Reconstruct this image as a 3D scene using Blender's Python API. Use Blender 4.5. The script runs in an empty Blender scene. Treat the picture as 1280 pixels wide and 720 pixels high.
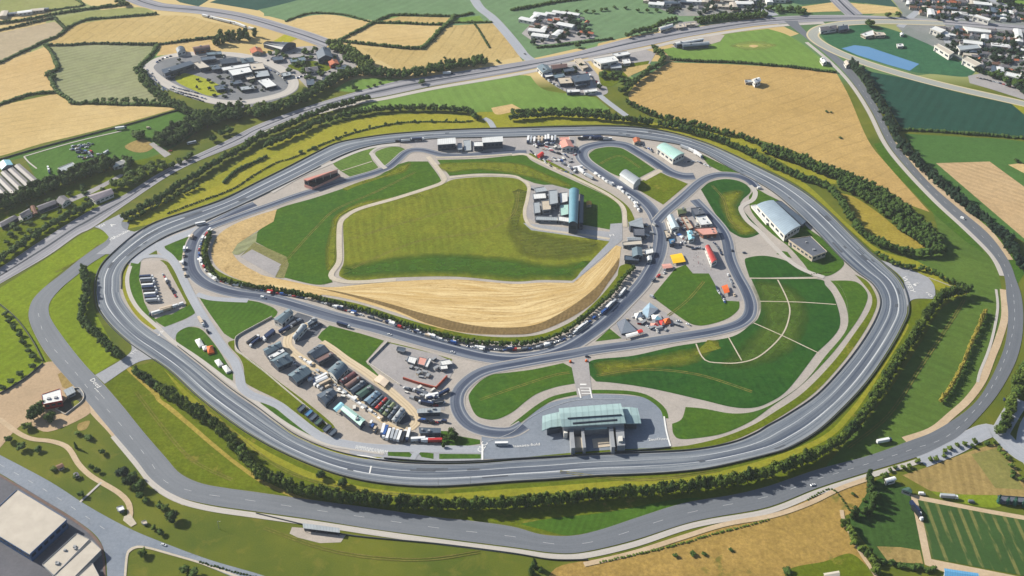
import bpy, bmesh, math, random
from mathutils import Vector, Matrix, Euler
from mathutils.geometry import tessellate_polygon
random.seed(7)
C = bpy.context.scene.collection
PI = math.pi
# ---------------------------------------------------------------- camera model
HFOV, PITCH, CAMH = math.radians(52), math.radians(36), 650.0
FPX = 640 / math.tan(HFOV / 2)
def G(u, v, z=0.0):
    """ground position (height z) seen at pixel u,v of the 1280x720 photograph"""
    a, b = (u - 640) / FPX, (360 - v) / FPX
    dx, dy, dz = a, math.cos(PITCH) + b * math.sin(PITCH), -math.sin(PITCH) + b * math.cos(PITCH)
    t = (CAMH - z) / -dz
    return Vector((dx * t, dy * t, z))
def mpp(u, v):
    p = G(u, v); d = (p - Vector((0, 0, CAMH))).dot(Vector((0, math.cos(PITCH), -math.sin(PITCH))))
    return d / FPX
def P(s):
    """'x,y x,y' -> list of tuples; a trailing c marks a sharp corner"""
    out = []
    for t in s.split():
        cor = t.endswith('c'); t = t.rstrip('c')
        out.append(tuple(float(k) for k in t.split(',')) + (cor,))
    return out
def smooth(pts, closed, n=6):
    """Catmull-Rom through pixel points (corners kept sharp)"""
    m = len(pts); res = []
    segs = m if closed else m - 1
    for i in range(segs):
        p1, p2 = pts[i], pts[(i + 1) % m]
        p0 = pts[i - 1] if (closed or i > 0) else p1
        p3 = pts[(i + 2) % m] if (closed or i + 2 < m) else p2
        if p1[-1]: p0 = p1
        if p2[-1]: p3 = p2
        k = len(p1) - 1
        straight = p1[-1] and p2[-1]
        for j in range(1 if straight else n):
            t = j / (1 if straight else n); r = []
            for q in range(k):
                a, b, c, d = p0[q], p1[q], p2[q], p3[q]
                lo, hi = min(b, c), max(b, c)
                val = .5 * (2*b + (c-a)*t + (2*a-5*b+4*c-d)*t*t + (3*b-a-3*c+d)*t**3)
                r.append(val)
            res.append(tuple(r))
    if not closed: res.append(tuple(pts[-1][:-1]))
    return res
# ---------------------------------------------------------------- objects
def tag(o, label=None, cat=None, group=None, kind=None):
    if label: o['label'] = label
    if cat: o['category'] = cat
    if group: o['group'] = group
    if kind: o['kind'] = kind
    return o
def mesh_obj(name, verts, faces, mat, parent=None, uvs=None, mats=None, midx=None, smooth_=False):
    me = bpy.data.meshes.new(name); me.from_pydata([tuple(v) for v in verts], [], faces)
    for m in (mats or [mat]): me.materials.append(m)
    if midx:
        for p, i in zip(me.polygons, midx): p.material_index = i
    if uvs:
        l = me.uv_layers.new(name='UVMap')
        for p in me.polygons:
            for li, vi in zip(p.loop_indices, p.vertices): l.data[li].uv = uvs[vi]
    if smooth_:
        for p in me.polygons: p.use_smooth = True
    o = bpy.data.objects.new(name, me); C.objects.link(o)
    if parent: o.parent = parent
    return o
def empty(name, loc, rz=0.0):
    o = bpy.data.objects.new(name, None); C.objects.link(o)
    o.location = loc; o.rotation_euler = (0, 0, rz); o.empty_display_size = 1
    return o
def copy_thing(o, loc, rz=0, sc=None):
    r = o.copy(); C.objects.link(r); r.location = loc; r.rotation_euler = (0, 0, rz)
    if sc is not None: r.scale = sc
    for ch in o.children:
        c = ch.copy(); C.objects.link(c); c.parent = r
        for g in ch.children:
            d = g.copy(); C.objects.link(d); d.parent = c
    return r
ORD = lambda n: str(n) + ('th' if 10 <= n % 100 <= 20 else {1: 'st', 2: 'nd', 3: 'rd'}.get(n % 10, 'th'))
Z = dict(field=.03, patch=.10, pave=.17, island=.24, road=.33, path=.40, mark=.47)
SHEETN = [0]
def sheet(name, s, mat, z, label, cat, sm=True, dz=0.0):
    pts = P(s) if isinstance(s, str) else s
    px = smooth(pts, True) if sm else [p[:2] for p in pts]
    v = [G(p[0], p[1], 0) for p in px]
    SHEETN[0] += 1
    for q in v: q.z = z + dz + SHEETN[0] * .0002
    tri = tessellate_polygon([[Vector((q.x, q.y, 0)) for q in v]])
    fs = []
    for t in tri:
        a, b, c = (v[i] for i in t)
        n = (b - a).cross(c - a).z
        if abs(n) < 1e-6: continue
        fs.append(tuple(t) if n > 0 else (t[0], t[2], t[1]))
    o = mesh_obj(name, v, fs, mat)
    return tag(o, label, cat, kind='structure')
def soft_mat(m):
    nm = 'soft_' + m.name
    if nm in bpy.data.materials: return bpy.data.materials[nm]
    c = m.copy(); c.name = nm; nt = c.node_tree; b = nt.nodes['Principled BSDF']
    uv = nt.nodes.new('ShaderNodeUVMap'); uv.uv_map = 'UVMap'; sp = nt.nodes.new('ShaderNodeSeparateXYZ'); nt.links.new(uv.outputs[0], sp.inputs[0])
    ge = nt.nodes.new('ShaderNodeNewGeometry'); no = nt.nodes.new('ShaderNodeTexNoise'); no.inputs['Scale'].default_value = .09; no.inputs['Detail'].default_value = 4
    nt.links.new(ge.outputs['Position'], no.inputs['Vector'])
    ad = nt.nodes.new('ShaderNodeMath'); ad.operation = 'MULTIPLY_ADD'; nt.links.new(no.outputs['Fac'], ad.inputs[0]); ad.inputs[1].default_value = .9; nt.links.new(sp.outputs['X'], ad.inputs[2])
    mr = nt.nodes.new('ShaderNodeMapRange'); mr.inputs[1].default_value = .35; mr.inputs[2].default_value = 1.6; nt.links.new(ad.outputs[0], mr.inputs[0])
    nt.links.new(mr.outputs[0], b.inputs['Alpha']); return c
def soft_sheet(name, s, mat, z, label, cat, d=12.0):
    """patch of another growth whose edge fades raggedly into what it lies in"""
    v = [G(p[0], p[1], 0) for p in smooth(P(s), True, 5)]
    ar = sum(a.x*b.y - b.x*a.y for a, b in zip(v, v[1:] + v[:1]))
    if ar < 0: v.reverse()
    n = len(v); inn = []
    for i in range(n):
        t = (v[(i+1) % n] - v[i-1]).normalized(); inn.append(v[i] + Vector((-t.y, t.x, 0))*d)
    SHEETN[0] += 1; z += SHEETN[0]*.0002
    vs = [(p.x, p.y, z) for p in v] + [(p.x, p.y, z + .004) for p in inn]; uv = [(0, 0)]*n + [(1, 0)]*n
    f = [(i, (i+1) % n, n + (i+1) % n, n + i) for i in range(n)]
    for t in tessellate_polygon([[Vector((q.x, q.y, 0)) for q in inn]]):
        A, B, D = (inn[i] for i in t); f.append(tuple(n + i for i in t) if (B-A).cross(D-A).z > 0 else tuple(n + i for i in (t[0], t[2], t[1])))
    return tag(mesh_obj(name, vs, f, soft_mat(mat), uvs=uv), label, cat, kind='structure')
def resample(p, n):
    d = [0]
    for a, b in zip(p, p[1:]): d.append(d[-1] + (b - a).length)
    out = []; j = 0
    for i in range(n):
        t = d[-1] * i / (n - 1)
        while j < len(d) - 2 and d[j + 1] < t: j += 1
        s = (t - d[j]) / max(1e-9, d[j + 1] - d[j])
        out.append(p[j].lerp(p[j + 1], min(1, max(0, s))))
    return out
def ribbon_from(L, R, name, mat, z, label, cat, kind='structure', rows=1):
    SHEETN[0] += 1; z += SHEETN[0] * .0002
    n = len(L); v = []; uv = []; f = []; u = 0
    for i in range(n):
        if i: u += (((L[i] + R[i]) - (L[i-1] + R[i-1])) * .5).length
        for k in range(rows + 1):
            t = k / rows; q = L[i].lerp(R[i], t); v.append((q.x, q.y, z)); uv.append((u, t))
    w = rows + 1
    for i in range(n - 1):
        for k in range(rows):
            a = i * w + k
            q = (a, a + 1, a + w + 1, a + w)
            A, B, D = (Vector(v[j]) for j in (q[0], q[1], q[3]))
            f.append(q if (B - A).cross(D - A).z > 0 else q[::-1])
    o = mesh_obj(name, v, f, mat, uvs=uv)
    return tag(o, label, cat, kind=kind)
def band(name, sl, sr, mat, z, label, cat, closed=False, n=260):
    """ribbon between two traced edges"""
    L = [G(*p[:2]) for p in smooth(P(sl), closed)]; R = [G(*p[:2]) for p in smooth(P(sr), closed)]
    if closed: L.append(L[0]); R.append(R[0])
    return ribbon_from(resample(L, n), resample(R, n), name, mat, z, label, cat), L, R
def cline(s, step=4.0, closed=False):
    """traced centre line -> evenly spaced world points"""
    pts = [G(*p[:2]) for p in smooth(P(s), closed)]
    if closed: pts.append(pts[0])
    tot = sum((b - a).length for a, b in zip(pts, pts[1:]))
    return resample(pts, max(2, int(tot / step) + 1))
def offset(c, w, closed=False):
    out = []
    n = len(c)
    for i in range(n):
        a = c[i - 1] if i else (c[-2] if closed else c[0])
        b = c[i + 1] if i < n - 1 else (c[1] if closed else c[-1])
        t = (b - a); t.z = 0; t.normalize()
        ww = w[i] if isinstance(w, list) else w
        out.append(c[i] + Vector((-t.y, t.x, 0)) * ww)
    return out
def road(name, s, w, mat, z, label, cat, closed=False, step=5.0):
    c = cline(s, step, closed)
    return ribbon_from(offset(c, w / 2, closed), offset(c, -w / 2, closed), name, mat, z, label, cat)
def rim(name, line, h, t, mat, label, cat, z0=0.0, group=None):
    """a low upright barrier or wall along world points"""
    L, R = offset(line, t / 2), offset(line, -t / 2); v = []; f = []
    for a, b in zip(L, R): v += [(a.x, a.y, z0), (a.x, a.y, z0 + h), (b.x, b.y, z0 + h), (b.x, b.y, z0)]
    for i in range(len(L) - 1):
        a = i * 4
        for k in range(3): f.append((a + k, a + k + 1, a + k + 5, a + k + 4))
    e = (len(L) - 1) * 4
    f += [(3, 2, 1, 0), (e, e + 1, e + 2, e + 3)]
    return tag(mesh_obj(name, v, f, mat), label, cat, group)
# ---------------------------------------------------------------- materials
KALB = 0.60
def lin(c): return tuple((x / 255 / 12.92) if x / 255 <= .04045 else ((x / 255 + .055) / 1.055) ** 2.4 for x in c)
def alb(c, k=None):
    return tuple(min(.9, x * (k or KALB)) for x in lin(c)) + (1,)
class NT:
    def __init__(s, name, rough=.9, spec=.2):
        s.m = bpy.data.materials.new(name); s.m.use_nodes = True; s.t = s.m.node_tree
        s.b = s.t.nodes['Principled BSDF']; s.b.inputs['Roughness'].default_value = rough
        s.b.inputs['Specular IOR Level'].default_value = spec
    def n(s, typ, **kw):
        nd = s.t.nodes.new(typ)
        for k, v in kw.items():
            if k in nd.inputs and not hasattr(nd, k): nd.inputs[k].default_value = v
            else: setattr(nd, k, v)
        return nd
    def l(s, a, b): s.t.links.new(a, b)
    def pos(s):
        if not hasattr(s, '_p'): s._p = s.n('ShaderNodeNewGeometry').outputs['Position']
        return s._p
    def noise(s, scale, detail=3, rough=.55, vec=None, dist=0.0):
        nd = s.n('ShaderNodeTexNoise'); nd.inputs['Scale'].default_value = scale; nd.inputs['Detail'].default_value = detail
        nd.inputs['Roughness'].default_value = rough; nd.inputs['Distortion'].default_value = dist
        s.l(vec or s.pos(), nd.inputs['Vector']); return nd.outputs['Fac']
    def ramp(s, fac, lo, hi, a=0.0, b=1.0):
        nd = s.n('ShaderNodeMapRange'); nd.inputs[1].default_value = lo; nd.inputs[2].default_value = hi
        nd.inputs[3].default_value = a; nd.inputs[4].default_value = b; s.l(fac, nd.inputs[0]); return nd.outputs[0]
    def mix(s, fac, a, b, mode='MIX'):
        nd = s.n('ShaderNodeMix', data_type='RGBA', blend_type=mode)
        for sock, val in ((nd.inputs[0], fac), (nd.inputs[6], a), (nd.inputs[7], b)):
            if isinstance(val, (tuple, list)): sock.default_value = val
            elif isinstance(val, (int, float)): sock.default_value = val
            else: s.l(val, sock)
        return nd.outputs[2]
    def math(s, op, a, b=0.0):
        nd = s.n('ShaderNodeMath', operation=op)
        for sock, val in ((nd.inputs[0], a), (nd.inputs[1], b)):
            if isinstance(val, (int, float)): sock.default_value = val
            else: s.l(val, sock)
        return nd.outputs[0]
    def rot(s, ang, sc=(1, 1, 1), vec=None):
        nd = s.n('ShaderNodeMapping'); nd.inputs['Rotation'].default_value = (0, 0, ang); nd.inputs['Scale'].default_value = sc
        s.l(vec or s.pos(), nd.inputs['Vector']); return nd.outputs['Vector']
    def wave(s, vec, scale, dist=0.0, dscale=1.0):
        nd = s.n('ShaderNodeTexWave', bands_direction='X'); nd.inputs['Scale'].default_value = scale
        nd.inputs['Distortion'].default_value = dist; nd.inputs['Detail Scale'].default_value = dscale
        nd.inputs['Detail'].default_value = 2
        s.l(vec, nd.inputs['Vector']); return nd.outputs['Fac']
    def out(s, col, bump=None, bs=.3):
        s.l(col, s.b.inputs['Base Color'])
        if bump is not None:
            nd = s.n('ShaderNodeBump'); nd.inputs['Strength'].default_value = bs; nd.inputs['Distance'].default_value = .4
            s.l(bump, nd.inputs['Height']); s.l(nd.outputs[0], s.b.inputs['Normal'])
        return s.m
def G1(c, f): return tuple(x * f for x in c[:3]) + (1,)
def ground_mat(name, c1, c2, big=.010, stripe=None, grain=.16, bare=None, lines=None, rough=.95, mott=.5):
    """soil or grass: two tones in large soft patches, mottling, grain; stripe=(angle,width m,amount,distort) mowing bands;
    lines=(angle,spacing m,width m,amount,distort) thin wheel lines; bare=(colour,threshold) worn patches"""
    t = NT(name, 1.0, 0)
    a, b = alb(c1), alb(c2)
    f = t.ramp(t.noise(big, 4, .6), .36, .64)
    col = t.mix(f, a, b)
    col = t.mix(mott, col, t.mix(t.ramp(t.noise(big * 9, 4, .65, dist=.6), .3, .7), G1(a, .72), G1(b, 1.28)))
    if stripe:
        w = t.wave(t.rot(stripe[0]), PI / (stripe[1] * 10) , stripe[3], .3)
        w = t.ramp(w, .35, .65)
        brk = t.ramp(t.noise(.02, 2), .3, .6)
        col = t.mix(t.math('MULTIPLY', t.math('MULTIPLY', w, stripe[2]), brk), col, (0, 0, 0, 1))
    if lines:
        w = t.wave(t.rot(lines[0]), PI / (lines[1] * 10), lines[4], .3)
        w = t.ramp(w, 1 - min(.9, (lines[2] / lines[1]) * 1.6), 1)
        col = t.mix(t.math('MULTIPLY', t.math('MULTIPLY', w, lines[3]), t.ramp(t.noise(.03, 3), .35, .6)), col, G1(b, .3))
    if bare:
        m = t.ramp(t.noise(.035, 5, .65, dist=.4), bare[1], bare[1] + .08)
        col = t.mix(m, col, alb(bare[0]))
    g = t.noise(.32, 4, .75)
    col = t.mix(t.ramp(g, .38, .64, 0, grain * 3.2), col, G1(a, .3))
    g2 = t.noise(.07, 5, .7, dist=.8)
    col = t.mix(t.ramp(g2, .42, .66, 0, grain * 2.4), col, G1(b, .5))
    return t.out(col, g, .25)
def pave_mat(name, c1, c2, scale=.03, cracks=.25, grain=.12, rough=.85):
    t = NT(name, rough, .08)
    col = t.mix(t.ramp(t.noise(scale, 5, .65, dist=.3), .32, .68), alb(c1), alb(c2))
    st = t.ramp(t.noise(scale * 5, 4, .7, dist=1.2), .56, .72)
    col = t.mix(t.math('MULTIPLY', st, cracks), col, G1(alb(c1), .45))
    g = t.noise(.4, 4, .75)
    col = t.mix(t.ramp(g, .35, .75, 0, grain * 2.4), col, G1(alb(c2), .3))
    oil = t.ramp(t.noise(.11, 4, .7, dist=2.0), .6, .7, 0, .22)
    col = t.mix(oil, col, G1(alb(c1), .5))
    return t.out(col)
def asphalt_mat(name, c1, c2, streak=.5, lines=(), edge=None, nv=9.0, rough=.7, median=None, xdark=None):
    """road surface: u runs along in metres, v across 0..1; worn bands run along it"""
    t = NT(name, rough, .15)
    uv = t.n('ShaderNodeUVMap'); uv.uv_map = 'UVMap'
    sep = t.n('ShaderNodeSeparateXYZ'); t.l(uv.outputs[0], sep.inputs[0])
    mp = t.n('ShaderNodeMapping'); mp.inputs['Scale'].default_value = (.0035, nv, 1); t.l(uv.outputs[0], mp.inputs['Vector'])
    n1 = t.noise(1.0, 4, .62, vec=mp.outputs[0])
    mp2 = t.n('ShaderNodeMapping'); mp2.inputs['Scale'].default_value = (.009, nv * 4.2, 1); t.l(uv.outputs[0], mp2.inputs['Vector'])
    n2 = t.noise(1.0, 3, .6, vec=mp2.outputs[0])
    f = t.math('ADD', t.math('MULTIPLY', n1, .68), t.math('MULTIPLY', n2, .32))
    base = t.mix(.5, alb(c1), alb(c2))
    col = t.mix(t.ramp(f, .42, .56), alb(c1), alb(c2))
    col = t.mix(1 - streak, col, base)
    pat = t.ramp(t.noise(.02, 4, .6), .35, .7)
    col = t.mix(t.math('MULTIPLY', pat, .22), col, G1(alb(c2), 1.25))
    wob = t.math('MULTIPLY', t.math('SUBTRACT', t.noise(.006, 2), .5), .05)
    v = sep.outputs['Y']; vw = t.math('ADD', v, wob)
    def bandmask(src, c, hw, soft):
        d = t.math('ABSOLUTE', t.math('SUBTRACT', src, c)); return t.ramp(d, hw + soft, hw)
    for (c, hw, soft, colr, amt, wobble) in lines:
        m = bandmask(vw if wobble else v, c, hw, soft)
        fade = t.ramp(t.noise(.012, 2), .3, .55, .35, 1)
        col = t.mix(t.math('MULTIPLY', t.math('MULTIPLY', m, amt), fade), col, alb(colr))
    if edge:
        d = t.math('ABSOLUTE', t.math('SUBTRACT', v, .5))
        col = t.mix(t.math('MULTIPLY', t.ramp(d, edge[0], edge[0] + .015), edge[2]), col, alb(edge[1]))
    if median:
        col = t.mix(bandmask(v, median[0], median[1], .008), col, alb(median[2]))
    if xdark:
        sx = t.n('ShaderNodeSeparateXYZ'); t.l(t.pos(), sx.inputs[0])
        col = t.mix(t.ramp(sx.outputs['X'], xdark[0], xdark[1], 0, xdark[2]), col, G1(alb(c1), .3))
    g = t.noise(.5, 4, .75)
    col = t.mix(t.ramp(g, .35, .75, 0, .2), col, G1(alb(c1), .3))
    return t.out(col)
def plain(name, c, rough=.6, spec=.3, var=.15, scale=.25, metal=0.0, ribs=None, k=None):
    """painted, metal or cloth surface with dirt; ribs=(spacing m, amount) raised seams along the local x axis"""
    t = NT(name, rough, spec); t.b.inputs['Metallic'].default_value = metal
    a = alb(c, k)
    col = t.mix(t.ramp(t.noise(scale, 5, .65), .3, .7), G1(a, 1 - var), G1(a, 1 + var * .4))
    if ribs:
        tc = t.n('ShaderNodeUVMap'); tc.uv_map = 'UVMap'
        w = t.wave(t.rot(0, vec=tc.outputs[0]), PI / (ribs[0] * 10))
        col = t.mix(t.math('MULTIPLY', t.ramp(w, .82, .97), ribs[1]), col, G1(a, .45))
        dirt = t.ramp(t.noise(.12, 4, .7, vec=t.rot(0, (1, .2, 1), tc.outputs[0])), .5, .75)
        col = t.mix(t.math('MULTIPLY', dirt, .25), col, G1(a, .6))
    else:
        dirt = t.ramp(t.noise(scale * 3, 5, .7), .5, .8)
        col = t.mix(t.math('MULTIPLY', dirt, var), col, G1(a, .5))
    return t.out(col)
def foliage_mat(name, c1, c2, trans=.0):
    t = NT(name, .8, .1)
    oi = t.n('ShaderNodeObjectInfo')
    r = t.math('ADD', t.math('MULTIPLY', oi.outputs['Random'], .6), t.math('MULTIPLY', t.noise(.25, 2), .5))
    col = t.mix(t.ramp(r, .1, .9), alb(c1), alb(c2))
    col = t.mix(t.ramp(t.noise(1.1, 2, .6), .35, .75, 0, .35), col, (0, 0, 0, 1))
    return t.out(col)
# ================================================================ materials of the ground
LIME = ground_mat('lime_grass', (140,156,44), (120,142,38), .012, stripe=(.5, 9, .12, 1.0), grain=.14)
LIME2 = ground_mat('meadow_grass', (122,132,34), (94,112,30), .015, grain=.16, bare=((156,144,66), .60))
VERGE = ground_mat('dry_verge_grass', (164,158,56), (136,142,44), .02, grain=.12)
GREEN = ground_mat('infield_grass', (66,106,44), (84,114,34), .012, stripe=(1.2, 7, .10, .6), grain=.13)
OLIVE = ground_mat('olive_grass', (146,146,52), (116,132,44), .014, stripe=(-.15, 9, .16, 6.0), grain=.17)
DARKG = ground_mat('lush_grass', (42,84,38), (58,100,38), .014, stripe=(-.2, 8, .12, 1.5), grain=.12)
MOWN = ground_mat('mown_grass', (88,122,42), (72,108,38), .02, stripe=(.35, 5.5, .15, .4), grain=.12)
MOWN2 = ground_mat('striped_lawn', (112,140,66), (94,124,58), .02, stripe=(-.9, 5.0, .26, .2), grain=.12)
RIGHTG = ground_mat('pasture', (100,124,54), (84,112,50), .010, stripe=(-1.0, 12, .10, .8), grain=.10)
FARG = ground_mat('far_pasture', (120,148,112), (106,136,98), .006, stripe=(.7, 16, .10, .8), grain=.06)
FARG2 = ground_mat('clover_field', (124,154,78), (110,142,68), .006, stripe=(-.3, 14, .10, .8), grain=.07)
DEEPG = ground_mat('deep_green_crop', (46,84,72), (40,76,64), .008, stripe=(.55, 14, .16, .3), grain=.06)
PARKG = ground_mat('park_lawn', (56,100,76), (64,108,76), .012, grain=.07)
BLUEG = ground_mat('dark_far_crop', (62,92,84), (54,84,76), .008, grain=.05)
GREYG = ground_mat('grey_green_crop', (162,164,130), (144,150,110), .008, stripe=(.95, 10, .18, .6), grain=.08)
PALEO = ground_mat('pale_olive_field', (158,160,106), (140,148,92), .01, grain=.08)
WHEAT = ground_mat('wheat', (202,180,126), (190,166,110), .008, lines=(.25, 17, 1.6, .3, 2.0), grain=.10, mott=.3)
WHEAT2 = ground_mat('pale_stubble', (214,188,138), (200,172,120), .010, lines=(.9, 14, 1.6, .25, 1.5), grain=.09, mott=.3)
WHEAT3 = ground_mat('barley', (212,188,136), (200,174,120), .008, lines=(1.25, 13, 1.5, .25, 1.5), grain=.08, mott=.3)
BIGW = ground_mat('ripe_wheat', (200,170,112), (186,156,98), .007, lines=(.95, 19, 1.3, .22, 5), grain=.10, mott=.35)
CRES = ground_mat('harvested_wheat', (226,198,140), (206,174,112), .014, lines=(1.5, 9, 2.2, .75, 12.0), grain=.13, mott=.5)
SANDY = ground_mat('gravel_bed', (216,190,140), (196,168,116), .02, grain=.14, bare=((150,126,84), .60))
BROWN = ground_mat('bare_soil', (150,128,90), (132,112,76), .03, stripe=(.2, 4, .2, 3), grain=.16)
TANF = ground_mat('dry_grassland', (190,158,92), (166,140,76), .018, grain=.18, bare=((110,116,52), .60))
TANF2 = ground_mat('dry_pasture', (178,156,102), (164,142,90), .02, stripe=(.2, 7, .16, 1), grain=.14, bare=((128,124,66), .64))
def rows_mat():
    t = NT('vegetable_rows', .95, .1); d = G(1182, 699) - G(1157, 629); a = math.atan2(d.y, d.x)
    w = t.ramp(t.wave(t.rot(-(a + PI/2)), PI/(8.5*10), .6, .2), .62, .9)
    br = t.ramp(t.noise(.05, 4, .7, vec=t.rot(-(a + PI/2), (1.6, .35, 1))), .46, .56)
    col = t.mix(t.ramp(t.noise(.03, 4, .6), .3, .7), alb((64,96,46)), alb((56,84,40)))
    col = t.mix(t.math('MULTIPLY', t.math('MULTIPLY', w, br), .55), col, alb((150,142,84)))
    g = t.noise(.32, 4, .75); col = t.mix(t.ramp(g, .3, .72, 0, .35), col, alb((30,48,24)))
    return t.out(col, g, .3)
STRIPED = rows_mat()
GREYT = ground_mat('grey_fallow', (186,172,146), (172,158,132), .01, grain=.06)
CONC = pave_mat('concrete_apron', (186,178,170), (168,162,156), .03, .3)
BEIGE = pave_mat('sandy_hardstanding', (188,179,170), (172,163,154), .03, .25)
GREYP = pave_mat('grey_paving', (172,168,168), (156,154,156), .03, .3)
BLUEP = pave_mat('dark_asphalt_apron', (142,150,162), (128,138,152), .02, .35)
JUNC = pave_mat('junction_asphalt', (168,170,176), (154,158,166), .02, .2)
PATHM = pave_mat('pale_gravel_path', (206,196,180), (190,180,162), .05, .15)
TANP = pave_mat('tan_path', (204,184,156), (188,166,136), .05, .2)
DIRT = pave_mat('dirt_yard', (198,172,140), (172,150,122), .02, .35)
TRACK = asphalt_mat('race_track_asphalt', (66,79,98), (144,151,158), .95,
    lines=((.33, .012, .012, (232,235,240), .8, True), (.66, .010, .012, (222,226,232), .6, True), (.5, .11, .05, (68,78,98), .6, True), (.82, .07, .05, (84,94,112), .5, True), (.17, .05, .05, (92,100,116), .4, True)), edge=(.465, (176,176,176), .5))
INNER = asphalt_mat('inner_circuit_asphalt', (62,74,96), (122,130,144), .95,
    lines=((.5, .12, .08, (44,58,86), .85, True), (.28, .02, .02, (205,208,212), .45, True)), edge=(.41, (188,182,174), .8), nv=5)
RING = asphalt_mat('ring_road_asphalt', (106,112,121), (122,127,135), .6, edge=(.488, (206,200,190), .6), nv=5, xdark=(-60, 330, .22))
MOTOR = asphalt_mat('motorway_asphalt', (108,111,121), (164,163,169), .9,
    lines=((.26, .008, .006, (205,205,205), .25, False), (.74, .008, .006, (205,205,205), .25, False)), edge=(.47, (196,190,184), .6), nv=6, median=(.5, .05, (48,56,70)))
LANE = asphalt_mat('lane_asphalt', (150,156,166), (170,174,182), .5, edge=(.45, (186,184,180), .5), nv=4)
TANROAD = asphalt_mat('sand_track_surface', (196,176,146), (214,198,170), .8, nv=4, lines=((.35,.05,.04,(150,132,106),.4,True),(.68,.05,.04,(156,138,110),.4,True)))
PALELANE = asphalt_mat('concrete_lane', (196,190,182), (178,174,170), .6, nv=3)
SLIP = asphalt_mat('slip_road_surface', (168,170,160), (150,154,152), .6, edge=(.36, (206,192,156), .95), nv=4)
WPAINT = plain('white_road_paint', (236,236,234), .6, .2, .12)
BARR = plain('weathered_dark_rail', (74,80,84), .6, .3, .2)
CONCW = plain('concrete_wall', (206,200,190), .8, .2, .2)
WATER = NT('pond_water', .06, .5)
WATER.b.inputs['Base Color'].default_value = alb((74,132,190)); _w = WATER.noise(.5, 3)
WATER = WATER.out(WATER.mix(WATER.ramp(WATER.noise(.01, 2), .3, .7), alb((84,132,176)), alb((98,144,184))), _w, .05)

# ================================================================ ground sheet to the horizon
def base_ground():
    t = NT('countryside', .95, .1)
    vo = t.n('ShaderNodeTexVoronoi'); vo.inputs['Scale'].default_value = .0042
    t.l(t.rot(.5, (1, 1.5, 1)), vo.inputs['Vector'])
    sp = t.n('ShaderNodeSeparateColor'); t.l(vo.outputs['Color'], sp.inputs[0])
    cr = t.n('ShaderNodeValToRGB'); cr.color_ramp.interpolation = 'CONSTANT'
    cols = [(112,146,88), (200,176,120), (98,130,80), (150,156,100), (120,150,84), (206,184,130), (86,118,76)]
    while len(cr.color_ramp.elements) < len(cols): cr.color_ramp.elements.new(.5)
    for i, (e, c) in enumerate(zip(cr.color_ramp.elements, cols)): e.position = i / len(cols); e.color = alb(c)
    t.l(sp.outputs[0], cr.inputs[0])
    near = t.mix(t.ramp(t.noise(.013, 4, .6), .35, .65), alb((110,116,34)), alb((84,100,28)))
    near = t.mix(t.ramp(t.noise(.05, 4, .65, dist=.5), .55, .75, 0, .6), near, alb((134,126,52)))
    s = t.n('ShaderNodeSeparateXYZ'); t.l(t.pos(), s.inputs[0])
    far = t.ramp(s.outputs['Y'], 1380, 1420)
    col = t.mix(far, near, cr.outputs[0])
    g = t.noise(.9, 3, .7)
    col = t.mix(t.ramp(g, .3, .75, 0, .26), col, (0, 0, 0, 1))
    m = t.out(col, g, .25)
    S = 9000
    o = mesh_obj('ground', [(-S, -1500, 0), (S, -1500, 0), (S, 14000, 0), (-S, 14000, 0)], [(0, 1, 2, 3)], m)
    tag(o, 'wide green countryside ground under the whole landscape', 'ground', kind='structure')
base_ground()
F = lambda nm, s, m, lab, sm=True, z='field', dz=0: sheet(nm, s, m, Z[z], lab, 'field', sm, dz)
GR = lambda s, m, lab, sm=True, z='island', dz=0: sheet('grass', s, m, Z[z], lab, 'grass', sm, dz)
PV = lambda nm, s, m, lab, sm=False, z='pave', dz=0: sheet(nm, s, m, Z[z], lab, 'paving', sm, dz)
# ---------------------------------------------------------------- fields, far to near
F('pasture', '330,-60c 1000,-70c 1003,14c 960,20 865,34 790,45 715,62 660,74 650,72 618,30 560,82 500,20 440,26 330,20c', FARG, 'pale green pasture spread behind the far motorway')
F('field', '-90,-30c 96,-24c 104,7c 60,13 0,17 -90,24c', PALEO, 'pale olive field in the far corner beside small white sheds', False)
F('field', '72,24c 110,15 172,9 198,17c 190,20 130,25 93,31 83,35c', PALEO, 'narrow pale green field above the big wheat field', True, 'field', .01)
F('field', '-90,50c 0,41c 68,27c 82,37c 72,46 55,53 12,73 0,76 -90,92c', GREYT, 'grey fallow field between two hedges', True)
F('wheat_field', '57,57c 95,31 140,24 190,20 235,20 262,27 315,39c 295,44c 200,55c 110,56', WHEAT, 'broad wheat field beside the curving far road', True)
F('wheat_field', '-90,94c 8,77c 57,58c 62,62 70,82 60,92 68,113c 30,120 0,131 -90,150c', WHEAT2, 'pale stubble field with a ragged dark edge', True)
F('field', '60,58c 115,56c 197,56c 190,68 172,85 185,108 207,127c 190,130 160,128 120,129 92,130c 75,115 66,100 72,82 66,66', GREYG, 'grey green crop field left of the circular compound', True)
F('wheat_field', '-90,154c 0,132 70,117c 92,131c 150,132 222,135c 170,150 100,168 50,180 0,195 -90,216c', WHEAT3, 'tan barley field under the grey green field', True)
F('pasture', '-60,215c 0,200c 60,183 160,155 225,137c 250,145 245,165 200,192 120,218c 48,228c 30,197c', ground_mat('paddock_grass', (98,134,66), (82,116,54), .012, stripe=(.4, 10, .12, 1), grain=.12), 'green paddock with parked vehicles beside the wood', True)
F('wheat_field', '362,29c 385,20 420,19 465,29c 423,51c 400,45', WHEAT3, 'small tan field beside the far road', True)
F('wheat_field', '477,26c 500,20.5c 565,22c 555,30c 500,29c', WHEAT, 'thin tan field strip under the pasture', False)
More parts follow.
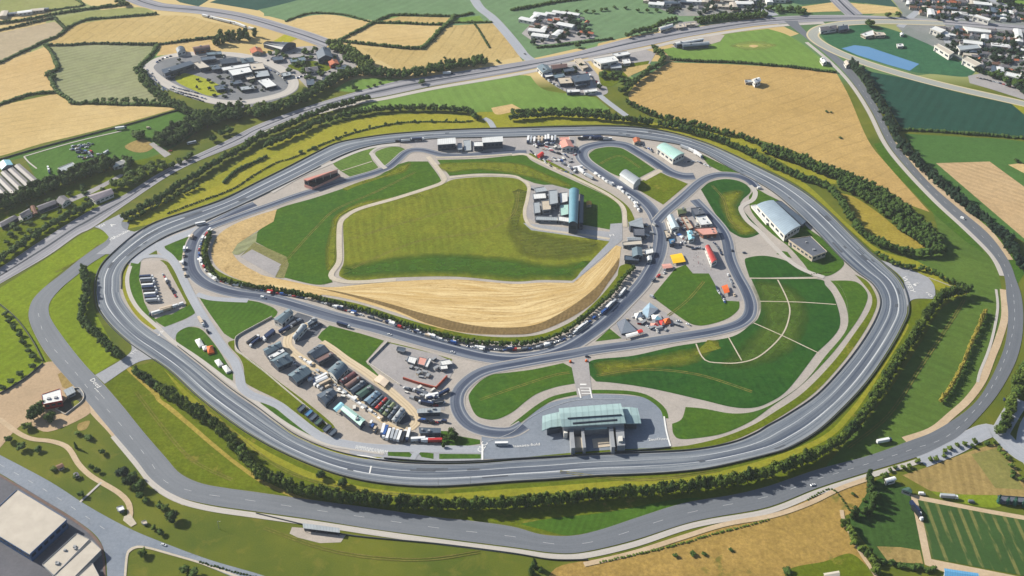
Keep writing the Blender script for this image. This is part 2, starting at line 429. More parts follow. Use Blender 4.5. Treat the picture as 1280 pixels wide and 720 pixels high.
F('wheat_field', '430,50c 470,30c 553,32c 527,60c 470,57c', WHEAT3, 'square tan field framed by dark hedges', False)
F('wheat_field', '452,60c 530,63c 560,32c 618,29c 650,71c 610,79c 560,85 510,90 480,78', WHEAT, 'large tan field above the motorway trees', True)
F('field', '569,23c 600,19.5c 605,27c 566,28.5c', FARG2, 'small green field in the corner of the tan fields', False)
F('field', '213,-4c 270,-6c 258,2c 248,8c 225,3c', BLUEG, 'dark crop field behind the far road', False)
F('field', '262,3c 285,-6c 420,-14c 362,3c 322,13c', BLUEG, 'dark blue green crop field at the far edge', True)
F('pasture', '323,12c 362,4c 420,-12c 560,-8c 592,17c 565,20c 490,19c 470,26 440,20 410,18 385,16.5 358,26c 335,20c', FARG, 'grey green pasture behind the tan fields', True, 'field', .02)
F('pasture', '418,112c 440,100 480,97 507,100c 470,110 440,115', FARG2, 'green wedge between the motorway and the wood', True)
F('pasture', '466,124c 545,109 640,95 663,95c 680,112 720,118 745,122c 762,136c 750,141 640,137 604,145 596,150 588,150c 585,138 500,133 440,142 400,157c', FARG2, 'green meadow between motorway and race track', True)
F('field', '614,135c 640,130c 651,136c 636,141 620,143', WHEAT2, 'small bare sandy patch in the meadow', True, 'patch')
F('verge', '600,140c 700,139 762,144 800,150 850,160 900,176 960,202c 1010,232 1060,280 1100,312 1160,330 1205,352 1195,372c 1130,345c 1090,312 1060,285 1010,240 960,212 875,178 800,158 715,156 640,159 570,161 495,166c 470,165 540,152', VERGE, 'dry grass verge along the outer edge of the race track', True)
F('verge', '480,158c 560,150 598,150c 570,157 495,167 430,180 320,229 240,263 200,277 160,286c 150,282 157,270 170,262c 220,245 280,215 330,185 400,160', VERGE, 'yellow green verge above the race track bend', True)
F('hay_meadow', '600,148c 592,151 545,152 482,157 440,167 415,176 380,192 345,204 290,237 215,266c 235,250 280,228 325,203 380,178 420,155 470,146 532,142 582,145 596,147', ground_mat('hay_grass', (172,164,60), (150,150,52), .015, grain=.12), 'long yellow hay meadow between two tree belts', True, 'patch')
F('hay_meadow', '850,152c 910,168 960,184 985,198 1022,213 1055,228c 1035,229 997,214 960,194 910,178', VERGE, 'yellow grass strip between the twin tree belts', True, 'patch')
F('hay_meadow', '1028,230c 1045,240 1067,246 1095,264 1120,284 1145,301 1160,309c 1135,311 1110,303 1085,291 1070,273 1055,256', ground_mat('dry_hay', (176,156,70), (158,146,64), .02, grain=.14), 'yellow clearing ringed by the dense tree belt', True, 'patch')
F('wheat_field', '785,118c 800,100 837,78c 905,80 960,83 1010,86 1046,92c 1062,122 1085,175 1110,207 1162,265c 1130,253 1092,233 1010,196 970,181 890,160 815,141 787,126c', BIGW, 'great golden wheat field behind the race track', True)
F('pasture', '828,62c 850,57 905,43 960,36c 985,44 1010,60 1046,90c 1010,84 960,80 900,77 840,74c', FARG2, 'green field with a pale worn circle', True, 'field', .01)
soft_sheet('bare_patch', '912,57 925,52.5 942,51 959,52.5 972,57 959,61.5 942,63 925,61.5', ground_mat('worn_grass', (166,172,96), (146,160,84), .03, grain=.08), Z['patch'], 'pale worn circle in the green field', 'bare ground', 14)
sheet('bare_patch', '936,57.5 942,56 948,57.5 942,59.5', WHEAT2, Z['patch'] + .02, 'small bare spot inside the worn circle', 'bare ground')
F('wheat_field', '1000,8.5c 1040,3c 1051,14c 1010,15.5c', WHEAT3, 'small tan field left of the far junction', False, 'patch')
F('wheat_field', '1057,3c 1120,9c 1127,16c 1070,17.5c', WHEAT3, 'small tan field right of the far junction', False, 'patch')
F('field', '1003,6c 960,-2c 1041,-3c 1040,3c', BLUEG, 'dark far field beyond the junction', False, 'field', .015)
F('field', '1055,1c 1060,-6c 1110,-4c 1122,9c', BLUEG, 'dark green field beside the far town', False, 'field', .015)
F('lawn', '1024,41c 1060,30 1100,33 1135,44 1160,55 1190,72 1220,89c 1208,96 1172,93 1137,89 1072,70 1040,58', PARKG, 'dark green parkland around the pond', True)
WP = sheet('pond', '1052,60.5c 1068,56.5c 1085,58.5c 1149,80c 1137,88.5c 1110,81c 1072,69c', WATER, Z['patch'], 'long blue pond in the parkland', 'pond', False); WP['kind'] = 'structure'
F('crop_field', '1074,83c 1090,90c 1140,100 1200,116 1268,131 1380,158c 1380,196c 1280,174 1200,168 1128,163c 1105,125', DEEPG, 'dark green crop field beside the slip road', True)
F('field', '1262,128c 1380,152c 1380,176c 1281,144c', VERGE, 'small yellow field wedge past the dark crop', False, 'patch', .01)
F('pasture', '1130,167c 1200,171 1280,177 1380,200c 1400,360c 1280,302c 1240,280 1190,240 1155,205', ground_mat('bright_pasture', (84,120,62), (74,110,56), .01, grain=.09), 'bright green pasture beyond the right hedge', True)
F('wheat_field', '1170,204c 1237,202c 1285,237c 1380,300c 1380,350c 1281,299c', ground_mat('tan_stubble', (204,178,138), (192,164,124), .012, stripe=(-.85, 9, .16, .3), grain=.08), 'tan stubble rectangle in the green pasture', False, 'patch')
F('wheat_field', '1260,206c 1276,204c 1330,222c 1340,248c', WHEAT2, 'corner of a small tan field', False, 'patch')
F('pasture', '1098,300c 1180,312c 1165,262c 1205,292 1240,325 1252,360 1255,400 1250,435 1232,478 1210,508 1170,540c 1100,568 1030,586c 1060,550 1100,505 1150,430 1178,385 1212,366c 1180,345', RIGHTG, 'green pasture between tree belt and ring road', True)
F('pasture', '1092,180c 1103,178c 1135,215 1172,254 1210,290 1232,318c 1205,300 1170,270 1165,265c 1110,207', GREEN, 'green verge strip beside the curving road', True, 'patch')
F('verge', '1282,340c 1262,310 1230,272 1190,238 1150,200 1125,176c 1118,180c 1158,226 1195,258 1232,291 1258,325 1272,355c', GREEN, 'grass bank under the dark roadside trees', True, 'patch')
F('dry_field', '680,745c 695,710 760,696 850,672 930,650 960,641 1040,612 1086,598c 1092,622 1080,640 1056,645 1060,665 1080,700 1098,745c', TANF, 'rough tan grassland below the ring road', True)
F('field', '980,745c 985,713 1030,702 1062,692 1082,706c 1102,745c', LIME2, 'green corner of the rough grassland', True, 'patch')
F('field', '1060,650c 1072,636 1096,600 1120,604 1140,612c 1150,680c 1156,712c 1105,704c 1082,680', ground_mat('small_dark_field', (62,92,44), (70,100,48), .02, stripe=(.1, 6, .14, .3), grain=.12), 'small dark green field beside the vegetable rows', True)
F('field', '1096,683c 1125,684 1150,688c 1154,705c 1110,702c', TANF2, 'tan strip at the bottom of the dark field', False, 'patch')
F('field', '1128,594c 1170,580 1225,560 1250,557 1266,578 1285,610 1320,660c 1282,622c 1240,619 1180,618 1160,612c', TANF2, 'dry tan field above the vegetable rows', True)
F('field', '1214,568c 1250,559 1280,612c 1244,610c', ground_mat('green_tan_field', (146,140,84), (132,132,74), .03, grain=.12), 'greener half of the dry tan field', False, 'patch')
F('field', '1164,614c 1200,618 1246,619c 1252,632 1230,634 1180,623', LIME, 'bright green strip behind the trailers', True, 'patch')
PV('path', '1138,618c 1150,620c 1230,636c 1340,655c 1340,662c 1230,643c 1149,627c 1164,699c 1290,724c 1330,745c 1260,745c 1156,706c', TANP, 'tan farm track around the vegetable rows', False)
F('vegetable_field', '1147,625c 1230,641c 1340,661c 1340,745c 1290,722c 1165,698c', STRIPED, 'dark green vegetable field with tan rows', False, 'island')
# ---------------------------------------------------------------- left side
F('grass', '-90,420c 0,360c 60,322 96,297 117,287 130,290 137,298 100,323 70,345 55,360 41,376 35,392 38,408 50,432 62,458c 54,452c 40,425 20,398 0,381c -90,330c', LIME, 'bright lime grass beside the left link road', True)
F('grass', '-90,340c 0,383c 20,400 40,427 53,453c 30,475 0,492c -90,540c', LIME, 'lime meadow behind the dark fence line', True, 'field', .02)
F('grass', '150,306c 112,331 78,360 63,377 61,392 67,405 85,430 107,457 120,468c 140,455 152,447 140,428 122,395 116,370 118,350 130,325', LIME, 'lime grass between link road and race track', True)
F('grass', '131,480c 160,461 200,450c 260,505 330,555 420,595 530,612 640,606 760,598 900,584 1020,545 1085,480 1131,400 1150,375c 1176,372 1175,385 1145,425 1100,500 1060,545 1000,592 940,612 880,622 800,640 750,658 715,668 675,666 640,656 545,645 470,634 395,624 320,614 280,609 250,603 215,582 180,540 155,508', LIME2, 'broad grass bank between race track and lower road', True)
F('verge', '205,462c 260,512 330,562 420,601 530,617 640,611 760,602 900,589 1015,552 1060,515 1100,460 1130,405c 1135,410 1108,455 1065,520 1020,557 905,597 760,611 640,620 530,624 420,609 330,571 250,515', VERGE, 'paler mown strip under the race track', True, 'patch')
F('grass', '700,668c 650,655c 690,648 760,640 840,625 880,622c 855,629 800,646 752,662 715,669', MOWN, 'bright mown grass inside the lower road bend', True, 'patch', .02)
sheet('verge', '150,441 158,452 164,460 196,489 201,499 214,508 240,530 270,556 300,580 335,603 380,622 420,630 418,632 376,625 330,606 296,583 262,556 234,532 206,509 196,501 190,492 160,464 152,452', ground_mat('tan_verge', (188,168,88), (164,150,70), .03, grain=.16), Z['patch'] + .03, 'tan dry strip along the foot of the tree belt', 'verge')
PV('dirt_yard', '-60,520c 0,490c 30,474 54,455 64,452c 70,455 90,478 104,494 112,508 108,520 60,540 30,530 0,560c -60,600c', DIRT, 'sandy dirt yard around the red walled building', True)
sheet('verge', '110,500c 125,512 142,540 170,578 195,608 230,632c 222,628 185,602 160,572 135,540 112,515', TANP, Z['patch'], 'dusty roadside strip by the lower road', 'verge')
sheet('bare_patch', '72,468c 80,464c 92,480c 88,488c 78,484c', TANF2, Z['pave'] + .03, 'bare tan square beside the road', 'bare ground', False)
sheet('bare_patch', '98,530 112,526 108,536 98,538', TANF2, Z['patch'], 'worn brown patch in the rough grass', 'bare ground')
# woods floor on the left
F('grass', '-60,270c 30,246 100,222 150,205 200,195c 220,205 207,213 155,248 110,266 50,303 0,336 -60,372c', LIME2, 'rough lime grass around the roadside houses', True, 'field', .01)
sheet('road', '-40,300c 0,278 50,262 110,238 150,218c 152,221 112,243 52,267 0,284 -40,306c', GREYP, Z['patch'], 'narrow lane behind the roadside houses', 'road')
# upper left ring compound
PV('hardstanding', '180,84c 196,72 230,67 270,66 305,70 340,82 368,100 372,112 350,124 310,134 270,131 230,120 196,104', pave_mat('compound_ground', (134,136,142), (116,120,124), .03, .5), 'grey paved ground of the far circular compound', True)
GR('214,92c 222,90 250,96 277,108 282,117c 262,120 240,112 222,103', ground_mat('bright_lime_lawn', (176,180,60), (160,168,60), .03, grain=.14), 'bright lime lawn inside the circular compound')
PV('hardstanding', '320,72c 350,62 400,58 440,72 447,80 430,96 398,110 385,110 370,96 340,80', GREYP, 'grey yard beside the circular compound', True)
GR('338,54c 356,43 372,48c 358,55', ground_mat('yellow_lawn', (186,178,56), (170,168,56), .03, grain=.1), 'small yellow green roofed lawn', False)
GR('360,82 390,76 414,84 400,92 378,90', LIME2, 'small lawn in the grey yard')
PV('hardstanding', '195,70c 205,56c 262,50 276,50c 276,64c 230,66c', WHEAT2, 'tan strip above the circular compound', True, 'patch')
# town ground
PV('hardstanding', '1112,-5c 1290,-12c 1390,80c 1390,150c 1280,118c 1225,92c 1195,72c 1160,55c 1130,42c 1120,32c 1128,16c', pave_mat('town_ground', (150,150,152), (120,130,126), .02, .6), 'grey built-up ground of the far town', False, 'patch')
GR('1222,96c 1240,84 1265,92 1290,104c 1290,116c', FARG2, 'grass strip between town and car park', True, 'pave')
GR('1218,-8c 1290,-12c 1390,20c 1390,40c 1280,14c', FARG2, 'pale green field at the far right edge', False, 'pave')
PV('car_park', '1210,95c 1225,92c 1255,100 1290,115c 1290,128c 1240,112c 1212,104c', GREYP, 'grey car park beside the slip road', True, 'island')
PV('hardstanding', '668,82c 690,76c 735,78c 760,113 746,120c 715,117 690,105', GREYP, 'grey yard of the roadside works', True)
PV('hardstanding', '735,72c 800,60c 820,66c 812,80c 780,88c 745,84c', GREYP, 'yard around the white roofed warehouses', True)
GR('748,92c 775,82 812,76c 805,86 780,98 765,108 752,106', LIME2, 'scrubby grass beside the works')
GR('775,86c 812,80c 812,84 785,96c', WHEAT, 'small tan paddock beside the works', True, 'island', .02)
PV('hardstanding', '652,42c 675,18c 716,18c 722,36c 745,44c 742,48c 690,55c 672,56c', GREYP, 'paved ground of the hamlet', False)
PV('hardstanding', '800,-4c 960,-12c 960,6c 950,14c 905,20c 850,20c 815,8c', pave_mat('works_ground', (160,156,152), (130,138,138), .03, .5), 'paved ground of the far industrial estate', False)
PV('hardstanding', '822,44c 850,28c 870,26c 875,30c 862,38c 840,44c', GREYP, 'service area beside the motorway', False, 'pave', .01)
PV('hardstanding', '838,58c 895,43c 906,44c 900,52c 880,58c 845,60c', BEIGE, 'sandy yard below the motorway', False, 'pave', .012)
PV('hardstanding', '1024,36c 1060,28c 1062,38c 1030,42c', GREYP, 'small yard beside the slip road bend', False, 'pave', .01)
# lower left works yard
PV('hardstanding', '-60,590c 0,596c 20,604c 62,628c 100,655c 122,676c 130,700c 132,760c -60,760c', pave_mat('dark_yard', (112,112,120), (96,98,106), .03, .3), 'dark paved yard of the warehouses', False)
# spectator stand apron
PV('apron', '365,659c 380,660c 424,667c 433,668c 426,678c 400,679c 372,672c 362,667c', BEIGE, 'pale apron behind the roadside stand', False, 'patch')
# ================================================================ infield
trk, TL, TR = band('race_track',
 '121,370 121,360 122,347 130,330 150,310 175,290 200,277 240,264 280,250 320,230 360,210 395,192 421,180 450,174 495,168 570,163 640,161 715,159 760,158.5 800,160.5 840,167 880,179 915,194 960,216 985,229 1010,245 1035,266 1060,291 1085,315 1105,332 1126,355 1134,385 1127,407 1107,442 1080,480 1045,517 1017,541 985,559 960,567 902,581 865,587 815,591 740,594 690,598 640,601 570,606 532,607 495,605 457,600 420,591 382,577 345,560 320,546 295,530 250,496 215,464 185,443 162,427 140,407 125,387',
 '150,365 150,355 151,342 160,327 180,311 207,295 240,282 265,272 290,261 320,247 357,229 395,210 420,197 445,187 470,181 495,178 545,173 640,171 715,169 740,168.5 765,169 815,175 850,181 880,191 915,211 960,235 990,259 1022,290 1050,320 1072,340 1092,355 1102,375 1097,397 1080,427 1055,460 1022,495 985,520 960,534 945,543 915,555 865,564 800,567.5 740,570 690,573.5 640,576.5 595,580 545,581 495,579 445,572 407,562 370,546 345,529 320,510 287,487 250,457 215,430 190,414 170,397 155,378', TRACK, Z['road'], 'grey multi-lane outer race track sweeping round the whole venue', 'race track', True, 420)
inn = [(p.x, p.y) for p in TR[:-1]]
tri = tessellate_polygon([[Vector((x, y, 0)) for x, y in inn]])
fs = []
for a, b, c in tri:
    A, B, D = (Vector(inn[i] + (0,)) for i in (a, b, c)); fs.append((a, b, c) if (B - A).cross(D - A).z > 0 else (a, c, b))
tag(mesh_obj('paddock_paving', [(x, y, Z['patch']) for x, y in inn], fs, CONC), 'pale concrete paving across the infield of the circuit', 'paving', kind='structure')
# grass islands
GR('429,280 435,272 450,262 495,250 545,234 560,227c 570,224 600,221.5 640,222.5 655,229 660,238c 656,255 654,272 660,282c 677,289c 715,294 762,300c 762,305c 747,320 727,342c 715,351c 677,350 640,352 570,346 495,347 445,351 427,347 424,341 430,325', OLIVE, 'olive meadow at the heart of the infield')
soft_sheet('grass', '431,331 470,324 495,320 557,316 640,322 690,330 740,326 727,341 715,350 677,349 640,351 570,345 495,346 445,350 428,346 425,341', GREEN, Z['island'] + .03, 'darker grass along the lower edge of the infield meadow', 'grass', 12)
soft_sheet('grass', '648,236 656,248 652,270 658,284 700,296 750,303 742,318 700,326 655,322 640,305 632,290 640,262', ground_mat('contour_grass', (122,124,50), (98,112,46), .02, stripe=(1.4, 6, .24, 2.5), grain=.14), Z['island'] + .02, 'olive patch with curved mowing lines', 'grass', 12)
GR('535,202c 551,225 545,231 495,246.5 450,260 427,270 421,280 420,327 412,342 416,353c 395,356 355,347c 361,330c 357,322c 320,303c 322,290 342,277c 346,262 395,247 440,232 475,219 490,208c 510,202c', GREEN, 'dark green field left of the infield path')
soft_sheet('grass', '475,220 492,210 513,203 512,211 497,219 460,227 430,238 440,232', OLIVE, Z['island'] + .03, 'olive corner strip beside the inner circuit', 'grass', 5)
soft_sheet('grass', '545,245 500,248 460,258 428,272 424,300 422,326 410,340 405,320 412,285 420,268 460,250', OLIVE, Z['island'] + .02, 'paler band along the infield path', 'grass', 5)
GR('546.5,200c 600,198.5 640,194.5 656,194 668,203 715,225 752,242 772,255 777,267 777,287c 762,287c 728,281c 727,244c 705,236c 668,229c 655,224 640,218.5 600,217 562,220c', GREEN, 'curved green strip between the two infield paths')
soft_sheet('grass', '550,204 640,203 680,216 715,232 700,234 660,222 600,213 560,216', OLIVE, Z['island'] + .02, 'olive tint along the curved strip', 'grass', 5)
GR('735,197 739,190 752,184 770,184 785,189.5 819,212c 795,224.5c 772,220 750,209 738,202', GREEN, 'oval lawn inside the hairpin')
GR('826,216c 860,230c 829,256c 797,237c 800,227c', LIME2, 'olive lawn beside the white hangar', False)
GR('876,237c 887,228 905,224 922,226 934,232 938,240 928,250 926,258 940,276 954,290c 937,297 922,295 902,279', DARKG, 'green lawn in the second hairpin')
soft_sheet('grass', '898,246 915,238 930,240 926,252 922,258 930,272 948,288 937,295 922,293 908,278', OLIVE, Z['island'] + .02, 'olive middle of the hairpin lawn', 'grass', 10)
GR('873,191c 925,216.5c 922,219c 900,214 886,207', GREEN, 'thin green wedge beside the race track', False)
GR('844,336c 857,331c 866,342c 886,342c 900,367c 904,376c 924,377c 923,387 910,398 890,405 872,407 855,400 815,371c', GREEN, 'large lawn below the yellow canopy')
GR('931,327 936,322 957,320 982,326 1001,337 1017,346c 937,347.5c', DARKG, 'half round lawn above the white pitch line')
GR('939,349c 1020,349 1032,357 1044,375 1049,410 1020,442c 985,487 960,504 940,510 915,509 877,500 815,486 770,479 745,477c 736,467 736,459 742,450 790,445 840,434 870,429 915,421 937,407 948,397 951,378', DARKG, 'large rounded sports field with white lines')
soft_sheet('grass', '745,452 800,447 870,433 900,427 870,455 820,462 760,472 746,468', OLIVE, Z['island'] + .02, 'olive half of the sports field', 'grass', 12)
soft_sheet('grass', '940,352 985,355 1008,375 1012,400 1000,430 975,450 930,462 900,455 925,430 950,400', ground_mat('circle_grass', (96,118,46), (76,106,44), .02, stripe=(.6, 7, .2, 4), grain=.13), Z['island'] + .025, 'paler rings on the sports field', 'grass', 12)
GR('840,530c 852,524 857,509c 880,511 915,517 945,514 975,500 1005,478 1032,445 1058,412 1058,385 1047,362 1038,351c 1068,352 1082,363 1084,375 1075,395 1060,417 1035,448 1000,483 965,508 940,526 910,540 885,546 852,549 842,543', GREEN, 'long green strip between grey and tan paths')
GR('1068,343c 1085,353 1096,375 1090,397 1073,426 1050,457 1018,491 980,518 945,538 912,552 868,561 800,564 740,567 640,573.5c 740,564 838,559 870,555 905,546 940,532 970,514 1005,490 1042,452 1068,417 1086,390 1090,372 1080,356', LIME2, 'grass rim inside the race track')
GR('936,246c 945,237 958,243 985,258 1010,285 1030,300 1053,324 1052,335 1035,345 1015,342 1003,328 985,308 962,290 940,266', GREEN, 'lawn around the long grey hangar')
GR('970,317.5c 978,314 984,315 990,323c 980,320', GREEN, 'small green wedge beside the tan path', False)
GR('416,203 432,195.5 452,187 472,183c 466,189 463,194 466,201 471,207 470,211 439,222c 426,214c', MOWN2, 'striped lawn beside the red grandstand')
GR('469,193 475,187.5 487,184 500,184 508,188c 499,195 491,204 480,208c', MOWN2, 'small striped lawn inside the loop road')
sheet('wheat_field', '346,262c 320,270 292,281 273,294 265,310 266,325 276,338 300,350 340,362 380,371 430,366 480,378 540,395 600,408 660,408 700,392 742,362 765,335 772,322 777,309c 769,306.5c 752,325 727,345c 715,354c 677,353.5 640,355 570,349.5 495,352 450,356 420,359 395,358 355,350 325,343 300,328 290,316c 297,305c 320,290 342,277c', CRES, Z['island'], 'crescent of harvested wheat below the infield meadow', 'field')
sheet('wheat_field', '346,262c 320,270 292,281 273,294 265,310 266,325 276,338 300,350 340,361c 330,346 302,330 290,316c 297,305c 320,290 342,277c', SANDY, Z['island'] + .03, 'pale sandy end of the wheat crescent', 'field')
sheet('bare_soil', '395,360c 440,371 495,388 532,404 582,416 640,418.5 672,415 710,399 742,378 760,354 772,336 774,322c 765,335 742,362 700,392 660,408 600,408 540,395 480,378 430,366', BROWN, Z['island'] + .035, 'brown soil headland under the wheat crescent', 'bare ground')
GR('289,317c 297,305 322,290c 320,303c 300,318', GREYG, 'grey green corner beside the concrete slab')
def crescent():
    t = NT('crescent_wheat_rows', .95, .1); uv = t.n('ShaderNodeUVMap'); uv.uv_map = 'UVMap'
    mp = t.n('ShaderNodeMapping'); mp.inputs['Scale'].default_value = (.011, 9, 1); t.l(uv.outputs[0], mp.inputs['Vector'])
    mp2 = t.n('ShaderNodeMapping'); mp2.inputs['Scale'].default_value = (.02, 34, 1); t.l(uv.outputs[0], mp2.inputs['Vector'])
    n1 = t.noise(1, 4, .6, vec=mp.outputs[0], dist=1.2); n2 = t.noise(1, 3, .6, vec=mp2.outputs[0], dist=.8)
    col = t.mix(t.ramp(n1, .36, .62), alb((204,174,116)), alb((230,206,154)))
    col = t.mix(t.ramp(n2, .5, .64, 0, .65), col, alb((172,142,90)))
    ln = t.math('ABSOLUTE', t.math('SUBTRACT', n1, .5)); col = t.mix(t.ramp(ln, .014, .0, 0, .7), col, alb((150,122,76)))
    g = t.noise(.32, 4, .75); col = t.mix(t.ramp(g, .3, .72, 0, .3), col, alb((120,96,56)))
    band('wheat_field', '300,328 325,343.5 355,350.5 395,358.5 420,359.5 450,356.5 495,352.5 570,350 640,355.5 677,354 715,354.5 727,345.5 752,326 769,308', '283,341 300,350 340,361.5 400,368 440,375 495,391 532,405.5 582,416.5 640,418.5 672,414.5 710,399 740,378 760,354 773,330 776,309', t.out(col, g, .3), Z['island'] + .022, 'flowing rows of cut wheat in the infield crescent', 'field')
crescent()
PV('concrete_slab', '300,321c 315,312c 352,331c 344,346c', GREYP, 'pale concrete slab at the edge of the green field', False, 'island', .05)
PV('slab_verge', '300,321c 318,303c 358,321c 361,331c 355,348c 344,347c 352,331c 315,312c', ground_mat('slab_edge_grass', (150,146,100), (132,132,84), .04, grain=.16), 'sandy strip round the concrete slab', False, 'island', .045)
road('verge', '262,296 256,308 257,322 267,339 300,353.5 360,366 440,381 495,398 540,411 590,421.5 640,424.5 680,420 716,405 738,388 758,368 780,340 787,326', 7, LIME2, Z['island'] + .01, 'lime grass ring between wheat and parked cars', 'verge')
GR('772,345c 775,333 788,330 792,334c 782,345 770,358', LIME2, 'grass corner beside the dark sheds')
GR('181,318.5c 195,309.5c 197,319c', LIME2, 'small grass triangle at the lane fork', False)
GR('206,307 212,302 220,299 242,295c 235,309 230,325c 226,327 210,317', GREEN, 'rounded lawn between the forked lanes')
GR('164,328c 176,327c 174,345c 180,377c 188,393c 196,404c 184,398 170,384 163,365 162,342', MOWN, 'striped grass beside the lorry pen')
GR('198,404c 189,397c 215,393c 240,379c 244,392c 231,399 206,409', MOWN, 'grass below the lorry pen', False)
GR('200,325.5c 206,326 213,331 224,350 240,379c 233,384c 222,362 208,333', LIME2, 'green edge of the lorry pen')
PV('sandy_pen', '178,327c 200,326c 208,332c 233,379c 227,386c 194,399c 184,380c 174,350c', BEIGE, 'sandy pen holding parked lorries', False, 'island', .03)
GR('158,328c 154,340 153,360 160,380 175,400 193,413c 200,410c 180,394 166,375 160,352 162,335', VERGE, 'grass strip beside the race track lane', True, 'island')
GR('220,421 223,415 231,410 240,409 250,411 260,420 275,440 291,467c 291,476c 262,460 225,433', GREEN, 'lawn with white tents beside the lane')
GR('246,367c 275,374 299,374 317,376 340,384 347,390c 342,397 317,409 297,420 292,424 280,417c 262,392', MOWN, 'mown triangular lawn beside the paddock')
GR('294,425c 293,435 297,441 315,451 347,476 387,506 419,535 400,541c 375,520 347,500 319,486 306,477 305,462 300,448 285,430', LIME2, 'rough grass bank below the paddock wall')
GR('325,504c 337,502 356,515 387,537 402,550 432,555 441,559 435,562 407,557 375,542 345,522', GREEN, 'narrow grass island between the lanes')
GR('215,434c 240,453 285,486 330,518 372,546 407,560 445,569 480,572c 445,574 405,563 370,547 320,512 250,459', VERGE, 'thin grass edge between lane and race track', True, 'island')
GR('485,562c 510,564c 519,572c 485,570c', GREEN, 'grass rectangle beside the pit entrance', False)
GR('522,565c 542,567c 542,574c 527,571.5c', GREEN, 'small grass square by the pit lane', False)
GR('549,567.5c 601,568c 601,573.5c 549,574c', GREEN, 'long grass rectangle by the pit lane', False)
GR('485,572.5c 545,577 600,576 640,574c 640,576c 600,579 545,580 485,575c', LIME2, 'thin grass edge under the pit lane', True)
GR('551,539c 559,539c 572,545 600,550c 600,555c 565,560c 551,560c', GREEN, 'garden lawn with a round tree', False)
GR('412,407c 452,417.5c 480,426c 457,452c 474,470c 467,472c 420,442 397,422c 402,415c', GREEN, 'green lawn between paddock and pens', False)
GR('485,427.5c 520,436 565,449c 560,452 520,441 484,431', LIME2, 'narrow grass strip beside the pen wall')
GR('586,499 589,489 601,476 616,468.5 635,466 666,462 704,454c 717,461c 719,479.5c 695,484 672,492 657,502 641,515 622,524 607,524 594,518', GREEN, 'rounded lawn inside the lower loop')
road('verge', '628,545 641,533 655,522 672,509 690,498.5 712,493 735,490 765,490 790,491.5 808,496 822,505 830,514 832,523', 5, GREEN, Z['island'], 'curved grass bank round the pavilion apron', 'verge')
GR('744,427c 762,411c 777,423c', GREEN, 'small grass triangle beside the tents', False)
road('verge', '660,193 690,206 712,218 735,230 760,243 780,258 788,272 790,284', 8, LIME2, Z['island'], 'dry grass strip beside the inner circuit', 'verge')
# paved areas over the base
PV('pavilion_apron', '602,541c 640,541c 655,527 672,513 690,503 720,496.5 745,493 790,495 813,500 826,512 832,530c 838,558c 800,563 740,568 640,573 602,574c', BLUEP, 'blue grey asphalt apron around the pavilion', True, 'pave', .06)
PV('paddock_yard', '297,427c 345,398c 372,412c 400,418c 470,475c 512,515c 520,540c 480,560c 440,556c 400,530c 350,478c 298,440c', BEIGE, 'sandy paddock yard around the loop road', False, 'pave', .02)
PV('pit_lane', '436,556c 478,560c 550,562c 602,556c 602,576c 545,579 490,577 455,574 437,566', JUNC, 'grey pit lane paving beside the race track', False, 'pave', .05)
PV('parking_pen', '486,429c 545,443c 566,452c 570,458c 556,484c 540,486c 503,476c 498,481c 459,455c', GREYP, 'grey walled parking pen', False, 'island', .02)
PV('yard', '488,480c 503,476c 545,486c 556,500c 556,513c 520,512c', GREYP, 'grey yard below the parking pen', False, 'pave', .05)
PV('compound_yard', '664,232c 690,231c 713,237c 723,280c 712,282c 668,278c 657,270c 659,250c', GREYP, 'paved compound beside the blue grandstand', False, 'island', .03)
PV('compound_road', '654,279c 700,284c 762,290c 763,280c 778,279c 778,300c 764,312c 715,355c 726,340c 762,302c 700,293c 664,288c', JUNC, 'grey lane below the grandstand compound', False, 'island', .035)
PV('yard', '794,272c 822,274c 826,290c 818,330c 800,352c 790,345c 786,300c', GREYP, 'narrow yard of the dark sheds', False, 'pave', .03)
PV('yard', '838,268c 870,256c 905,290c 912,330c 935,375c 904,377c 886,342c 866,342c 857,330c 838,330c 826,345c 832,300c', GREYP, 'paved yard of the service cluster', False, 'pave', .03)
PV('yard', '765,410c 800,375c 850,400c 862,412c 800,424c 778,424c', GREYP, 'triangular paved yard with tents', False, 'pave', .04)
PV('pit_yard', '500,174c 640,172.5c 720,171c 720,185c 735,215c 715,218c 660,192c 520,186c', GREYP, 'paved yard behind the pit buildings', False, 'pave', .03)
PV('entrance_apron', '712,446c 735,446c 740,493c 722,497c', GREYP, 'grey gateway ramp down to the pavilion', False, 'island', .06)
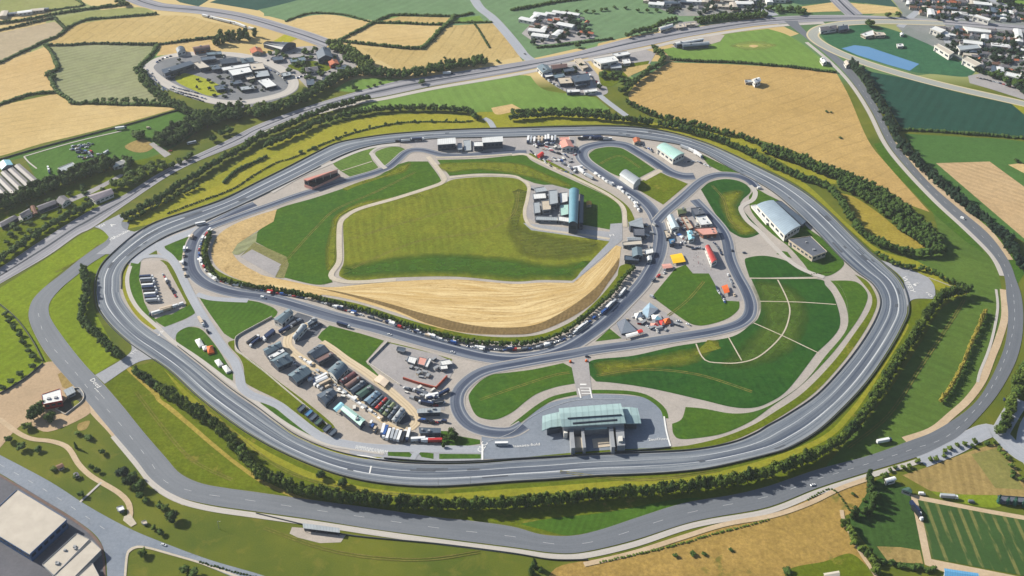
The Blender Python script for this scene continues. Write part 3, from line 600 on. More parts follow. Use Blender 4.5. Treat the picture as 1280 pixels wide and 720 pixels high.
# ================================================================ roads and circuits
def rd(name, s, w, m, lab, z='road', dz=0, cat='road'): return road(name, s, w, m, Z[z] + dz, lab, cat)
band('motorway', '-70,376 0,335 50,302 110,265 155,244 207,212 275,180 320,157 382,134 445,115 495,102 545,94 640,79 715,66 790,47 865,35 960,22 1060,19 1160,24 1280,32 1400,44',
     '-70,396 0,355 60,320 97,294 117,284 160,254 225,212 300,180 320,168 382,143 445,126.5 482,120 545,107 640,91 715,76 815,56 865,45 960,31 1085,26 1160,29 1280,40 1400,54', MOTOR, Z['road'], 'wide dual carriageway crossing the far landscape', 'motorway', False, 300)
rd('verge', '320,171 382,146 445,129.5 482,123 545,110 640,94 715,79 815,59 865,47.5 960,33.5 1030,28.5', 9, PALELANE, 'pale hard shoulder below the motorway', 'pave', .02, 'verge')
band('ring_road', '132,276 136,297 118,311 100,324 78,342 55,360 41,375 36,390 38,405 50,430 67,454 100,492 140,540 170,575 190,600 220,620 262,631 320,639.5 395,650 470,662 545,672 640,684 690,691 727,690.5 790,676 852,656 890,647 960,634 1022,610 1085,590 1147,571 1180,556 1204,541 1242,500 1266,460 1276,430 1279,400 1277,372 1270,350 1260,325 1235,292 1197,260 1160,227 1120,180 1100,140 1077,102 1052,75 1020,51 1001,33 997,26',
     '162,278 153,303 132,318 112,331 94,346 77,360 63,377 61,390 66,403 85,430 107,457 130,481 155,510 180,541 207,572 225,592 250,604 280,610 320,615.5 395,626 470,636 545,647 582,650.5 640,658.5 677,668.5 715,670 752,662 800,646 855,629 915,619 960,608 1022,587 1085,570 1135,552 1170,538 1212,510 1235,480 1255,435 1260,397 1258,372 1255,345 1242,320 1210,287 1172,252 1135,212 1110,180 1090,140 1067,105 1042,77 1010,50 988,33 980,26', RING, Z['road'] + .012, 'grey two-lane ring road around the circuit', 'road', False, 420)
rd('verge', '142,545 172,581 193,607 222,625 262,636 320,644.5 395,655 470,666.5 545,677 640,689 690,696 730,695 792,681 852,661 890,652 962,639 1024,615 1088,594.5 1150,576 1186,559', 5.5, PALELANE, 'pale kerb strip on the lower side of the ring road', 'road', -.02, 'verge')
rd('path', '730,706 790,692 850,673 905,656 965,645 1010,630 1050,611 1090,597', 4.5, TANP, 'tan footpath along the rough grassland', 'path', 0, 'path')
rd('verge', '1253,345 1240,320 1207,287 1169,252 1131,212 1106,180 1086,140 1064,106 1039,79 1008,53', 6, PALELANE, 'pale hard shoulder on the field side of the road', 'road', -.03, 'verge')
rd('verge', '1262,325 1237,291 1200,259 1162,225 1122,178', 8, TANP, 'sandy strip below the roadside trees', 'road', -.03, 'verge')
rd('path', '1254,362 1256,395 1248,425 1240,445 1228,475 1210,500 1190,518 1165,538 1130,550', 7, TANP, 'tan strip inside the ring road bend', 'road', -.04, 'path')
rd('path', '1245,362 1247,385 1242,415 1235,440 1225,465 1222,478', 2.6, PALELANE, 'thin pale path beside the tan strip', 'path', 0, 'path')
rd('road', '1340,590 1290,575 1268,562 1252,545 1238,538 1218,545 1190,560 1150,576', 17, LANE, 'grey lane joining the ring road bend', 'road', -.01)
rd('road', '1275,500 1262,520 1248,545', 15, LANE, 'grey lane below the right hedge', 'road', -.015)
rd('road', '1330,505 1290,520 1278,560 1300,600', 10, LANE, 'narrow lane at the right edge', 'road', -.016)
rd('slip_road', '1180,29.5 1110,27.5 1060,29 1030,34 1018,40 1017,47 1030,57 1060,71 1110,88 1180,107 1280,130 1400,160', 20, SLIP, 'pale slip road curving round the parkland', 'road', .02)
rd('road', '590,-6 600,10 615,22 630,38 645,56 656,70 668,78', 16, LANE, 'side road joining the motorway', 'road', -.02)
rd('road', '735,100 742,112 755,124 768,134 783,145', 9, LANE, 'lane from the works to the race track', 'road', -.02)
rd('road', '605,148 612,152 617,160', 8, LANE, 'short access lane to the race track', 'road', -.02)
rd('road', '140,-16 172,0 190,6 205,9 250,13 290,19 320,26 360,38 385,46 412,56', 30, MOTOR, 'far dual carriageway curving past the wheat', 'road', -.01)
rd('road', '1036,-12 1048,0 1058,10 1068,19', 30, MOTOR, 'far road running down to the junction', 'road', -.015)
rd('road', '930,-8 945,4 958,14 966,20', 22, LANE, 'estate road joining the motorway', 'road', -.015)
# far town streets
for s in ('1125,34 1140,20 1160,5 1170,-6', '1165,30 1220,20 1290,24', '1215,75 1245,90 1300,112', '1180,52 1230,56 1300,70', '1142,4 1180,16 1215,26', '1230,-4 1260,8 1300,16'):
    rd('road', s, 12, LANE, 'town street between houses', 'road', -.018)
# lower left roads
sheet('road', '-70,528c 0,569c 62,602 112,634 160,660 200,677 262,700 330,720 400,745c 330,745c 287,720c 250,705 207,692 185,686 172,685c 163,689 160,697c 158,720c 158,760c 134,760c 134,720c 132,695 122,672 95,650 50,622 0,592 -70,552c', BLUEP, Z['road'], 'grey junction of two roads at the lower left', 'road')
sheet('pavement', '-70,556c 0,596c 50,626 95,654 119,676 128,697 130,760c 133,760c 131,697 122,674 96,651 50,623 0,593 -70,552c', pave_mat('brown_kerb', (128,108,100), (112,94,88), .05, .3), Z['road'] + .03, 'brown kerb strip round the warehouse corner', 'pavement')
sheet('pavement', '160,760c 158,720c 160,697 163,690 172,685.5 185,686.5 207,692.5 250,705 290,720 360,745c 366,745c 292,717.5 252,703 208,690 186,684 172,682.5 161,687 157,697 155,720c 155,760c', PATHM, Z['road'] + .03, 'pale kerb round the lower grass corner', 'pavement')
rd('path', '-30,510 0,525 22,541 40,549 65,552 85,560 98,580 112,594 128,604 148,616 160,628 163,640 162,648', 4.6, TANP, 'winding gravel footpath through the rough grass', 'path', 0, 'path')
sheet('path', '155,646c 163,643c 171,655c 164,659c 154,651c', PATHM, Z['path'] + .01, 'small paved platform at the path end', 'path', False)
rd('path', '127,603 112,617 100,628', 2, PALELANE, 'thin straight path down to the road', 'path', .01, 'path')
rd('path', '1052,638 1054,650 1060,662 1075,690 1096,722 1110,750', 3.2, TANP, 'pale track beside the lower hedge', 'path', 0, 'path')
sheet('junction', '130,278c 150,268c 160,270 152,278 155,286 168,290c 180,286c 176,292 155,306 140,318c 120,318c 136,306 137,298 128,288 118,284c', JUNC, Z['road'] + .024, 'grey asphalt junction between motorway and circuit', 'road')
sheet('road', '119,469c 150,451 164,439 163,428 160,424c 185,440 200,449c 190,449 175,452 160,460 131,480c', JUNC, Z['road'] - .06, 'grey access road into the circuit', 'road')
sheet('apron', '1100,325c 1118,331 1140,338 1160,347c 1168,358 1169,374c 1140,375 1132,392c 1122,380 1130,352', JUNC, Z['road'] - .06, 'grey run-off apron with painted marks', 'road')
sheet('junction', '190,413c 200,410 206,409c 231,400 245,391c 252,398 256,412c 245,408 232,410 222,416 219,423 216,426c 207,424c', JUNC, Z['road'] - .06, 'grey gateway from the race track into the infield', 'road')
# service lanes of the infield
rd('service_lane', '320,257 290,270 245,288 207,303 180,317 166,329', 13, LANE, 'lane just inside the race track bend', 'road', .0)
rd('service_lane', '340,241 377,220 412,205 430,196.5 452,188 477,182 500,180', 5, PALELANE, 'pale lane beside the upper straight', 'path')
rd('service_lane', '163,333 159,350 163,370 175,389 198,410 216,427 250,450 292,482 325,507 355,529 385,546 410,556 440,561 480,567', 4.2, PALELANE, 'narrow pale lane along the race track', 'path', -.01)
rd('service_lane', '200,303 201,312 212,321 222,335 232,356 240,372 252,393 267,417 283,440 293,452 299,468 302,483 312,493 325,498 337,502 350,508 365,520 390,539 407,549 432,555 470,560 520,561 570,562 602,562', 9, LANE, 'lane winding from the fork down to the pit lane', 'path')
rd('service_lane', '166,327 180,321.5 200,320.5 214,324', 6, LANE, 'short lane above the lorry pen', 'path', -.005)
rd('service_lane', '246,368 262,373 285,375 310,376', 7, LANE, 'lane joining the inner circuit', 'path', -.006)
rd('service_lane', '515,575 519,568 524,563', 5, LANE, 'curved link between the lawn squares', 'path', -.006)
rd('loop_road', '394,403 372,411 362,418 359,429 364,438 375,447 400,464 420,477 440,493 460,509 476,522 490,531 503,536 513,535 520,528 518,519 510,509 500,500 485,487 470,475 452,462 432,449 416,437 402,428', 8.5, TANROAD, 'sandy loop road around the paddock garages', 'path', 0)
T1 = rd('inner_circuit', '320,256 300,264 275,276 255,287 245,299 240,313 239,328 244,342 258,354 278,362 300,367 322,370 345,375 370,382 420,397 470,409.5 520,424 570,437.5 607,446 640,449 677,445 710,434 740,415 760,399 777,382 800,358 814,337 822,320 825.5,303 825,289 817,267 802,250 780,235 752,217 732,203 726.5,193 732,185 750,180.5 764,179.5 782,182 797,190 814,200 829,210 840,216.5 855,220.5 868,220.5', 19, INNER, 'dark tyre-marked inner circuit loop', 'road', .03, 'race track')
rd('inner_circuit', '821,277 832,265 845,254 860,241 872,230 885,222 901,218.5 922,220 937,226 945,234', 14, INNER, 'dark inner circuit branch over the hairpin', 'road', .034, 'race track')
rd('inner_circuit', '868,250 880,262 894,277 904,290 909,302 911,313 914,326 922,344 932,362 938,378 938,390 933,399 920,407 890,415 840,423 790,431 740,438 715,443 680,449 647,455 616,461 597,468 582,479 573,491 571,505 576,519 587,531 603,538 622,541 640,540 655,532', 15, INNER, 'dark inner circuit branch round the right paddock', 'road', .038, 'race track')
rd('inner_circuit', '262,284 300,270 340,256 365,247 390,239 415,231 440,224 465,217 482,211 490,206 499,198 507,191 517,187.5 530,188 542,191 555,194 580,194.5 605,192.5 640,190.5 658,190', 13, INNER, 'dark inner circuit along the pit buildings', 'road', .042, 'race track')
rd('path', '937,232 944,240 941,250 930,256 926,262 934,276 948,288 965,306 985,325 1005,338 1030,347', 6, PALELANE, 'pale lane past the long hangar', 'path', .002, 'path')
rd('path', '1030,347 1048,356 1058,375 1060,395', 0.1, PALELANE, 'pale lane seam', 'path', .001, 'path')
rd('path', '640,194 656,193 668,199 690,209 715,221 752,239 772,252 780,262 781,275 781,284', 5.0, PATHM, 'pale path along the curved green strip', 'path', 0, 'path')
rd('path', '562,222 600,219 640,220 652,225 661,232 659,250 656,262 657,274 665,284 690,289 730,294 762,299', 4.2, PATHM, 'pale path above the infield meadow', 'path', .003, 'path')
rd('path', '535,196 545,208 555,222 554,227 545,232 495,248 450,261 432,271 425,281 424,305 424,327 414,343 420,350 445,353 495,350', 6.2, PATHM, 'pale path wrapping the infield meadow', 'path', .006, 'path')
rd('path', '545,197 600,195.5 640,192.5', 3.2, PATHM, 'pale edge of the pit straight', 'path', .002, 'path')
rd('path', '463,193 466,189 474,184.5 487,182.5 500,182.5', 4, PALELANE, 'white loop lane round the small lawn', 'path', .002, 'path')
rd('path', '464,192 470,199 477,207 482,211', 6, PALELANE, 'short white lane across the striped lawns', 'path', .004, 'path')
rd('path', '804,225 826,213', 7, PATHM, 'pale crossing between the two lawns', 'path', .002, 'path')
for s, w in (('427,214 465,202', 1.4), ('937,348 975,348.5 1022,348', 1.7), ('950,377 1000,378 1045,381', 1.2), ('972,350 982,370 987,385 986,398 980,415 966,432 945,448 922,454 900,454 884,452 876,444 870,430', 1.4), ('910,421 927,451', 1.2), ('942,404 978,420 1024,442', 1.2)):
    rd('white_line', s, w, PATHM, 'thin pale line path across the grass', 'path', .02, 'path')
road('ring_lane', '186,87 192,78 206,72 230,68 270,67 310,71 345,83 366,100 358,116 310,127.5 270,127 235,117 205,103', 15, PALELANE, Z['island'] + .03, 'pale ring lane of the far circular compound', 'road', True)
# painted marks and lettering
WORN = plain('worn_road_paint', (178,182,187), .7, .2, .3, .5)
def dashes(s, n0, gap, ln, w, lab):
    c = cline(s, 1.0); i = 0
    v = []; f = []
    while i + ln < len(c):
        seg = c[i:i + ln + 1]; L, R = offset(seg, w / 2), offset(seg, -w / 2); b = len(v)
        for a, q in zip(L, R): v += [(a.x, a.y, Z['mark']), (q.x, q.y, Z['mark'])]
        for k in range(len(seg) - 1): f.append((b + 2*k, b + 2*k + 1, b + 2*k + 3, b + 2*k + 2))
        i += ln + gap
    f2 = []
    for q in f:
        A, B, D = (Vector(v[j]) for j in (q[0], q[1], q[3])); f2.append(q if (B - A).cross(D - A).z > 0 else q[::-1])
    tag(mesh_obj('lane_marking', v, f2, WORN), lab, 'road marking', kind='structure')
dashes('48,392 58,425 88,458 112,488 150,530 186,575 208,603 250,617', 0, 16, 7, .45, 'dashed white centre line on the left part of the ring road')
dashes('262,619 320,627 395,638 470,649 545,660 640,671 690,680 727,680 770,670 830,650 880,637 960,621 1022,599', 0, 22, 9, .5, 'dashed white centre line on the lower ring road')
dashes('1022,599 1085,580 1140,562 1185,545 1225,505 1247,470 1262,430 1268,400 1267,372', 0, 9, 6, .5, 'dashed white centre line on the right ring road bend')
dashes('1267,372 1262,350 1250,322 1222,290 1184,256 1147,220 1115,180 1095,140 1072,104', 0, 14, 5, .45, 'dashed white centre line on the upper right road')
dashes('0,581 55,612 100,641 140,668', 0, 12, 6, .5, 'dashed white centre line on the lower left road')
def letters(txt, u, v, u2, v2, hgt, lab, stretch=1.0):
    """painted lettering lying on the ground from one point towards another"""
    cu = bpy.data.curves.new('lettering', 'FONT'); cu.body = txt; cu.size = 1; cu.resolution_u = 2
    o = bpy.data.objects.new('lettering', cu); C.objects.link(o)
    me = bpy.data.meshes.new_from_object(o.evaluated_get(bpy.context.evaluated_depsgraph_get()))
    C.objects.unlink(o); bpy.data.objects.remove(o)
    a, b = G(u, v), G(u2, v2); d = b - a; L = d.length; d.normalize(); n = Vector((-d.y, d.x, 0))
    xs = [q.co.x for q in me.vertices]; w = max(xs) - min(xs); x0 = min(xs)
    for q in me.vertices:
        p = a + d * ((q.co.x - x0) / w * L) + n * (q.co.y * hgt); q.co = (p.x, p.y, Z['mark'] + .05)
    me.materials.clear(); me.materials.append(WPAINT)
    r = bpy.data.objects.new('painted_lettering', me); C.objects.link(r)
    tag(r, lab, 'road marking', kind='structure')
letters('rdAcmxlne', 139, 301, 163, 289, 8, 'row of white painted letters across the junction asphalt')
letters('A', 140, 284, 145, 281, 8, 'single white painted letter on the junction')
letters('CH', 125, 285, 132, 282, 7, 'pair of painted letters beside the motorway edge')
letters('Dotd', 112.5, 475.5, 122, 485.5, 6.0, 'white painted word on the left ring road')
letters('nir-~-', 118, 486, 130, 499, 2.2, 'thin white painted strokes under the left ring road word')
letters('WIFEY', 1127, 346, 1139, 366, 7, 'large white painted word on the run-off apron')
letters('F', 1144, 358, 1151, 355, 5, 'single white letter F on the run-off apron')
letters('rO', 1157, 366, 1163, 372, 5, 'two white painted letters on the apron edge')
letters('CLC', 603, 566, 610, 554, 8, 'upright white letters at the pit lane gate')
letters('0aaxaea-fiold', 640, 560, 675, 557, 4.6, 'white painted word on the pavilion apron')
letters('2auiOinnr', 811, 551.5, 836, 550, 4.4, 'white painted word in the right apron corner')
letters('TTT', 166, 444, 173, 438, 5, 'white painted marks on the access road')
letters('v:S', 199, 421, 205, 414, 4.5, 'white painted marks at the infield gateway')
letters('FI', 763, 296, 768, 295, 5.5, 'white letters F and I on the compound lane')
letters('WMMVNMUVNMVM', 443, 561.5, 483, 568.5, 7, 'row of white zigzag letters at the pit entrance')
rd('white_line', '446,569.5 460,571 478,575.5', 1.2, WPAINT, 'white stop line at the pit entrance', 'mark', .02, 'road marking')
rd('white_line', '464,583 462,592', 1.2, WPAINT, 'white start line across the race track', 'mark', .02, 'road marking')
rd('white_line', '603,556 603,576', 1.6, WPAINT, 'white gate line at the pit lane end', 'mark', .02, 'road marking')
rd('white_line', '723,486 726,498', 1.2, WPAINT, 'left white edge line of the gateway ramp', 'mark', .02, 'road marking')
rd('white_line', '737,485 740,498', 1.2, WPAINT, 'right white edge line of the gateway ramp', 'mark', .02, 'road marking')
for i, (a, b, y) in enumerate(((725,733,481), (725,738,485.5), (726,738,489), (727,739,492.5))):
    rd('white_line', '%g,%g %g,%g' % (a, y, b, y), 1.0 + (i == 0), WPAINT, 'white bar across the gateway ramp', 'mark', .03, 'road marking')
rd('white_line', '610,552 640,541 660,524 690,509 725,500 780,499', .5, WORN, 'pale curved line on the pavilion apron', 'mark', .02, 'road marking')
rd('white_line', '830,521 833,540 838,558', 1.4, WPAINT, 'white edge line of the pavilion apron', 'mark', .02, 'road marking')
rd('path', '30,196 60,187 100,176 152,164', 2.2, PALELANE, 'pale straight path along the top of the green paddock', 'path', 0, 'path')
rd('path', '30,196 36,203 46,211', 1.8, PALELANE, 'short pale path beside the long sheds', 'path', 0, 'path')
sheet('bare_patch', '156,184 164,178 178,174 188,178 192,184 182,190 168,190', TANF2, Z['patch'] + .02, 'dry tan corner of the green paddock', 'bare ground')
sheet('lane', '186,180c 192,178c 214,193c 206,197c', GREYP, Z['patch'] + .03, 'grey lane from the paddock to the motorway', 'road', False)
# barriers
rim('crash_barrier', [Vector((p.x, p.y, 0)) for p in offset(TL, 1.6, True)], 1.5, .6, BARR, 'dark crash barrier running round the outer edge of the race track', 'barrier')
rim('crash_barrier', [Vector((p.x, p.y, 0)) for p in offset(TR[70:330], -1.5)], 1.3, .5, BARR, 'dark crash barrier on the inner edge of the far and right straights', 'barrier')
rim('crash_barrier', [Vector((p.x, p.y, 0)) for p in offset(TR[2:68], -1.5)], 1.3, .5, BARR, 'dark crash barrier on the inner edge of the left bend', 'barrier')
rim('crash_barrier', cline('480,573.5 545,578 600,577 640,574.5 740,568.5 838,560', 5), 1.8, .5, BARR, 'dark barrier between pit lane and lower straight', 'barrier')
rim('boundary_wall', cline('340,397 318,409 297,421 294,428 296,437 305,446 330,465 355,486 385,511 415,537', 4), 2.2, .5, CONCW, 'pale concrete wall round the paddock yard', 'wall')
rim('boundary_wall', cline('485,428c 459,454c 500,482c', 4), 2.0, .5, CONCW, 'pale wall around the parking pen', 'wall')
rim('boundary_wall', cline('320,642 395,660 440,670 545,680 640,692 690,700 735,700', 6), 1.3, .4, BARR, 'dark low wall below the lower ring road', 'wall')
rim('fence', cline('-10,376 0,381 20,398 40,425 54,452', 6), 2.0, .3, BARR, 'dark fence line across the left meadow', 'fence')
rim('fence', cline('0,493 30,475 54,455', 6), 2.0, .3, BARR, 'dark fence beside the dirt yard', 'fence')
rim('fence', cline('250,140c 225,138 165,155 55,184 0,200', 8), 2.0, .3, BARR, 'dark fence under the barley field', 'fence')
rim('boundary_wall', cline('1210,366c 1160,347', 4), .8, .3, CONCW, 'low kerb wall beside the run-off apron', 'wall')

# wheel tracks worn into the grass, tar patches on the roads
RUT = ground_mat('worn_ruts', (146,138,76), (126,124,62), .03, grain=.2)
def ruts(s, where, w=.9, gap=2.2):
    c = cline(s, 3.0); R = random.Random(len(s)); a = [R.uniform(.5, 1.2)*w for _ in c]
    for sd in (-1, 1):
        m = offset(c, sd*gap/2); ribbon_from(offset(m, [x/2 for x in a]), offset(m, [-x/2 for x in a]), 'wheel_track', RUT, Z['island'] + .06, 'worn wheel track ' + where, 'track')
for s, where in (('440,336 480,318 530,300 600,290 640,270 648,240', 'curving across the infield meadow'), ('436,300 500,280 570,262 640,250', 'through the upper infield meadow'), ('350,335 372,310 395,285 420,262 470,240 520,215', 'across the dark green field'), ('600,500 640,486 690,470 712,466', 'across the rounded lower lawn'), ('745,470 800,462 870,468 940,490', 'along the sports field'), ('835,395 860,375 880,352', 'over the lawn below the canopy'), ('890,232 905,250 912,275 930,288', 'over the hairpin lawn'), ('250,500 300,548 360,590 440,612 540,622', 'on the bank below the race track'), ('170,490 200,530 240,575 290,600', 'on the bank beside the lower road'), ('1060,560 1110,520 1150,460 1190,400 1205,375', 'through the right pasture'), ('70,340 100,325 125,305', 'on the lime verge'), ('700,590 800,600 900,588', 'under the lower straight'), ('330,660 420,690 520,700 600,690', 'in the lower grass'), ('750,205 775,195 800,210', 'on the oval lawn')):
    ruts(s, where)
PATCH = pave_mat('tar_patch', (84,90,100), (98,104,113), .1, .3)
R = random.Random(4)
for k in range(46):
    i = R.randrange(len(TL) - 9); n_ = R.choice((2, 3, 5)); t0 = R.uniform(.08, .8); t1 = t0 + R.uniform(.04, .14)
    L_ = [TL2[j].lerp(TR2[j], t0) for j in range(i, i + n_)] if False else [Lr.lerp(Rr, t0) for Lr, Rr in zip(resample(TL, 420)[i:i + n_], resample(TR, 420)[i:i + n_])]
    R_ = [Lr.lerp(Rr, t1) for Lr, Rr in zip(resample(TL, 420)[i:i + n_], resample(TR, 420)[i:i + n_])]
    ribbon_from(L_, R_, 'tarmac_patch', PATCH, Z['road'] + .075, 'darker tarmac patch on the race track', 'road patch')
# ================================================================ trees and hedges
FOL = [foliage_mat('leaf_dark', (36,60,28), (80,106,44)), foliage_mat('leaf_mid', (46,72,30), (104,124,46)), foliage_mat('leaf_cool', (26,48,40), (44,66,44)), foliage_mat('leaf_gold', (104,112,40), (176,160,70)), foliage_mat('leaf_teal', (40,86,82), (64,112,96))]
BARK = plain('bark', (84,70,56), .9, .1)
def rnd_dir(R):
    z = R.uniform(-1, 1); a = R.uniform(0, 2*PI); r = math.sqrt(1 - z*z); return Vector((r*math.cos(a), r*math.sin(a), z))
def add_leaf(v, f, p, nrm, s, R):
    t = nrm.cross(Vector((R.uniform(-1,1), R.uniform(-1,1), R.uniform(-1,1)))); 
    if t.length < 1e-3: t = Vector((1,0,0))
    t.normalize(); b = nrm.cross(t); k = len(v); s2 = s * R.uniform(.6, 1.0)
    v += [p - t*s - b*s2*.4, p + t*s*.2 - b*s2, p + t*s + b*s2*.3, p - t*s*.1 + b*s2]
    f.append((k, k+1, k+2, k+3))
def blob(v, f, c, r, R, seg=6, ring=4, jit=.18, zs=1.0):
    k = len(v)
    for i in range(1, ring):
        for j in range(seg):
            th, ph = PI*i/ring, 2*PI*(j + .5*(i % 2))/seg; q = r*(1 + R.uniform(-jit, jit))
            v.append(c + Vector((q*math.sin(th)*math.cos(ph), q*math.sin(th)*math.sin(ph), q*zs*math.cos(th))))
    t = len(v); v.append(c + Vector((0,0,r*zs))); v.append(c - Vector((0,0,r*zs)))
    for i in range(ring - 2):
        for j in range(seg):
            a, b = k + i*seg + j, k + i*seg + (j+1) % seg; f.append((a, a+seg, b+seg, b))
    for j in range(seg):
        f.append((t, k + j, k + (j+1) % seg)); e = k + (ring-2)*seg; f.append((t+1, e + (j+1) % seg, e + j))
def crown_geo(R, kind, nleaf):
    """uneven crown about 1 unit of radius and height 2 (z 0..2)"""
    v, f = [], []
    if kind == 'conifer': lobes = [(Vector((R.uniform(-.08,.08), R.uniform(-.08,.08), .25 + .33*i)), .62 - .115*i) for i in range(5)]
    elif kind == 'tall': lobes = [(Vector((R.uniform(-.25,.25), R.uniform(-.25,.25), .35 + .3*i)), R.uniform(.42,.6) - .04*i) for i in range(5)]
    else:
        lobes = [(Vector((0,0,.85)), .72)]
        for i in range(7):
            a = i*2.4 + R.uniform(-.4,.4); d = R.uniform(.35,.62); lobes.append((Vector((d*math.cos(a), d*math.sin(a), R.uniform(.5,1.4))), R.uniform(.34,.52)))
    for c, r in lobes: blob(v, f, c, r*.82, R)
    for i in range(nleaf):
        c, r = R.choice(lobes); n = rnd_dir(R)
        if n.z < -.5: n.z *= -1
        p = c + n*r*R.uniform(.78, 1.14); n2 = (n + rnd_dir(R)*.7).normalized()
        add_leaf(v, f, p, n2, R.uniform(.07,.15), R)
    return v, f
def trunk_geo(v, f, h, r, R):
    k = len(v); n = 6
    for z, q in ((0, r*1.3), (h*.4, r*.9), (h, r*.45)):
        for j in range(n): v.append(Vector((q*math.cos(2*PI*j/n), q*math.sin(2*PI*j/n), z)))
    for i in range(2):
        for j in range(n): a, b = k+i*n+j, k+i*n+(j+1) % n; f.append((a, b, b+n, a+n))
    for m in range(4):      # limbs
        a = m*1.7 + R.uniform(0,.6); o = len(v); d = Vector((math.cos(a), math.sin(a), 0)); s = Vector((-d.y, d.x, 0))*r*.3; z0 = h*R.uniform(.45,.65)
        p0, p1 = Vector((0,0,z0)), d*.5 + Vector((0,0,h*R.uniform(.85,1.1)))
        v += [p0 - s, p0 + s, p1, p0 + Vector((0,0,-r*.6))]; f += [(o,o+1,o+2), (o+1,o+3,o+2), (o+3,o,o+2)]
PROTO = {}
def proto(kind, fi):
    """three crown shapes and trunks per kind and leaf colour"""
    if (kind, fi) in PROTO: return PROTO[(kind, fi)]
    out = []
    for s in range(4):
        R = random.Random(hash(kind) % 97 + s*13 + fi if False else len(kind)*31 + s*13 + fi)
        v, f = crown_geo(R, kind, 420)
        me = bpy.data.meshes.new('crown'); me.from_pydata([tuple(q) for q in v], [], f); me.materials.append(FOL[fi])
        tv, tf = [], []; trunk_geo(tv, tf, .8, .085, R)
        tm = bpy.data.meshes.new('trunk'); tm.from_pydata([tuple(q) for q in tv], [], tf); tm.materials.append(BARK)
        out.append((me, tm))
    PROTO[(kind, fi)] = out; return out
TREES = []      # (position, radius, height, kind, leaf, label, group)
def tree_row(s, r, h, sp, kind, fi, lab, group, jit=.25, rows=1, rowgap=5.0, z=.45):
    """lab is a template holding {n}: the ordinal along the row"""
    R = random.Random(int(sum(ord(q) for q in s)))
    pts = []
    hh = h*z
    px = smooth(P(s), False); pw = [G(p[0], p[1], hh) for p in px]
    for q in pw: q.z = 0
    tot = sum((b - a).length for a, b in zip(pw, pw[1:])); n = max(2, int(tot/sp*1.12))
    c = resample(pw, n)
    for k in range(rows):
        cc = offset(c, (k - (rows-1)/2)*rowgap)
        for q in cc: pts.append(q)
    for i, q in enumerate(pts):
        sc = R.uniform(.95, 1.2)
        if R.random() < .012: continue
        q = q + Vector((R.uniform(-1,1)*jit*sp, R.uniform(-1,1)*jit*sp, 0))
        TREES.append((q, r*1.05*sc, h*1.1*sc*R.uniform(.94,1.06), kind, fi if R.random() < .85 else (0 if fi == 1 else fi), lab.format(n=ORD(i+1)), group))
def tree_at(u, v, r, h, kind, fi, lab, group=None):
    """u,v is the middle of the crown in the photograph"""
    q = G(u, v, h*.5); q.z = 0; TREES.append((q, r, h, kind, fi, lab, group))
# belts ---------------------------------------------------------
tree_row('168,464 177,470 187,476 198,484', 5.0, 11, 5.5, 'round', 0, '{n} tree from the access road in the belt beside the left race track', 'trees of the lower belt')
tree_row('202,486 212,494 240,512 275,537 320,588 345,600 368,610 407,618 445,623 495,628 545,631 600,630.5 640,629.5 690,625 752,618 815,612.5 890,605 960,591 985,582 1022,567 1060,543 1080,517 1100,488 1120,453 1145,415 1158,395 1168,380 1180,370 1208,363', 4.6, 12.5, 5.4, 'round', 1, '{n} tree from the left end of the long belt between race track and lower road', 'trees of the lower belt', .18)
tree_row('104,336 107,348 109,362 106,378 101,394 110,408 122,420 134,432 149,444', 4.4, 10, 5.2, 'round', 0, '{n} tree from the top of the short belt left of the race track bend', 'trees of the left belt')
tree_row('1098,317 1110,324 1122,331 1140,334 1160,337 1175,344 1188,352 1205,359', 3.4, 6.5, 6.5, 'round', 0, '{n} bushy tree from the left along the run-off apron', 'trees beside the apron')
tree_row('640,147 680,143 715,143 750,146 790,150 840,157 890,171 930,187 960,203 997,219 1022,227 1042,240 1054,256 1066,275 1080,292 1100,304 1130,314 1160,316 1180,312', 4.6, 10.5, 6.2, 'round', 0, '{n} tree from the left in the belt nearest the far race track straight', 'trees of the far belts', .2)
tree_row('640,140 700,137.5 740,139 762,141', 4.0, 7, 6.5, 'round', 0, '{n} tree from the left in the short row above the far straight', 'trees of the far belts')
tree_row('785,127 805,138 827,145 852,151 875,157 897,163 920,168 942,176 960,185', 4.2, 8.5, 7.2, 'round', 0, '{n} tree from the left along the lower edge of the golden wheat field', 'trees beside the golden wheat')
tree_row('960,185 985,195 1022,209 1050,219 1090,236 1115,251 1135,268 1155,285 1172,300', 5.0, 11, 6.0, 'round', 0, '{n} tree of the wide belt between golden wheat and yellow clearing', 'trees of the wide belt', .25, 2, 8)
tree_row('1055,229 1080,243 1100,257 1120,273 1140,290 1160,303 1176,306', 5.2, 11, 6.2, 'round', 0, '{n} tree on the inner side of the wide belt round the yellow clearing', 'trees of the wide belt', .3, 2, 8)
tree_row('158,270 172,263 190,254 207,243 225,230 250,215 275,199 300,187 322,172 357,158 395,141 432,129 461,122', 5.0, 10, 6.5, 'round', 0, '{n} tree from the left in the belt along the motorway', 'trees along the motorway', .25)
tree_row('335,181 350,174 365,168 380,161 395,154 418,147 440,142 482,136 532,135 582,138 596,147', 4.6, 9.5, 6.6, 'round', 0, '{n} tree from the left in the belt above the hay meadow', 'trees above the hay meadow', .25)
tree_row('165,274 185,264 205,253 228,242 245,232', 3.2, 6, 7, 'round', 0, '{n} tree from the left in the inner row of the motorway belt', 'trees along the motorway', .35)
for i, (x, y) in enumerate(((376,189),(392,184),(420,172),(432,166),(444,162.5),(462,158),(482,154.5),(497,152.5),(518,151),(540,151),(558,150),(570,150))):
    tree_at(x, y, 2.6 if i > 1 else 4.2, 5, 'round', 0, ORD(i+1) + ' bush from the left along the lower edge of the hay meadow', 'bushes of the hay meadow')
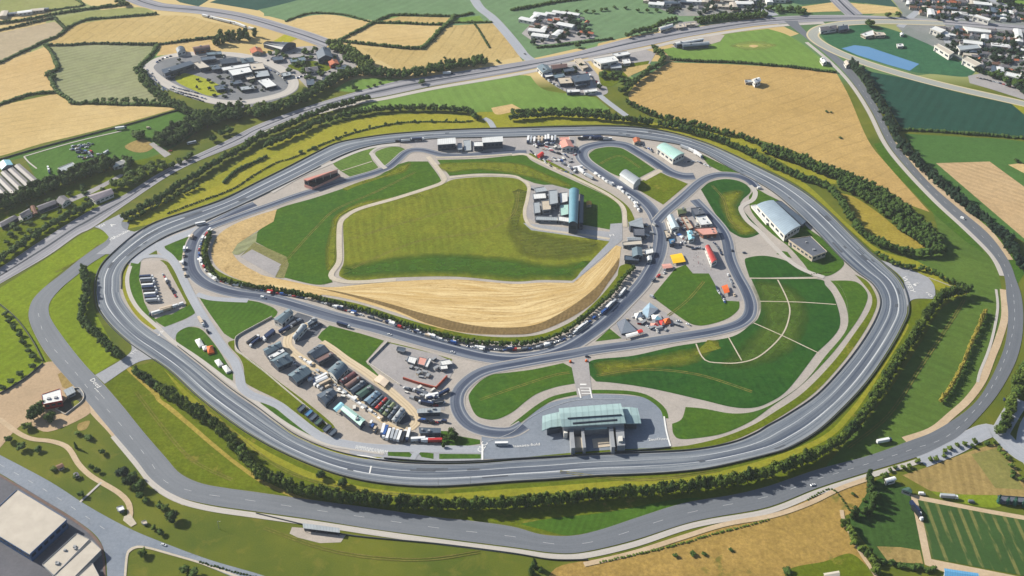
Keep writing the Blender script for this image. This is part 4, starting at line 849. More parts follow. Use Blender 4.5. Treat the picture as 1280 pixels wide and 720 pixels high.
tree_row('318,142 335,137 357,131 375,122 395,112 410,103 425,96 440,91 457,88 475,91 495,92 515,91 532,88 552,84 570,80 588,78 604,75', 6.0, 12, 8, 'round', 0, '{n} tree from the left in the wood above the motorway', 'trees of the motorway wood', .35, 2, 8)
tree_row('416,55 425,60 437,63 447,70 455,78 460,86', 7, 13, 8, 'round', 1, '{n} tree from the top in the grove beside the grey yard', 'trees of the yard grove', .4, 2, 9)
tree_row('205,176 218,168 232,160 248,153 262,147 280,141 296,139', 7.5, 14, 8, 'round', 0, '{n} big tree from the left in the wood beside the green paddock', 'trees of the paddock wood', .45, 3, 11)
tree_row('300,140 318,137 335,134', 6, 12, 9, 'round', 1, '{n} tree of the wood edge beside the circular compound', 'trees of the paddock wood', .4, 2, 9)
tree_row('290,163 280,167 268,172', 6, 10, 9, 'round', 0, '{n} roadside tree under the paddock wood', 'trees of the paddock wood', .4)
tree_row('-20,262 0,254 30,244 60,232 85,222 110,212 135,204', 6.5, 14, 7, 'round', 0, '{n} tall tree from the left in the dense row beside the sheds', 'trees beside the long sheds', .3, 2, 9)
tree_row('140,203 150,199 160,203 158,212', 5.5, 10, 8, 'round', 0, '{n} tree around the small white house', 'trees by the white house', .4)
tree_row('150,231 162,225 176,217 188,211 200,207', 6.2, 11, 8, 'round', 1, '{n} tree from the left in the clump above the motorway junction', 'trees by the junction', .4, 2, 9)
tree_row('-15,335 0,325 18,312 37,299 50,290 62,281 75,275 87,269 100,262 110,257', 5.0, 8.5, 7, 'round', 0, '{n} roadside tree from the left along the motorway hedge', 'trees of the motorway hedge', .35)
tree_row('216,206 225,201 238,193', 5, 7, 8, 'round', 0, '{n} tree beside the motorway lay-by', 'trees by the junction', .3)
tree_row('1064,80 1074,91 1085,107 1093,120 1101,133 1109,148 1116,162 1122,174 1131,187 1142,198 1151,206 1162,217 1173,227 1185,237 1198,248 1211,259 1223,269 1236,279 1248,289 1259,303 1269,317 1282,334', 6.0, 13, 8, 'round', 2, '{n} dark tree from the top in the row along the upper right road', 'dark roadside trees', .3)
tree_row('1232,389 1226,402 1219,418 1213,432 1207,447 1200,462 1193,475 1186,488 1176,501', 2.2, 6.5, 3.6, 'round', 3, '{n} golden shrub from the top of the isolated row in the pasture', 'golden shrub row', .1)
tree_row('1283,455 1277,470 1270,485 1265,500 1260,513 1256,525 1252,537', 5.2, 10, 6.5, 'round', 1, '{n} tree from the top in the row at the right edge', 'trees at the right edge', .3)
tree_row('1085,597 1088,606 1090,616 1091,626 1090,635 1082,639 1073,639 1066,643', 4.6, 10, 5.5, 'tall', 0, '{n} tree from the top in the hooked row beside the small dark field', 'trees of the hooked row', .3)
tree_row('1057,652 1061,660 1066,670 1071,678 1077,685 1083,692 1090,702 1096,712', 4.2, 8.5, 6.5, 'round', 1, '{n} tree from the top along the pale track at the lower right', 'trees along the pale track', .3)
tree_row('1105,702 1120,705 1137,708 1152,710 1166,712', 3.0, 4.5, 4.5, 'round', 0, '{n} low tree from the left under the tan strip', 'trees under the tan strip', .3)
tree_row('1249,624 1256,625 1263,626 1270,627 1277,628 1284,629 1291,630', 3.4, 9, 5, 'conifer', 4, '{n} blue green conifer from the left beside the vegetable field', 'blue green conifers', .1)
tree_row('1100,597 1115,590 1130,584 1148,577 1165,572 1182,566 1200,559 1215,554 1232,552 1245,555 1254,566 1259,577 1266,590 1276,602', 2.6, 4, 7, 'round', 1, '{n} roadside shrub from the left above the dry tan field', 'roadside shrubs', .4)
tree_row('140,-6 150,1 158,5', 7, 10, 12, 'round', 0, '{n} tree at the far left road', 'far roadside trees')
tree_row('272,52 280,46 288,44 298,44 306,46 312,42', 7.5, 14, 9, 'tall', 0, '{n} tree in the grove at the tip of the big wheat field', 'trees of the wheat tip grove', .4, 2, 10)
tree_row('172,86 178,94 184,104 196,116 210,126 224,133 238,141 250,143', 4.8, 8.5, 7.5, 'round', 0, '{n} tree from the top in the belt round the circular compound', 'trees round the circular compound', .35, 2, 7)
tree_row('60,93 68,95', 6, 8, 8, 'round', 0, '{n} big hedge tree by the pale stubble', 'field trees')
tree_row('120,126 136,125 146,126 157,125 183,126 200,127', 4.5, 6.5, 9, 'round', 0, '{n} hedge tree under the grey green field', 'hedge trees')
tree_row('816,60 824,66 830,73 826,80 815,86 806,92 798,98 788,106 778,114', 4.8, 9, 7, 'round', 0, '{n} tree from the top in the curved row left of the golden wheat', 'trees left of the golden wheat', .3)
tree_row('754,92 762,93 770,94 778,97 784,100', 6, 8, 10, 'round', 0, '{n} tree in the scrub beside the roadside works', 'scrub trees', .5, 2, 9)
tree_row('784,44 795,40 810,36 822,31 832,27 845,23', 5, 9, 8, 'round', 0, '{n} tree from the left in the bank below the far pasture', 'trees on the motorway bank', .2)
tree_row('872,26 885,24 900,22 915,21 930,20 945,19 956,17', 5, 9, 8, 'round', 0, '{n} tree from the left in the clipped row above the motorway', 'trees above the motorway', .15, 2, 8)
tree_row('1108,18 1116,16 1124,18', 6, 9, 10, 'round', 0, '{n} tree left of the far town', 'town edge trees')
tree_row('1242,92 1255,97 1268,102 1282,106', 5.5, 8, 9, 'round', 0, '{n} tree between town and car park', 'car park trees', .5, 2, 8)
tree_row('700,16 720,14 742,14 760,11 780,9', 4, 5.5, 13, 'round', 0, '{n} hedge tree behind the hamlet', 'hamlet hedge trees', .3)
tree_row('796,12 804,12 812,13 820,12', 4, 6, 11, 'round', 0, '{n} hedge tree right of the hamlet', 'hamlet hedge trees', .3)
tree_row('962,10 972,12 985,10 997,12 1004,14', 6, 8, 11, 'round', 0, '{n} tree left of the tan junction field', 'junction trees', .4, 2, 10)
tree_row('263,291 259,303 256,316 257,328 262,338 271,346 284,351 298,355 320,359 345,361 370,366 395,372 432,381.5 470,392 507,405 545,416.5 582,426 612,429 640,430 677,425 710,412 740,388 765,366 780,347 792,335', 2.7, 6.0, 4.6, 'round', 0, '{n} tree from the upper left in the row behind the cars at the wheat crescent', 'trees of the crescent row', .15)
# single trees ---------------------------------------------------
for x, y, r, h, lab in ((10,548,4,7,'round tree at the left edge below the footpath'),(26,558,5,8,'dark round tree left of the winding footpath'),(47,561,4,6,'round shrub beside the winding footpath'),(94,556,3,9,'slim tree above the winding footpath'),(112,547,3.5,5,'low bush above the footpath bend'),(127,564,3.5,6,'small bush near the ring road kerb'),(114,583,3,6,'first of two bushes right of the footpath'),(122,587,3,6,'second of two bushes right of the footpath'),
    (153,589,6,11,'blue green tree at the top of the roadside clump'),(161,601,6,10,'middle tree of the roadside clump'),(173,607,6,10,'right tree of the roadside clump'),(166,594,5,9,'tree behind the roadside clump'),(175,619,4,8,'bushy tree under the roadside clump'),(182,625,3.5,6,'low bush under the roadside clump'),(200,631,4,8,'bush left of the big lone tree'),(207,635,4,8,'tree touching the big lone tree'),(214,644,6.5,13,'big lone tree with a long shadow by the lower left road'),(192,659,3,6,'dark shrub left of the slip road'),(200,665,3.5,6,'dark shrub beside the slip road'),
    (66,586,4,4,'low bush beside the picnic hut'),(94,595,3,5,'bush beside the small hut'),(101,617,3.5,6,'round bush beside the straight path'),(177,690,5,8,'round tree on the lower grass corner'),(230,711,5,7,'bush at the bottom of the grass corner'),(242,716,5,7,'right bush at the bottom of the grass corner'),
    (47,512,7,13,'large dark tree beside the red walled building'),(40,519,6,11,'dark tree left of the red walled building'),(62,520,6.5,11,'bright green tree below the red walled building'),(33,532,5.5,8,'round tree at the end of the dirt yard'),(50,505,5,10,'tree touching the red walled building'),(96,541,4,4,'flat bush on the rough grass'),(110,546,4.5,4,'dark bush on the rough grass by the kerb'),
    (401,592,5,10,'left one of two round trees below the race track'),(428,602,5,10,'right one of two round trees below the race track'),
    (565,543,6.5,11,'round tree in the small garden lawn'),(556,548,2.2,6,'narrow hedge tree beside the garden lawn'),(554,556,2.2,6,'lower narrow hedge tree beside the garden lawn'),
    (668,703,4.5,12,'dark pointed tree at the lower edge'),(664,712,4.5,10,'dark pointed tree touching the lower edge'),(676,711,4,6,'shrub right of the pointed trees'),
    (172,167,10,13,'big spreading tree in the green paddock'),(1088,28,10,15,'big dark tree at the slip road bend'),(722,56,6,9,'lone round tree above the motorway'),(527,102,6,8,'round tree at the far end of the motorway wedge'),(443,109,6,9,'round tree in the motorway wedge'),(460,108,3.5,5,'first small bush in the motorway wedge'),(468,106,3.5,5,'second small bush in the motorway wedge'),(475,103,3.5,5,'third small bush in the motorway wedge'),
    (556,72,3,4,'lone bush in the large tan field'),(622,76,4,5,'bush at the corner of the large tan field'),(1271,200,4,6,'lone tree by the tan field corner'),(128,236,4,6,'round tree on the roof of the roadside house'),(8,302,4,6,'bush left of the roadside trees'),(985,713,5,5,'bush at the bottom of the tan grassland'),(844,694,2.6,3,'tuft bush in the tan grassland'),(866,692,3.2,3.4,'dark bush in the tan grassland'),(880,692,2.6,3,'small bush right of the dark bush'),(1033,139,3,3,'low dark scrub in the golden wheat field'),(1051,172,3,2.6,'lower patch of scrub in the golden wheat field'),(1039,140,2.4,2.4,'second tuft of scrub in the golden wheat field'),(914,687,2.4,2.6,'low bush pair in the tan grassland'),
    (1066,617,2.4,3,'small bush in the tan corner'),(1080,625,2.2,2.6,'lower small bush in the tan corner')):
    kd = 'conifer' if 'pointed' in lab or 'slim' in lab else 'round'
    tree_at(x, y, r, h, kd, 2 if 'blue' in lab else (1 if 'bright' in lab or int(x) % 3 == 0 else 0), lab)
for i, (x, y) in enumerate(((6,392),(11,400),(17,408),(24,417),(29,427),(35,438),(41,445),(40,457),(25,467),(14,476),(2,484))):
    tree_at(x, y, 4.2, 6.5, 'round', 0, ORD(i+1) + ' bush from the top along the dark fence of the left meadow', 'bushes along the left fence')
# scattered town and yard trees
def scatter(s, n, r, h, fi, lab, group):
    R = random.Random(n*3 + int(r*10)); pts = [p[:2] for p in P(s)]
    xs, ys = [p[0] for p in pts], [p[1] for p in pts]; k = 0
    def inside(x, y):
        c = False
        for (a, b), (d, e) in zip(pts, pts[1:] + pts[:1]):
            if (b > y) != (e > y) and x < (d - a)*(y - b)/(e - b) + a: c = not c
        return c
    while k < n:
        x, y = R.uniform(min(xs), max(xs)), R.uniform(min(ys), max(ys))
        if inside(x, y):
            k += 1; tree_at(x, y, r*R.uniform(.7,1.3), h*R.uniform(.7,1.3), 'round', fi, lab, group)
scatter('1130,2 1280,-6 1290,26 1165,22', 130, 5, 7, 2, 'tree among the far town houses', 'town trees')
scatter('1165,36 1290,42 1290,118 1225,90 1190,66', 210, 5, 7, 2, 'tree among the nearer town houses', 'town trees')
scatter('652,26 676,16 718,16 742,44 690,54 665,54', 60, 5, 7, 2, 'tree among the hamlet houses', 'hamlet trees')
scatter('800,0 960,-8 956,12 900,18 830,14', 70, 5, 7, 2, 'tree in the far industrial estate', 'estate trees')
scatter('200,80 226,70 300,70 340,84 350,104 300,126 240,116', 55, 3.6, 5.5, 2, 'tree in the circular compound', 'compound trees')
scatter('325,70 350,60 400,56 440,70 430,90 395,108 350,84', 60, 5, 7, 0, 'tree in the grey yard', 'yard trees')
scatter('676,84 735,76 752,112 715,116 690,102', 16, 4, 6, 2, 'tree among the roadside works', 'works trees')
scatter('0,262 40,250 100,232 140,222 200,200 204,212 150,244 110,262 60,284 0,320', 34, 4.5, 6, 0, 'tree around the roadside houses', 'roadside trees')
# the 300 that show largest become single trees, the rest one distant woodland
cp = Vector((0, 0, CAMH))
def inview(q):
    d = q - cp; zc = d.y*math.cos(PITCH) - d.z*math.sin(PITCH); uu = 640 + FPX*d.x/zc
    yc = d.y*math.sin(PITCH) + d.z*math.cos(PITCH); vv = 360 - FPX*yc/zc
    return -8 < uu < 1288 and -8 < vv < 728
TREES.sort(key=lambda t: (0 if inview(t[0]) else 1, (t[0] - cp).length/(t[1]*t[2])**.5))
R = random.Random(5)
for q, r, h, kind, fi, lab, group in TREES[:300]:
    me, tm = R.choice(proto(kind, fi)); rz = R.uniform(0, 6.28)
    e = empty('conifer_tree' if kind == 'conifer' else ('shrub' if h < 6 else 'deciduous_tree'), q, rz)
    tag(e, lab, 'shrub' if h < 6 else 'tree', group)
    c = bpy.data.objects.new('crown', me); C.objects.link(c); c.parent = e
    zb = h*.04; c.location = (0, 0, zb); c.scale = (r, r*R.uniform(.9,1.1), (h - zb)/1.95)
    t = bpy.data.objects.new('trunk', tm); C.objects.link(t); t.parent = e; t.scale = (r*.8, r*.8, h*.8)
V = {i: ([], []) for i in range(5)}
lib = {(k, s): crown_geo(random.Random(s + len(k)), k, 120) for k in ('round', 'tall', 'conifer') for s in range(4)}
for q, r, h, kind, fi, lab, group in TREES[300:]:
    v, f = lib[(kind, R.randrange(4))]; a = R.uniform(0, 6.28); ca, sa = math.cos(a), math.sin(a); VV, FF = V[fi]; k = len(VV)
    for p in v: VV.append((q.x + r*(p.x*ca - p.y*sa), q.y + r*(p.x*sa + p.y*ca), h*.05 + p.z*h*.49))
    for t in f: FF.append(tuple(k + i for i in t))
allv, allf, mi = [], [], []
for i in range(5):
    k = len(allv); allv += V[i][0]; allf += [tuple(k + j for j in t) for t in V[i][1]]; mi += [i]*len(V[i][1])
tag(mesh_obj('distant_woodland', allv, allf, None, mats=FOL, midx=mi), 'far belts and woods of dark green trees', 'woodland', kind='stuff')
# hedges ---------------------------------------------------------
def hedge(s, w, h, lab, fi=0):
    R = random.Random(len(s)*7 + int(h*10)); c = cline(s, max(2.5, w*.9)); v, f = [], []
    for q in c:
        hh = h*R.uniform(.7, 1.2); ww = w*R.uniform(.8, 1.25)
        p = Vector((q.x + R.uniform(-.4,.4), q.y + R.uniform(-.4,.4), hh*.42)); blob(v, f, p, ww*.62, R, 6, 4, .22, hh/ww*.9)
        for j in range(7):
            n = rnd_dir(R); n.z = abs(n.z); add_leaf(v, f, p + Vector((n.x*ww*.62, n.y*ww*.62, n.z*hh*.62)), n, .45, R)
    return tag(mesh_obj('hedge', v, f, FOL[fi]), lab, 'hedge')
hedge('-20,86 0,79 12,73 40,60 56,52 72,46 82,38 93,31 110,25 140,22.5 172,20 195,18', 5, 4, 'long hedge between fallow field and big wheat field')
hedge('57,57 85,57 115,55 150,55.5 197,56 230,52 262,48 290,45', 5, 4, 'straight hedge under the big wheat field')
hedge('57,58 63,64 70,78 72,88 62,92 66,104 72,116 84,123 92,130 115,129 150,131 190,131 222,134', 6, 5, 'winding hedge around the grey green field')
hedge('-20,137 0,131 20,124 40,118 70,116', 4.5, 4, 'hedge between stubble and barley fields')
hedge('197,57 190,68 176,82 172,88', 6, 5, 'short hedge right of the grey green field')
hedge('68,22 76,31 83,37', 5, 4, 'short hedge crossing the far strip field')
hedge('-10,40 20,34 45,28 68,23', 5, 4, 'hedge above the fallow field')
hedge('-10,31 30,26 70,18 110,12 160,6', 5, 5, 'far hedge along the pale olive field')
hedge('60,14 85,10 104,7 96,0', 4, 3, 'hedge at the corner of the pale olive field')
hedge('358,27 370,22 388,17 408,17 430,19 450,24 466,29', 4, 3, 'hedge over the small tan field')
hedge('424,51 440,43 452,37 466,29 480,23 490,19.5 520,19.5 570,20.5 590,17', 5, 4, 'diagonal hedge between the tan fields')
hedge('470,29 500,29 530,31 556,31', 5, 4, 'hedge above the square tan field')
hedge('427,52 450,55 480,58 510,61 527,61', 5, 5, 'hedge under the square tan field')
hedge('527,61 540,50 551,38 560,30 568,21', 7, 5, 'thick hedge right of the square tan field')
hedge('565,28.5 590,28.5 614,28', 4, 3, 'hedge above the large tan field')
hedge('640,13 665,9 690,4 720,0 740,-3', 6, 5, 'far hedge behind the hamlet')
hedge('840,75 870,77 905,78 940,80 960,82 985,84 1010,87 1044,91', 4.5, 4, 'hedge between green field and golden wheat')
hedge('1124,163 1160,164 1200,167 1240,170 1290,174', 5, 4, 'hedge under the dark green crop')
hedge('590,26 600,40 612,60', 3, 2, 'thin hedge beside the side road')
hedge('672,60 695,58 715,55 740,52 765,49', 4, 3.5, 'hedge strip above the motorway by the hamlet')
hedge('1062,638 1040,612 1010,625', 1.6, 1.0, 'low scrub line along the rough grassland', 1)
hedge('960,650 930,658 890,668 850,680 800,692 750,703', 1.8, 1.1, 'scrub line below the tan footpath', 1)
hedge('1000,345 1040,340', 1.2, 1, 'low shrub line in front of the dark flat block', 1)
hedge('262,292 258,303 256,318 259,332', 1.5, 1.0, 'low hedge at the sandy end of the crescent')
hedge('590,151.5 575,153 545,152.5 510,153 482,157 460,162 440,167 415,176 400,182 384,189', 2.2, 2.2, 'thin hedge along the lower edge of the hay meadow')
hedge('380,192 362,199 345,204 318,219 290,237 250,252 210,267', 2.0, 1.8, 'low dark hedge line above the race track bend')
hedge('280,229 290,219 300,212 320,203 333,197', 3.5, 4, 'bushy hedge at the left end of the hay meadow')
hedge('250,703 285,713 320,722', 1.6, 1.2, 'low hedge along the lower left road')
# ================================================================ buildings
def metal(nm, c, rib=2.4, amt=.5, **k): return plain(nm, c, .45, .4, .14, .12, ribs=(rib, amt), **k)
TEAL = metal('teal_metal_roof', (160,186,188), 5.5, .35); SLATE = metal('slate_metal_roof', (104,124,136), 2.2, .4); DSLATE = metal('dark_metal_roof', (78,92,108), 2.2, .4)
WHITE = metal('white_metal_roof', (228,230,230), 2.6, .3); GREYR = metal('grey_metal_roof', (168,176,182), 2.6, .35); PINK = metal('pink_tiled_roof', (222,150,134), 1.4, .3)
MINT = metal('mint_metal_roof', (182,222,212), 2.2, .6); CREAM = plain('cream_membrane_roof', (196,188,176), .8, .1, .14, .08); DFLAT = plain('dark_felt_roof', (98,104,116), .9, .15, .18, .08)
REDR = metal('red_metal_roof', (176,52,46), 3, .25); GREENR = metal('green_metal_roof', (70,100,90), 1.8, .5); BLUER = metal('blue_metal_roof', (70,130,176), 1.6, .4); BROWNR = metal('brown_metal_roof', (132,104,98), 1.8, .5)
OLIVER = metal('olive_metal_roof', (112,124,86), 1.8, .5); REDD = metal('dark_red_roof', (104,58,62), 1.8, .4); SKYR = plain('light_blue_canopy', (150,208,226), .5, .4, .1); YELL = plain('yellow_canopy_cloth', (244,196,38), .7, .2, .10, .5)
TERRA = plain('terracotta_tiles', (184,112,84), .85, .15, .25, .2); BRTILE = plain('brown_tiles', (128,98,84), .85, .15, .25, .2); GRTILE = plain('grey_slates', (122,120,126), .8, .2, .25, .2)
WALLW = plain('white_render', (222,220,214), .8, .2, .14, .15); WALLG = plain('grey_cladding', (150,154,160), .6, .3, .15, .15); WALLD = plain('dark_cladding', (66,78,96), .6, .3, .15, .15); WALLB = plain('beige_cladding', (196,184,166), .8, .2, .15, .15)
WALLR = plain('red_painted_wall', (168,26,34), .6, .3, .15, .2); WALLBR = plain('brick_wall', (150,104,84), .85, .15, .2, .4); WALLBLUE = plain('blue_cladding', (48,92,140), .5, .35, .12, .15)
GLASS = plain('window_glass', (52,66,84), .12, .6, .1); SEAT = plain('dark_seats', (46,54,70), .7, .3, .3, 1.2); DOORM = plain('grey_door', (92,98,106), .6, .3, .1); PINKP = plain('pink_concrete', (214,158,146), .8, .2, .12)
ORANGE = plain('orange_canvas', (236,110,50), .7, .2, .1, .6); WCLOTH = plain('white_canvas', (240,240,238), .7, .2, .06, .6); GCLOTH = plain('grey_canvas', (98,106,122), .7, .2, .1, .6); REDC = plain('red_canvas', (206,52,48), .7, .2, .1, .6)
def quad_w(s, h):
    q = [G(p[0], p[1], h) for p in P(s)]
    ar = sum(a.x*b.y - b.x*a.y for a, b in zip(q, q[1:] + q[:1]))
    return q, ar > 0
def box_mesh(name, corners, z0, z1, mat, parent, caps=True):
    """prism over a world quad"""
    n = len(corners); v = [(c.x, c.y, z0) for c in corners] + [(c.x, c.y, z1) for c in corners]
    ar = sum(a.x*b.y - b.x*a.y for a, b in zip(corners, corners[1:] + corners[:1]))
    f = [(i, (i+1) % n, n + (i+1) % n, n + i) for i in range(n)]
    if caps: f += [tuple(range(n, 2*n)), tuple(reversed(range(n)))]
    if ar < 0: f = [t[::-1] for t in f]
    return mesh_obj(name, v, f, mat, parent)
def inset(q, d):
    c = sum(q, Vector())/len(q); return [c + (p - c)*(1 - d/max(1e-6, (p - c).length)) for p in q]
def panel(name, a, b, t0, t1, z0, z1, mat, parent, proud=.06, outw=1):
    """flat box standing proud of the wall a-b"""
    d = (b - a); d.z = 0; L = d.length; d.normalize(); n = Vector((d.y, -d.x, 0))*outw
    p, q = a + d*L*t0, a + d*L*t1
    cs = [p - n*.05, q - n*.05, q + n*proud, p + n*proud]
    return box_mesh(name, cs, z0, z1, mat, parent)
def roof_mesh(q, h, typ, rise, mat, parent, over=.5, thick=.35):
    c = sum(q, Vector())/4; q = [p + (p - c).normalized()*over for p in q]
    A, B, Cc, D = [Vector((p.x, p.y, h)) for p in q]
    L = (B - A).length; W = (D - A).length
    if typ == 'flat': prof = [(0, .0), (1, .0)]
    elif typ == 'gable': prof = [(0, 0), (.5, rise), (1, 0)]
    elif typ == 'shed': prof = [(0, rise), (1, 0)]
    else: prof = [(i/8, rise*math.sin(PI*i/8)**.8 if 0 < i < 8 else 0) for i in range(9)]
    v, uv, f = [], [], []
    for lay in (0, -thick):
        for t, z in prof:
            for e, (s, w) in enumerate(((A, D), (B, Cc))):
                p = s.lerp(w, t); v.append((p.x, p.y, p.z + z + lay + thick)); uv.append((e*L, t*W))
    n = len(prof)
    for i in range(n - 1):
        a = i*2; f.append((a, a+1, a+3, a+2)); b = 2*n + a; f.append((b, b+2, b+3, b+1))
        f.append((a, a+2, b+2, b)); f.append((a+1, b+1, b+3, a+3))
    e = 2*(n-1); f += [(0, 2*n, 2*n+1, 1), (e, e+1, 2*n+e+1, 2*n+e)]
    A3 = [Vector(v[i]) for i in f[0][:3]]
    if (A3[1] - A3[0]).cross(A3[2] - A3[0]).z < 0: f = [t[::-1] for t in f]
    return mesh_obj('roof', v, f, mat, parent, uvs=uv), prof
def building(name, s, h, typ, rmat, wmat, lab, cat='building', rise=None, win=4, group=None, door=True, base=0.0, winz=None, vent=0):
    q, ccw = quad_w(s, h)
    if not ccw: q = [q[1], q[0], q[3], q[2]]
    if (q[3] - q[0]).length > (q[1] - q[0]).length*1.05: q = q[1:] + q[:1]
    W = (q[3] - q[0]).length; L = (q[1] - q[0]).length
    if rise is None: rise = W*{'gable': .2, 'barrel': .26, 'shed': .1, 'flat': 0}[typ]
    c = sum(q, Vector())/4; e = empty(name, (c.x, c.y, 0)); tag(e, lab, cat, group)
    lq = [Vector((p.x - c.x, p.y - c.y, 0)) for p in q]; wq = inset(lq, .3)
    n = 4; v = [(p.x, p.y, base) for p in wq] + [(p.x, p.y, h) for p in wq]; f = [(i, (i+1) % 4, 4 + (i+1) % 4, 4 + i) for i in range(4)]
    r, prof = roof_mesh(lq, h, typ, rise, rmat, e)
    if typ in ('gable', 'barrel'):          # gable end walls follow the roof
        for (s0, s1) in ((wq[1], wq[2]), (wq[3], wq[0])):
            k = len(v); pr = prof if s0 == wq[1] else [(1 - t, z) for t, z in reversed(prof)]
            for t, z in prof: p = s0.lerp(s1, t); v.append((p.x, p.y, h + z))
            f.append(tuple(range(k, k + len(prof))))
    if typ == 'shed':
        a, b = wq[0], wq[1]; k = len(v); v += [(a.x, a.y, h), (b.x, b.y, h), (b.x, b.y, h + rise), (a.x, a.y, h + rise)]; f.append((k, k+3, k+2, k+1))
        d, g = wq[3], wq[2]; v += [(d.x, d.y, h), (g.x, g.y, h)]; f += [(k, k+3, k+4), (k+1, k+5, k+2)]
    mesh_obj('wall', v, f, wmat, e)
    if typ == 'flat':                       # low parapet
        for i in range(4):
            a, b = lq[i], lq[(i+1) % 4]; d = (b - a).normalized(); nn = Vector((d.y, -d.x, 0))
            box_mesh('parapet', [a + nn*.62, b + nn*.62, b + nn*.32, a + nn*.32], h - .3, h + .9, wmat, e)
    for i in range(4):
        a, b = wq[i], wq[(i+1) % 4]; d = b - a; nn = Vector((d.y, -d.x, 0)).normalized()
        if nn.y > .35 or not win: continue
        L2 = d.length; k = max(1, min(win, int(L2/5)))
        zz = winz or (h*.45, h*.75)
        for j in range(k):
            t = (j + .5)/k; panel('window', a, b, t - .32/k, t + .32/k, zz[0], zz[1], GLASS, e)
        if door and nn.y < -.2 and i % 2 == 0: panel('door', a, b, .06, .06 + min(.2, 3.5/L2), 0, min(h*.55, 3.2), DOORM, e, .09); door = False
    R = random.Random(int(L*10 + W))
    for j in range(vent):
        t, w_ = R.uniform(.1, .9), R.uniform(.2, .8); p = lq[0].lerp(lq[1], t).lerp(lq[3].lerp(lq[2], t), w_); s2 = R.uniform(.5, 1.3)
        z = h + (rise if typ != 'flat' else 0)*.3
        box_mesh('roof_vent', [p + Vector((-s2, -s2, 0)), p + Vector((s2, -s2, 0)), p + Vector((s2, s2, 0)), p + Vector((-s2, s2, 0))], z, z + 1.6 + rise*.6, WALLG, r)
    return e
B = building
# lower left warehouses
B('warehouse', '22,613 83,650 37,693 -24,656', 9, 'flat', CREAM, WALLBLUE, 'big cream roofed warehouse with blue walls at the lower left', 'warehouse', win=6, vent=0)
B('storage_building', '96,668 54,706 68,719 111,675', 5, 'flat', CREAM, WALLG, 'long cream roofed storage block beside the big warehouse', 'storage block', win=0, vent=5)
B('storage_building', '114,677 66,722 80,734 126,688', 5, 'flat', CREAM, WALLG, 'second long cream roofed storage block nearer the road', 'storage block', win=0)
B('storage_building', '115,705 82,735 92,760 128,730', 5, 'flat', CREAM, WALLG, 'short cream roofed block in the corner of the warehouse yard', 'storage block', win=0)
B('depot_building', '53,494 75,487 77.5,501 54.5,505.5', 7, 'flat', WHITE, WALLR, 'white roofed building with red walls in the dirt yard', 'building', win=3, vent=2)
B('garage_building', '80,489 91,484 94,490 84,495', 4, 'shed', GREYR, WALLG, 'small grey garage behind the red walled building', 'garage', win=2)
# spectator stand by the lower road
st = empty('spectator_stand', G(400, 661)); tag(st, 'grey roofed spectator stand beside the lower ring road', 'stand')
def local(pts, e): return [p - e.location for p in pts]
q = local([G(379, 655, 4), G(424, 661, 4), G(424, 666, 4), G(380, 660.5, 4)], st); q = [Vector((p.x, p.y, 0)) for p in q]
roof_mesh(q, 4, 'shed', .6, GREYR, st)
for k, (t) in enumerate((.03, .35, .65, .97)):
    for a, b in ((0, 1), (3, 2)):
        p = q[a].lerp(q[b], t); box_mesh('post', [p + Vector((-.15,-.15,0)), p + Vector((.15,-.15,0)), p + Vector((.15,.15,0)), p + Vector((-.15,.15,0))], 0, 4, DOORM, st)
for k in range(3): box_mesh('bench', [q[0].lerp(q[3], .2 + .25*k), q[1].lerp(q[2], .2 + .25*k), q[1].lerp(q[2], .32 + .25*k), q[0].lerp(q[3], .32 + .25*k)], 0, 1.6 - .5*k, SEAT, st)
# planted yard behind the red walled building
rim('boundary_wall', cline('84,497c 92,487c 99,486 105,494 103,502 92,511 82,519c 70,512c', 1.5), 1.6, .5, CONCW, 'pale wall round the planted yard beside the red walled building', 'wall')
sheet('planted_bed', '84,498c 92,489 99,488 103,495 101,502 91,510 82,516c 72,512c', pave_mat('dark_bed', (86,80,70), (66,70,60), .1, .6), Z['island'], 'dark planted bed beside the red walled building', 'planting bed')
sheet('planted_bed', '89,503 93,500 99,502 98,506 92,509', ground_mat('bed_grass', (150,150,70), (128,136,60), .1, grain=.2), Z['island'] + .03, 'small lime island in the planted bed', 'planting bed')
# ---------------------------------------------------------------- pavilion
pv = empty('pavilion', G(740, 545)); tag(pv, 'large pavilion with teal metal roof, two wings and two entrance towers', 'pavilion')
def W(pts, z): return [Vector((p.x - pv.location.x, p.y - pv.location.y, 0)) for p in (G(u, v, z) for u, v in pts)]
def slab_roof(name, pts, zs, mat, e, thick=.8, rows=None):
    """roof sheet through rows of world points with heights"""
    v, uv, f = [], [], []; m = len(pts[0])
    for lay in (0, thick):
        for i, row in enumerate(pts):
            for j, (u, vv) in enumerate(row):
                p = G(u, vv, zs[i][j] if isinstance(zs[i], list) else zs[i]) - e.location; v.append((p.x, p.y, p.z - lay)); uv.append((p.x, p.y))
    n = len(pts)
    for i in range(n - 1):
        for j in range(m - 1):
            a = i*m + j; f.append((a, a+m, a+m+1, a+1)); b = a + n*m; f.append((b, b+1, b+m+1, b+m))
    k = n*m
    for j in range(m - 1): f.append((j, j+1, k+j+1, k+j)); e_ = (n-1)*m + j; f.append((e_, k+e_, k+e_+1, e_+1))
    for i in range(n - 1): a = i*m; f.append((a, k+a, k+a+m, a+m)); b = a + m - 1; f.append((b, b+m, k+b+m, k+b))
    return mesh_obj(name, v, f, mat, e, uvs=uv)
main = slab_roof('roof', [[(698.5,510.5),(737,507),(776,504.2)], [(699.5,517),(739,514),(778,511)], [(700.5,524),(741,521.5),(780,519)], [(702.2,533.5),(742,531),(782.3,528.8)]], [13.5, 15.5, 15, 12.5], TEAL, pv)
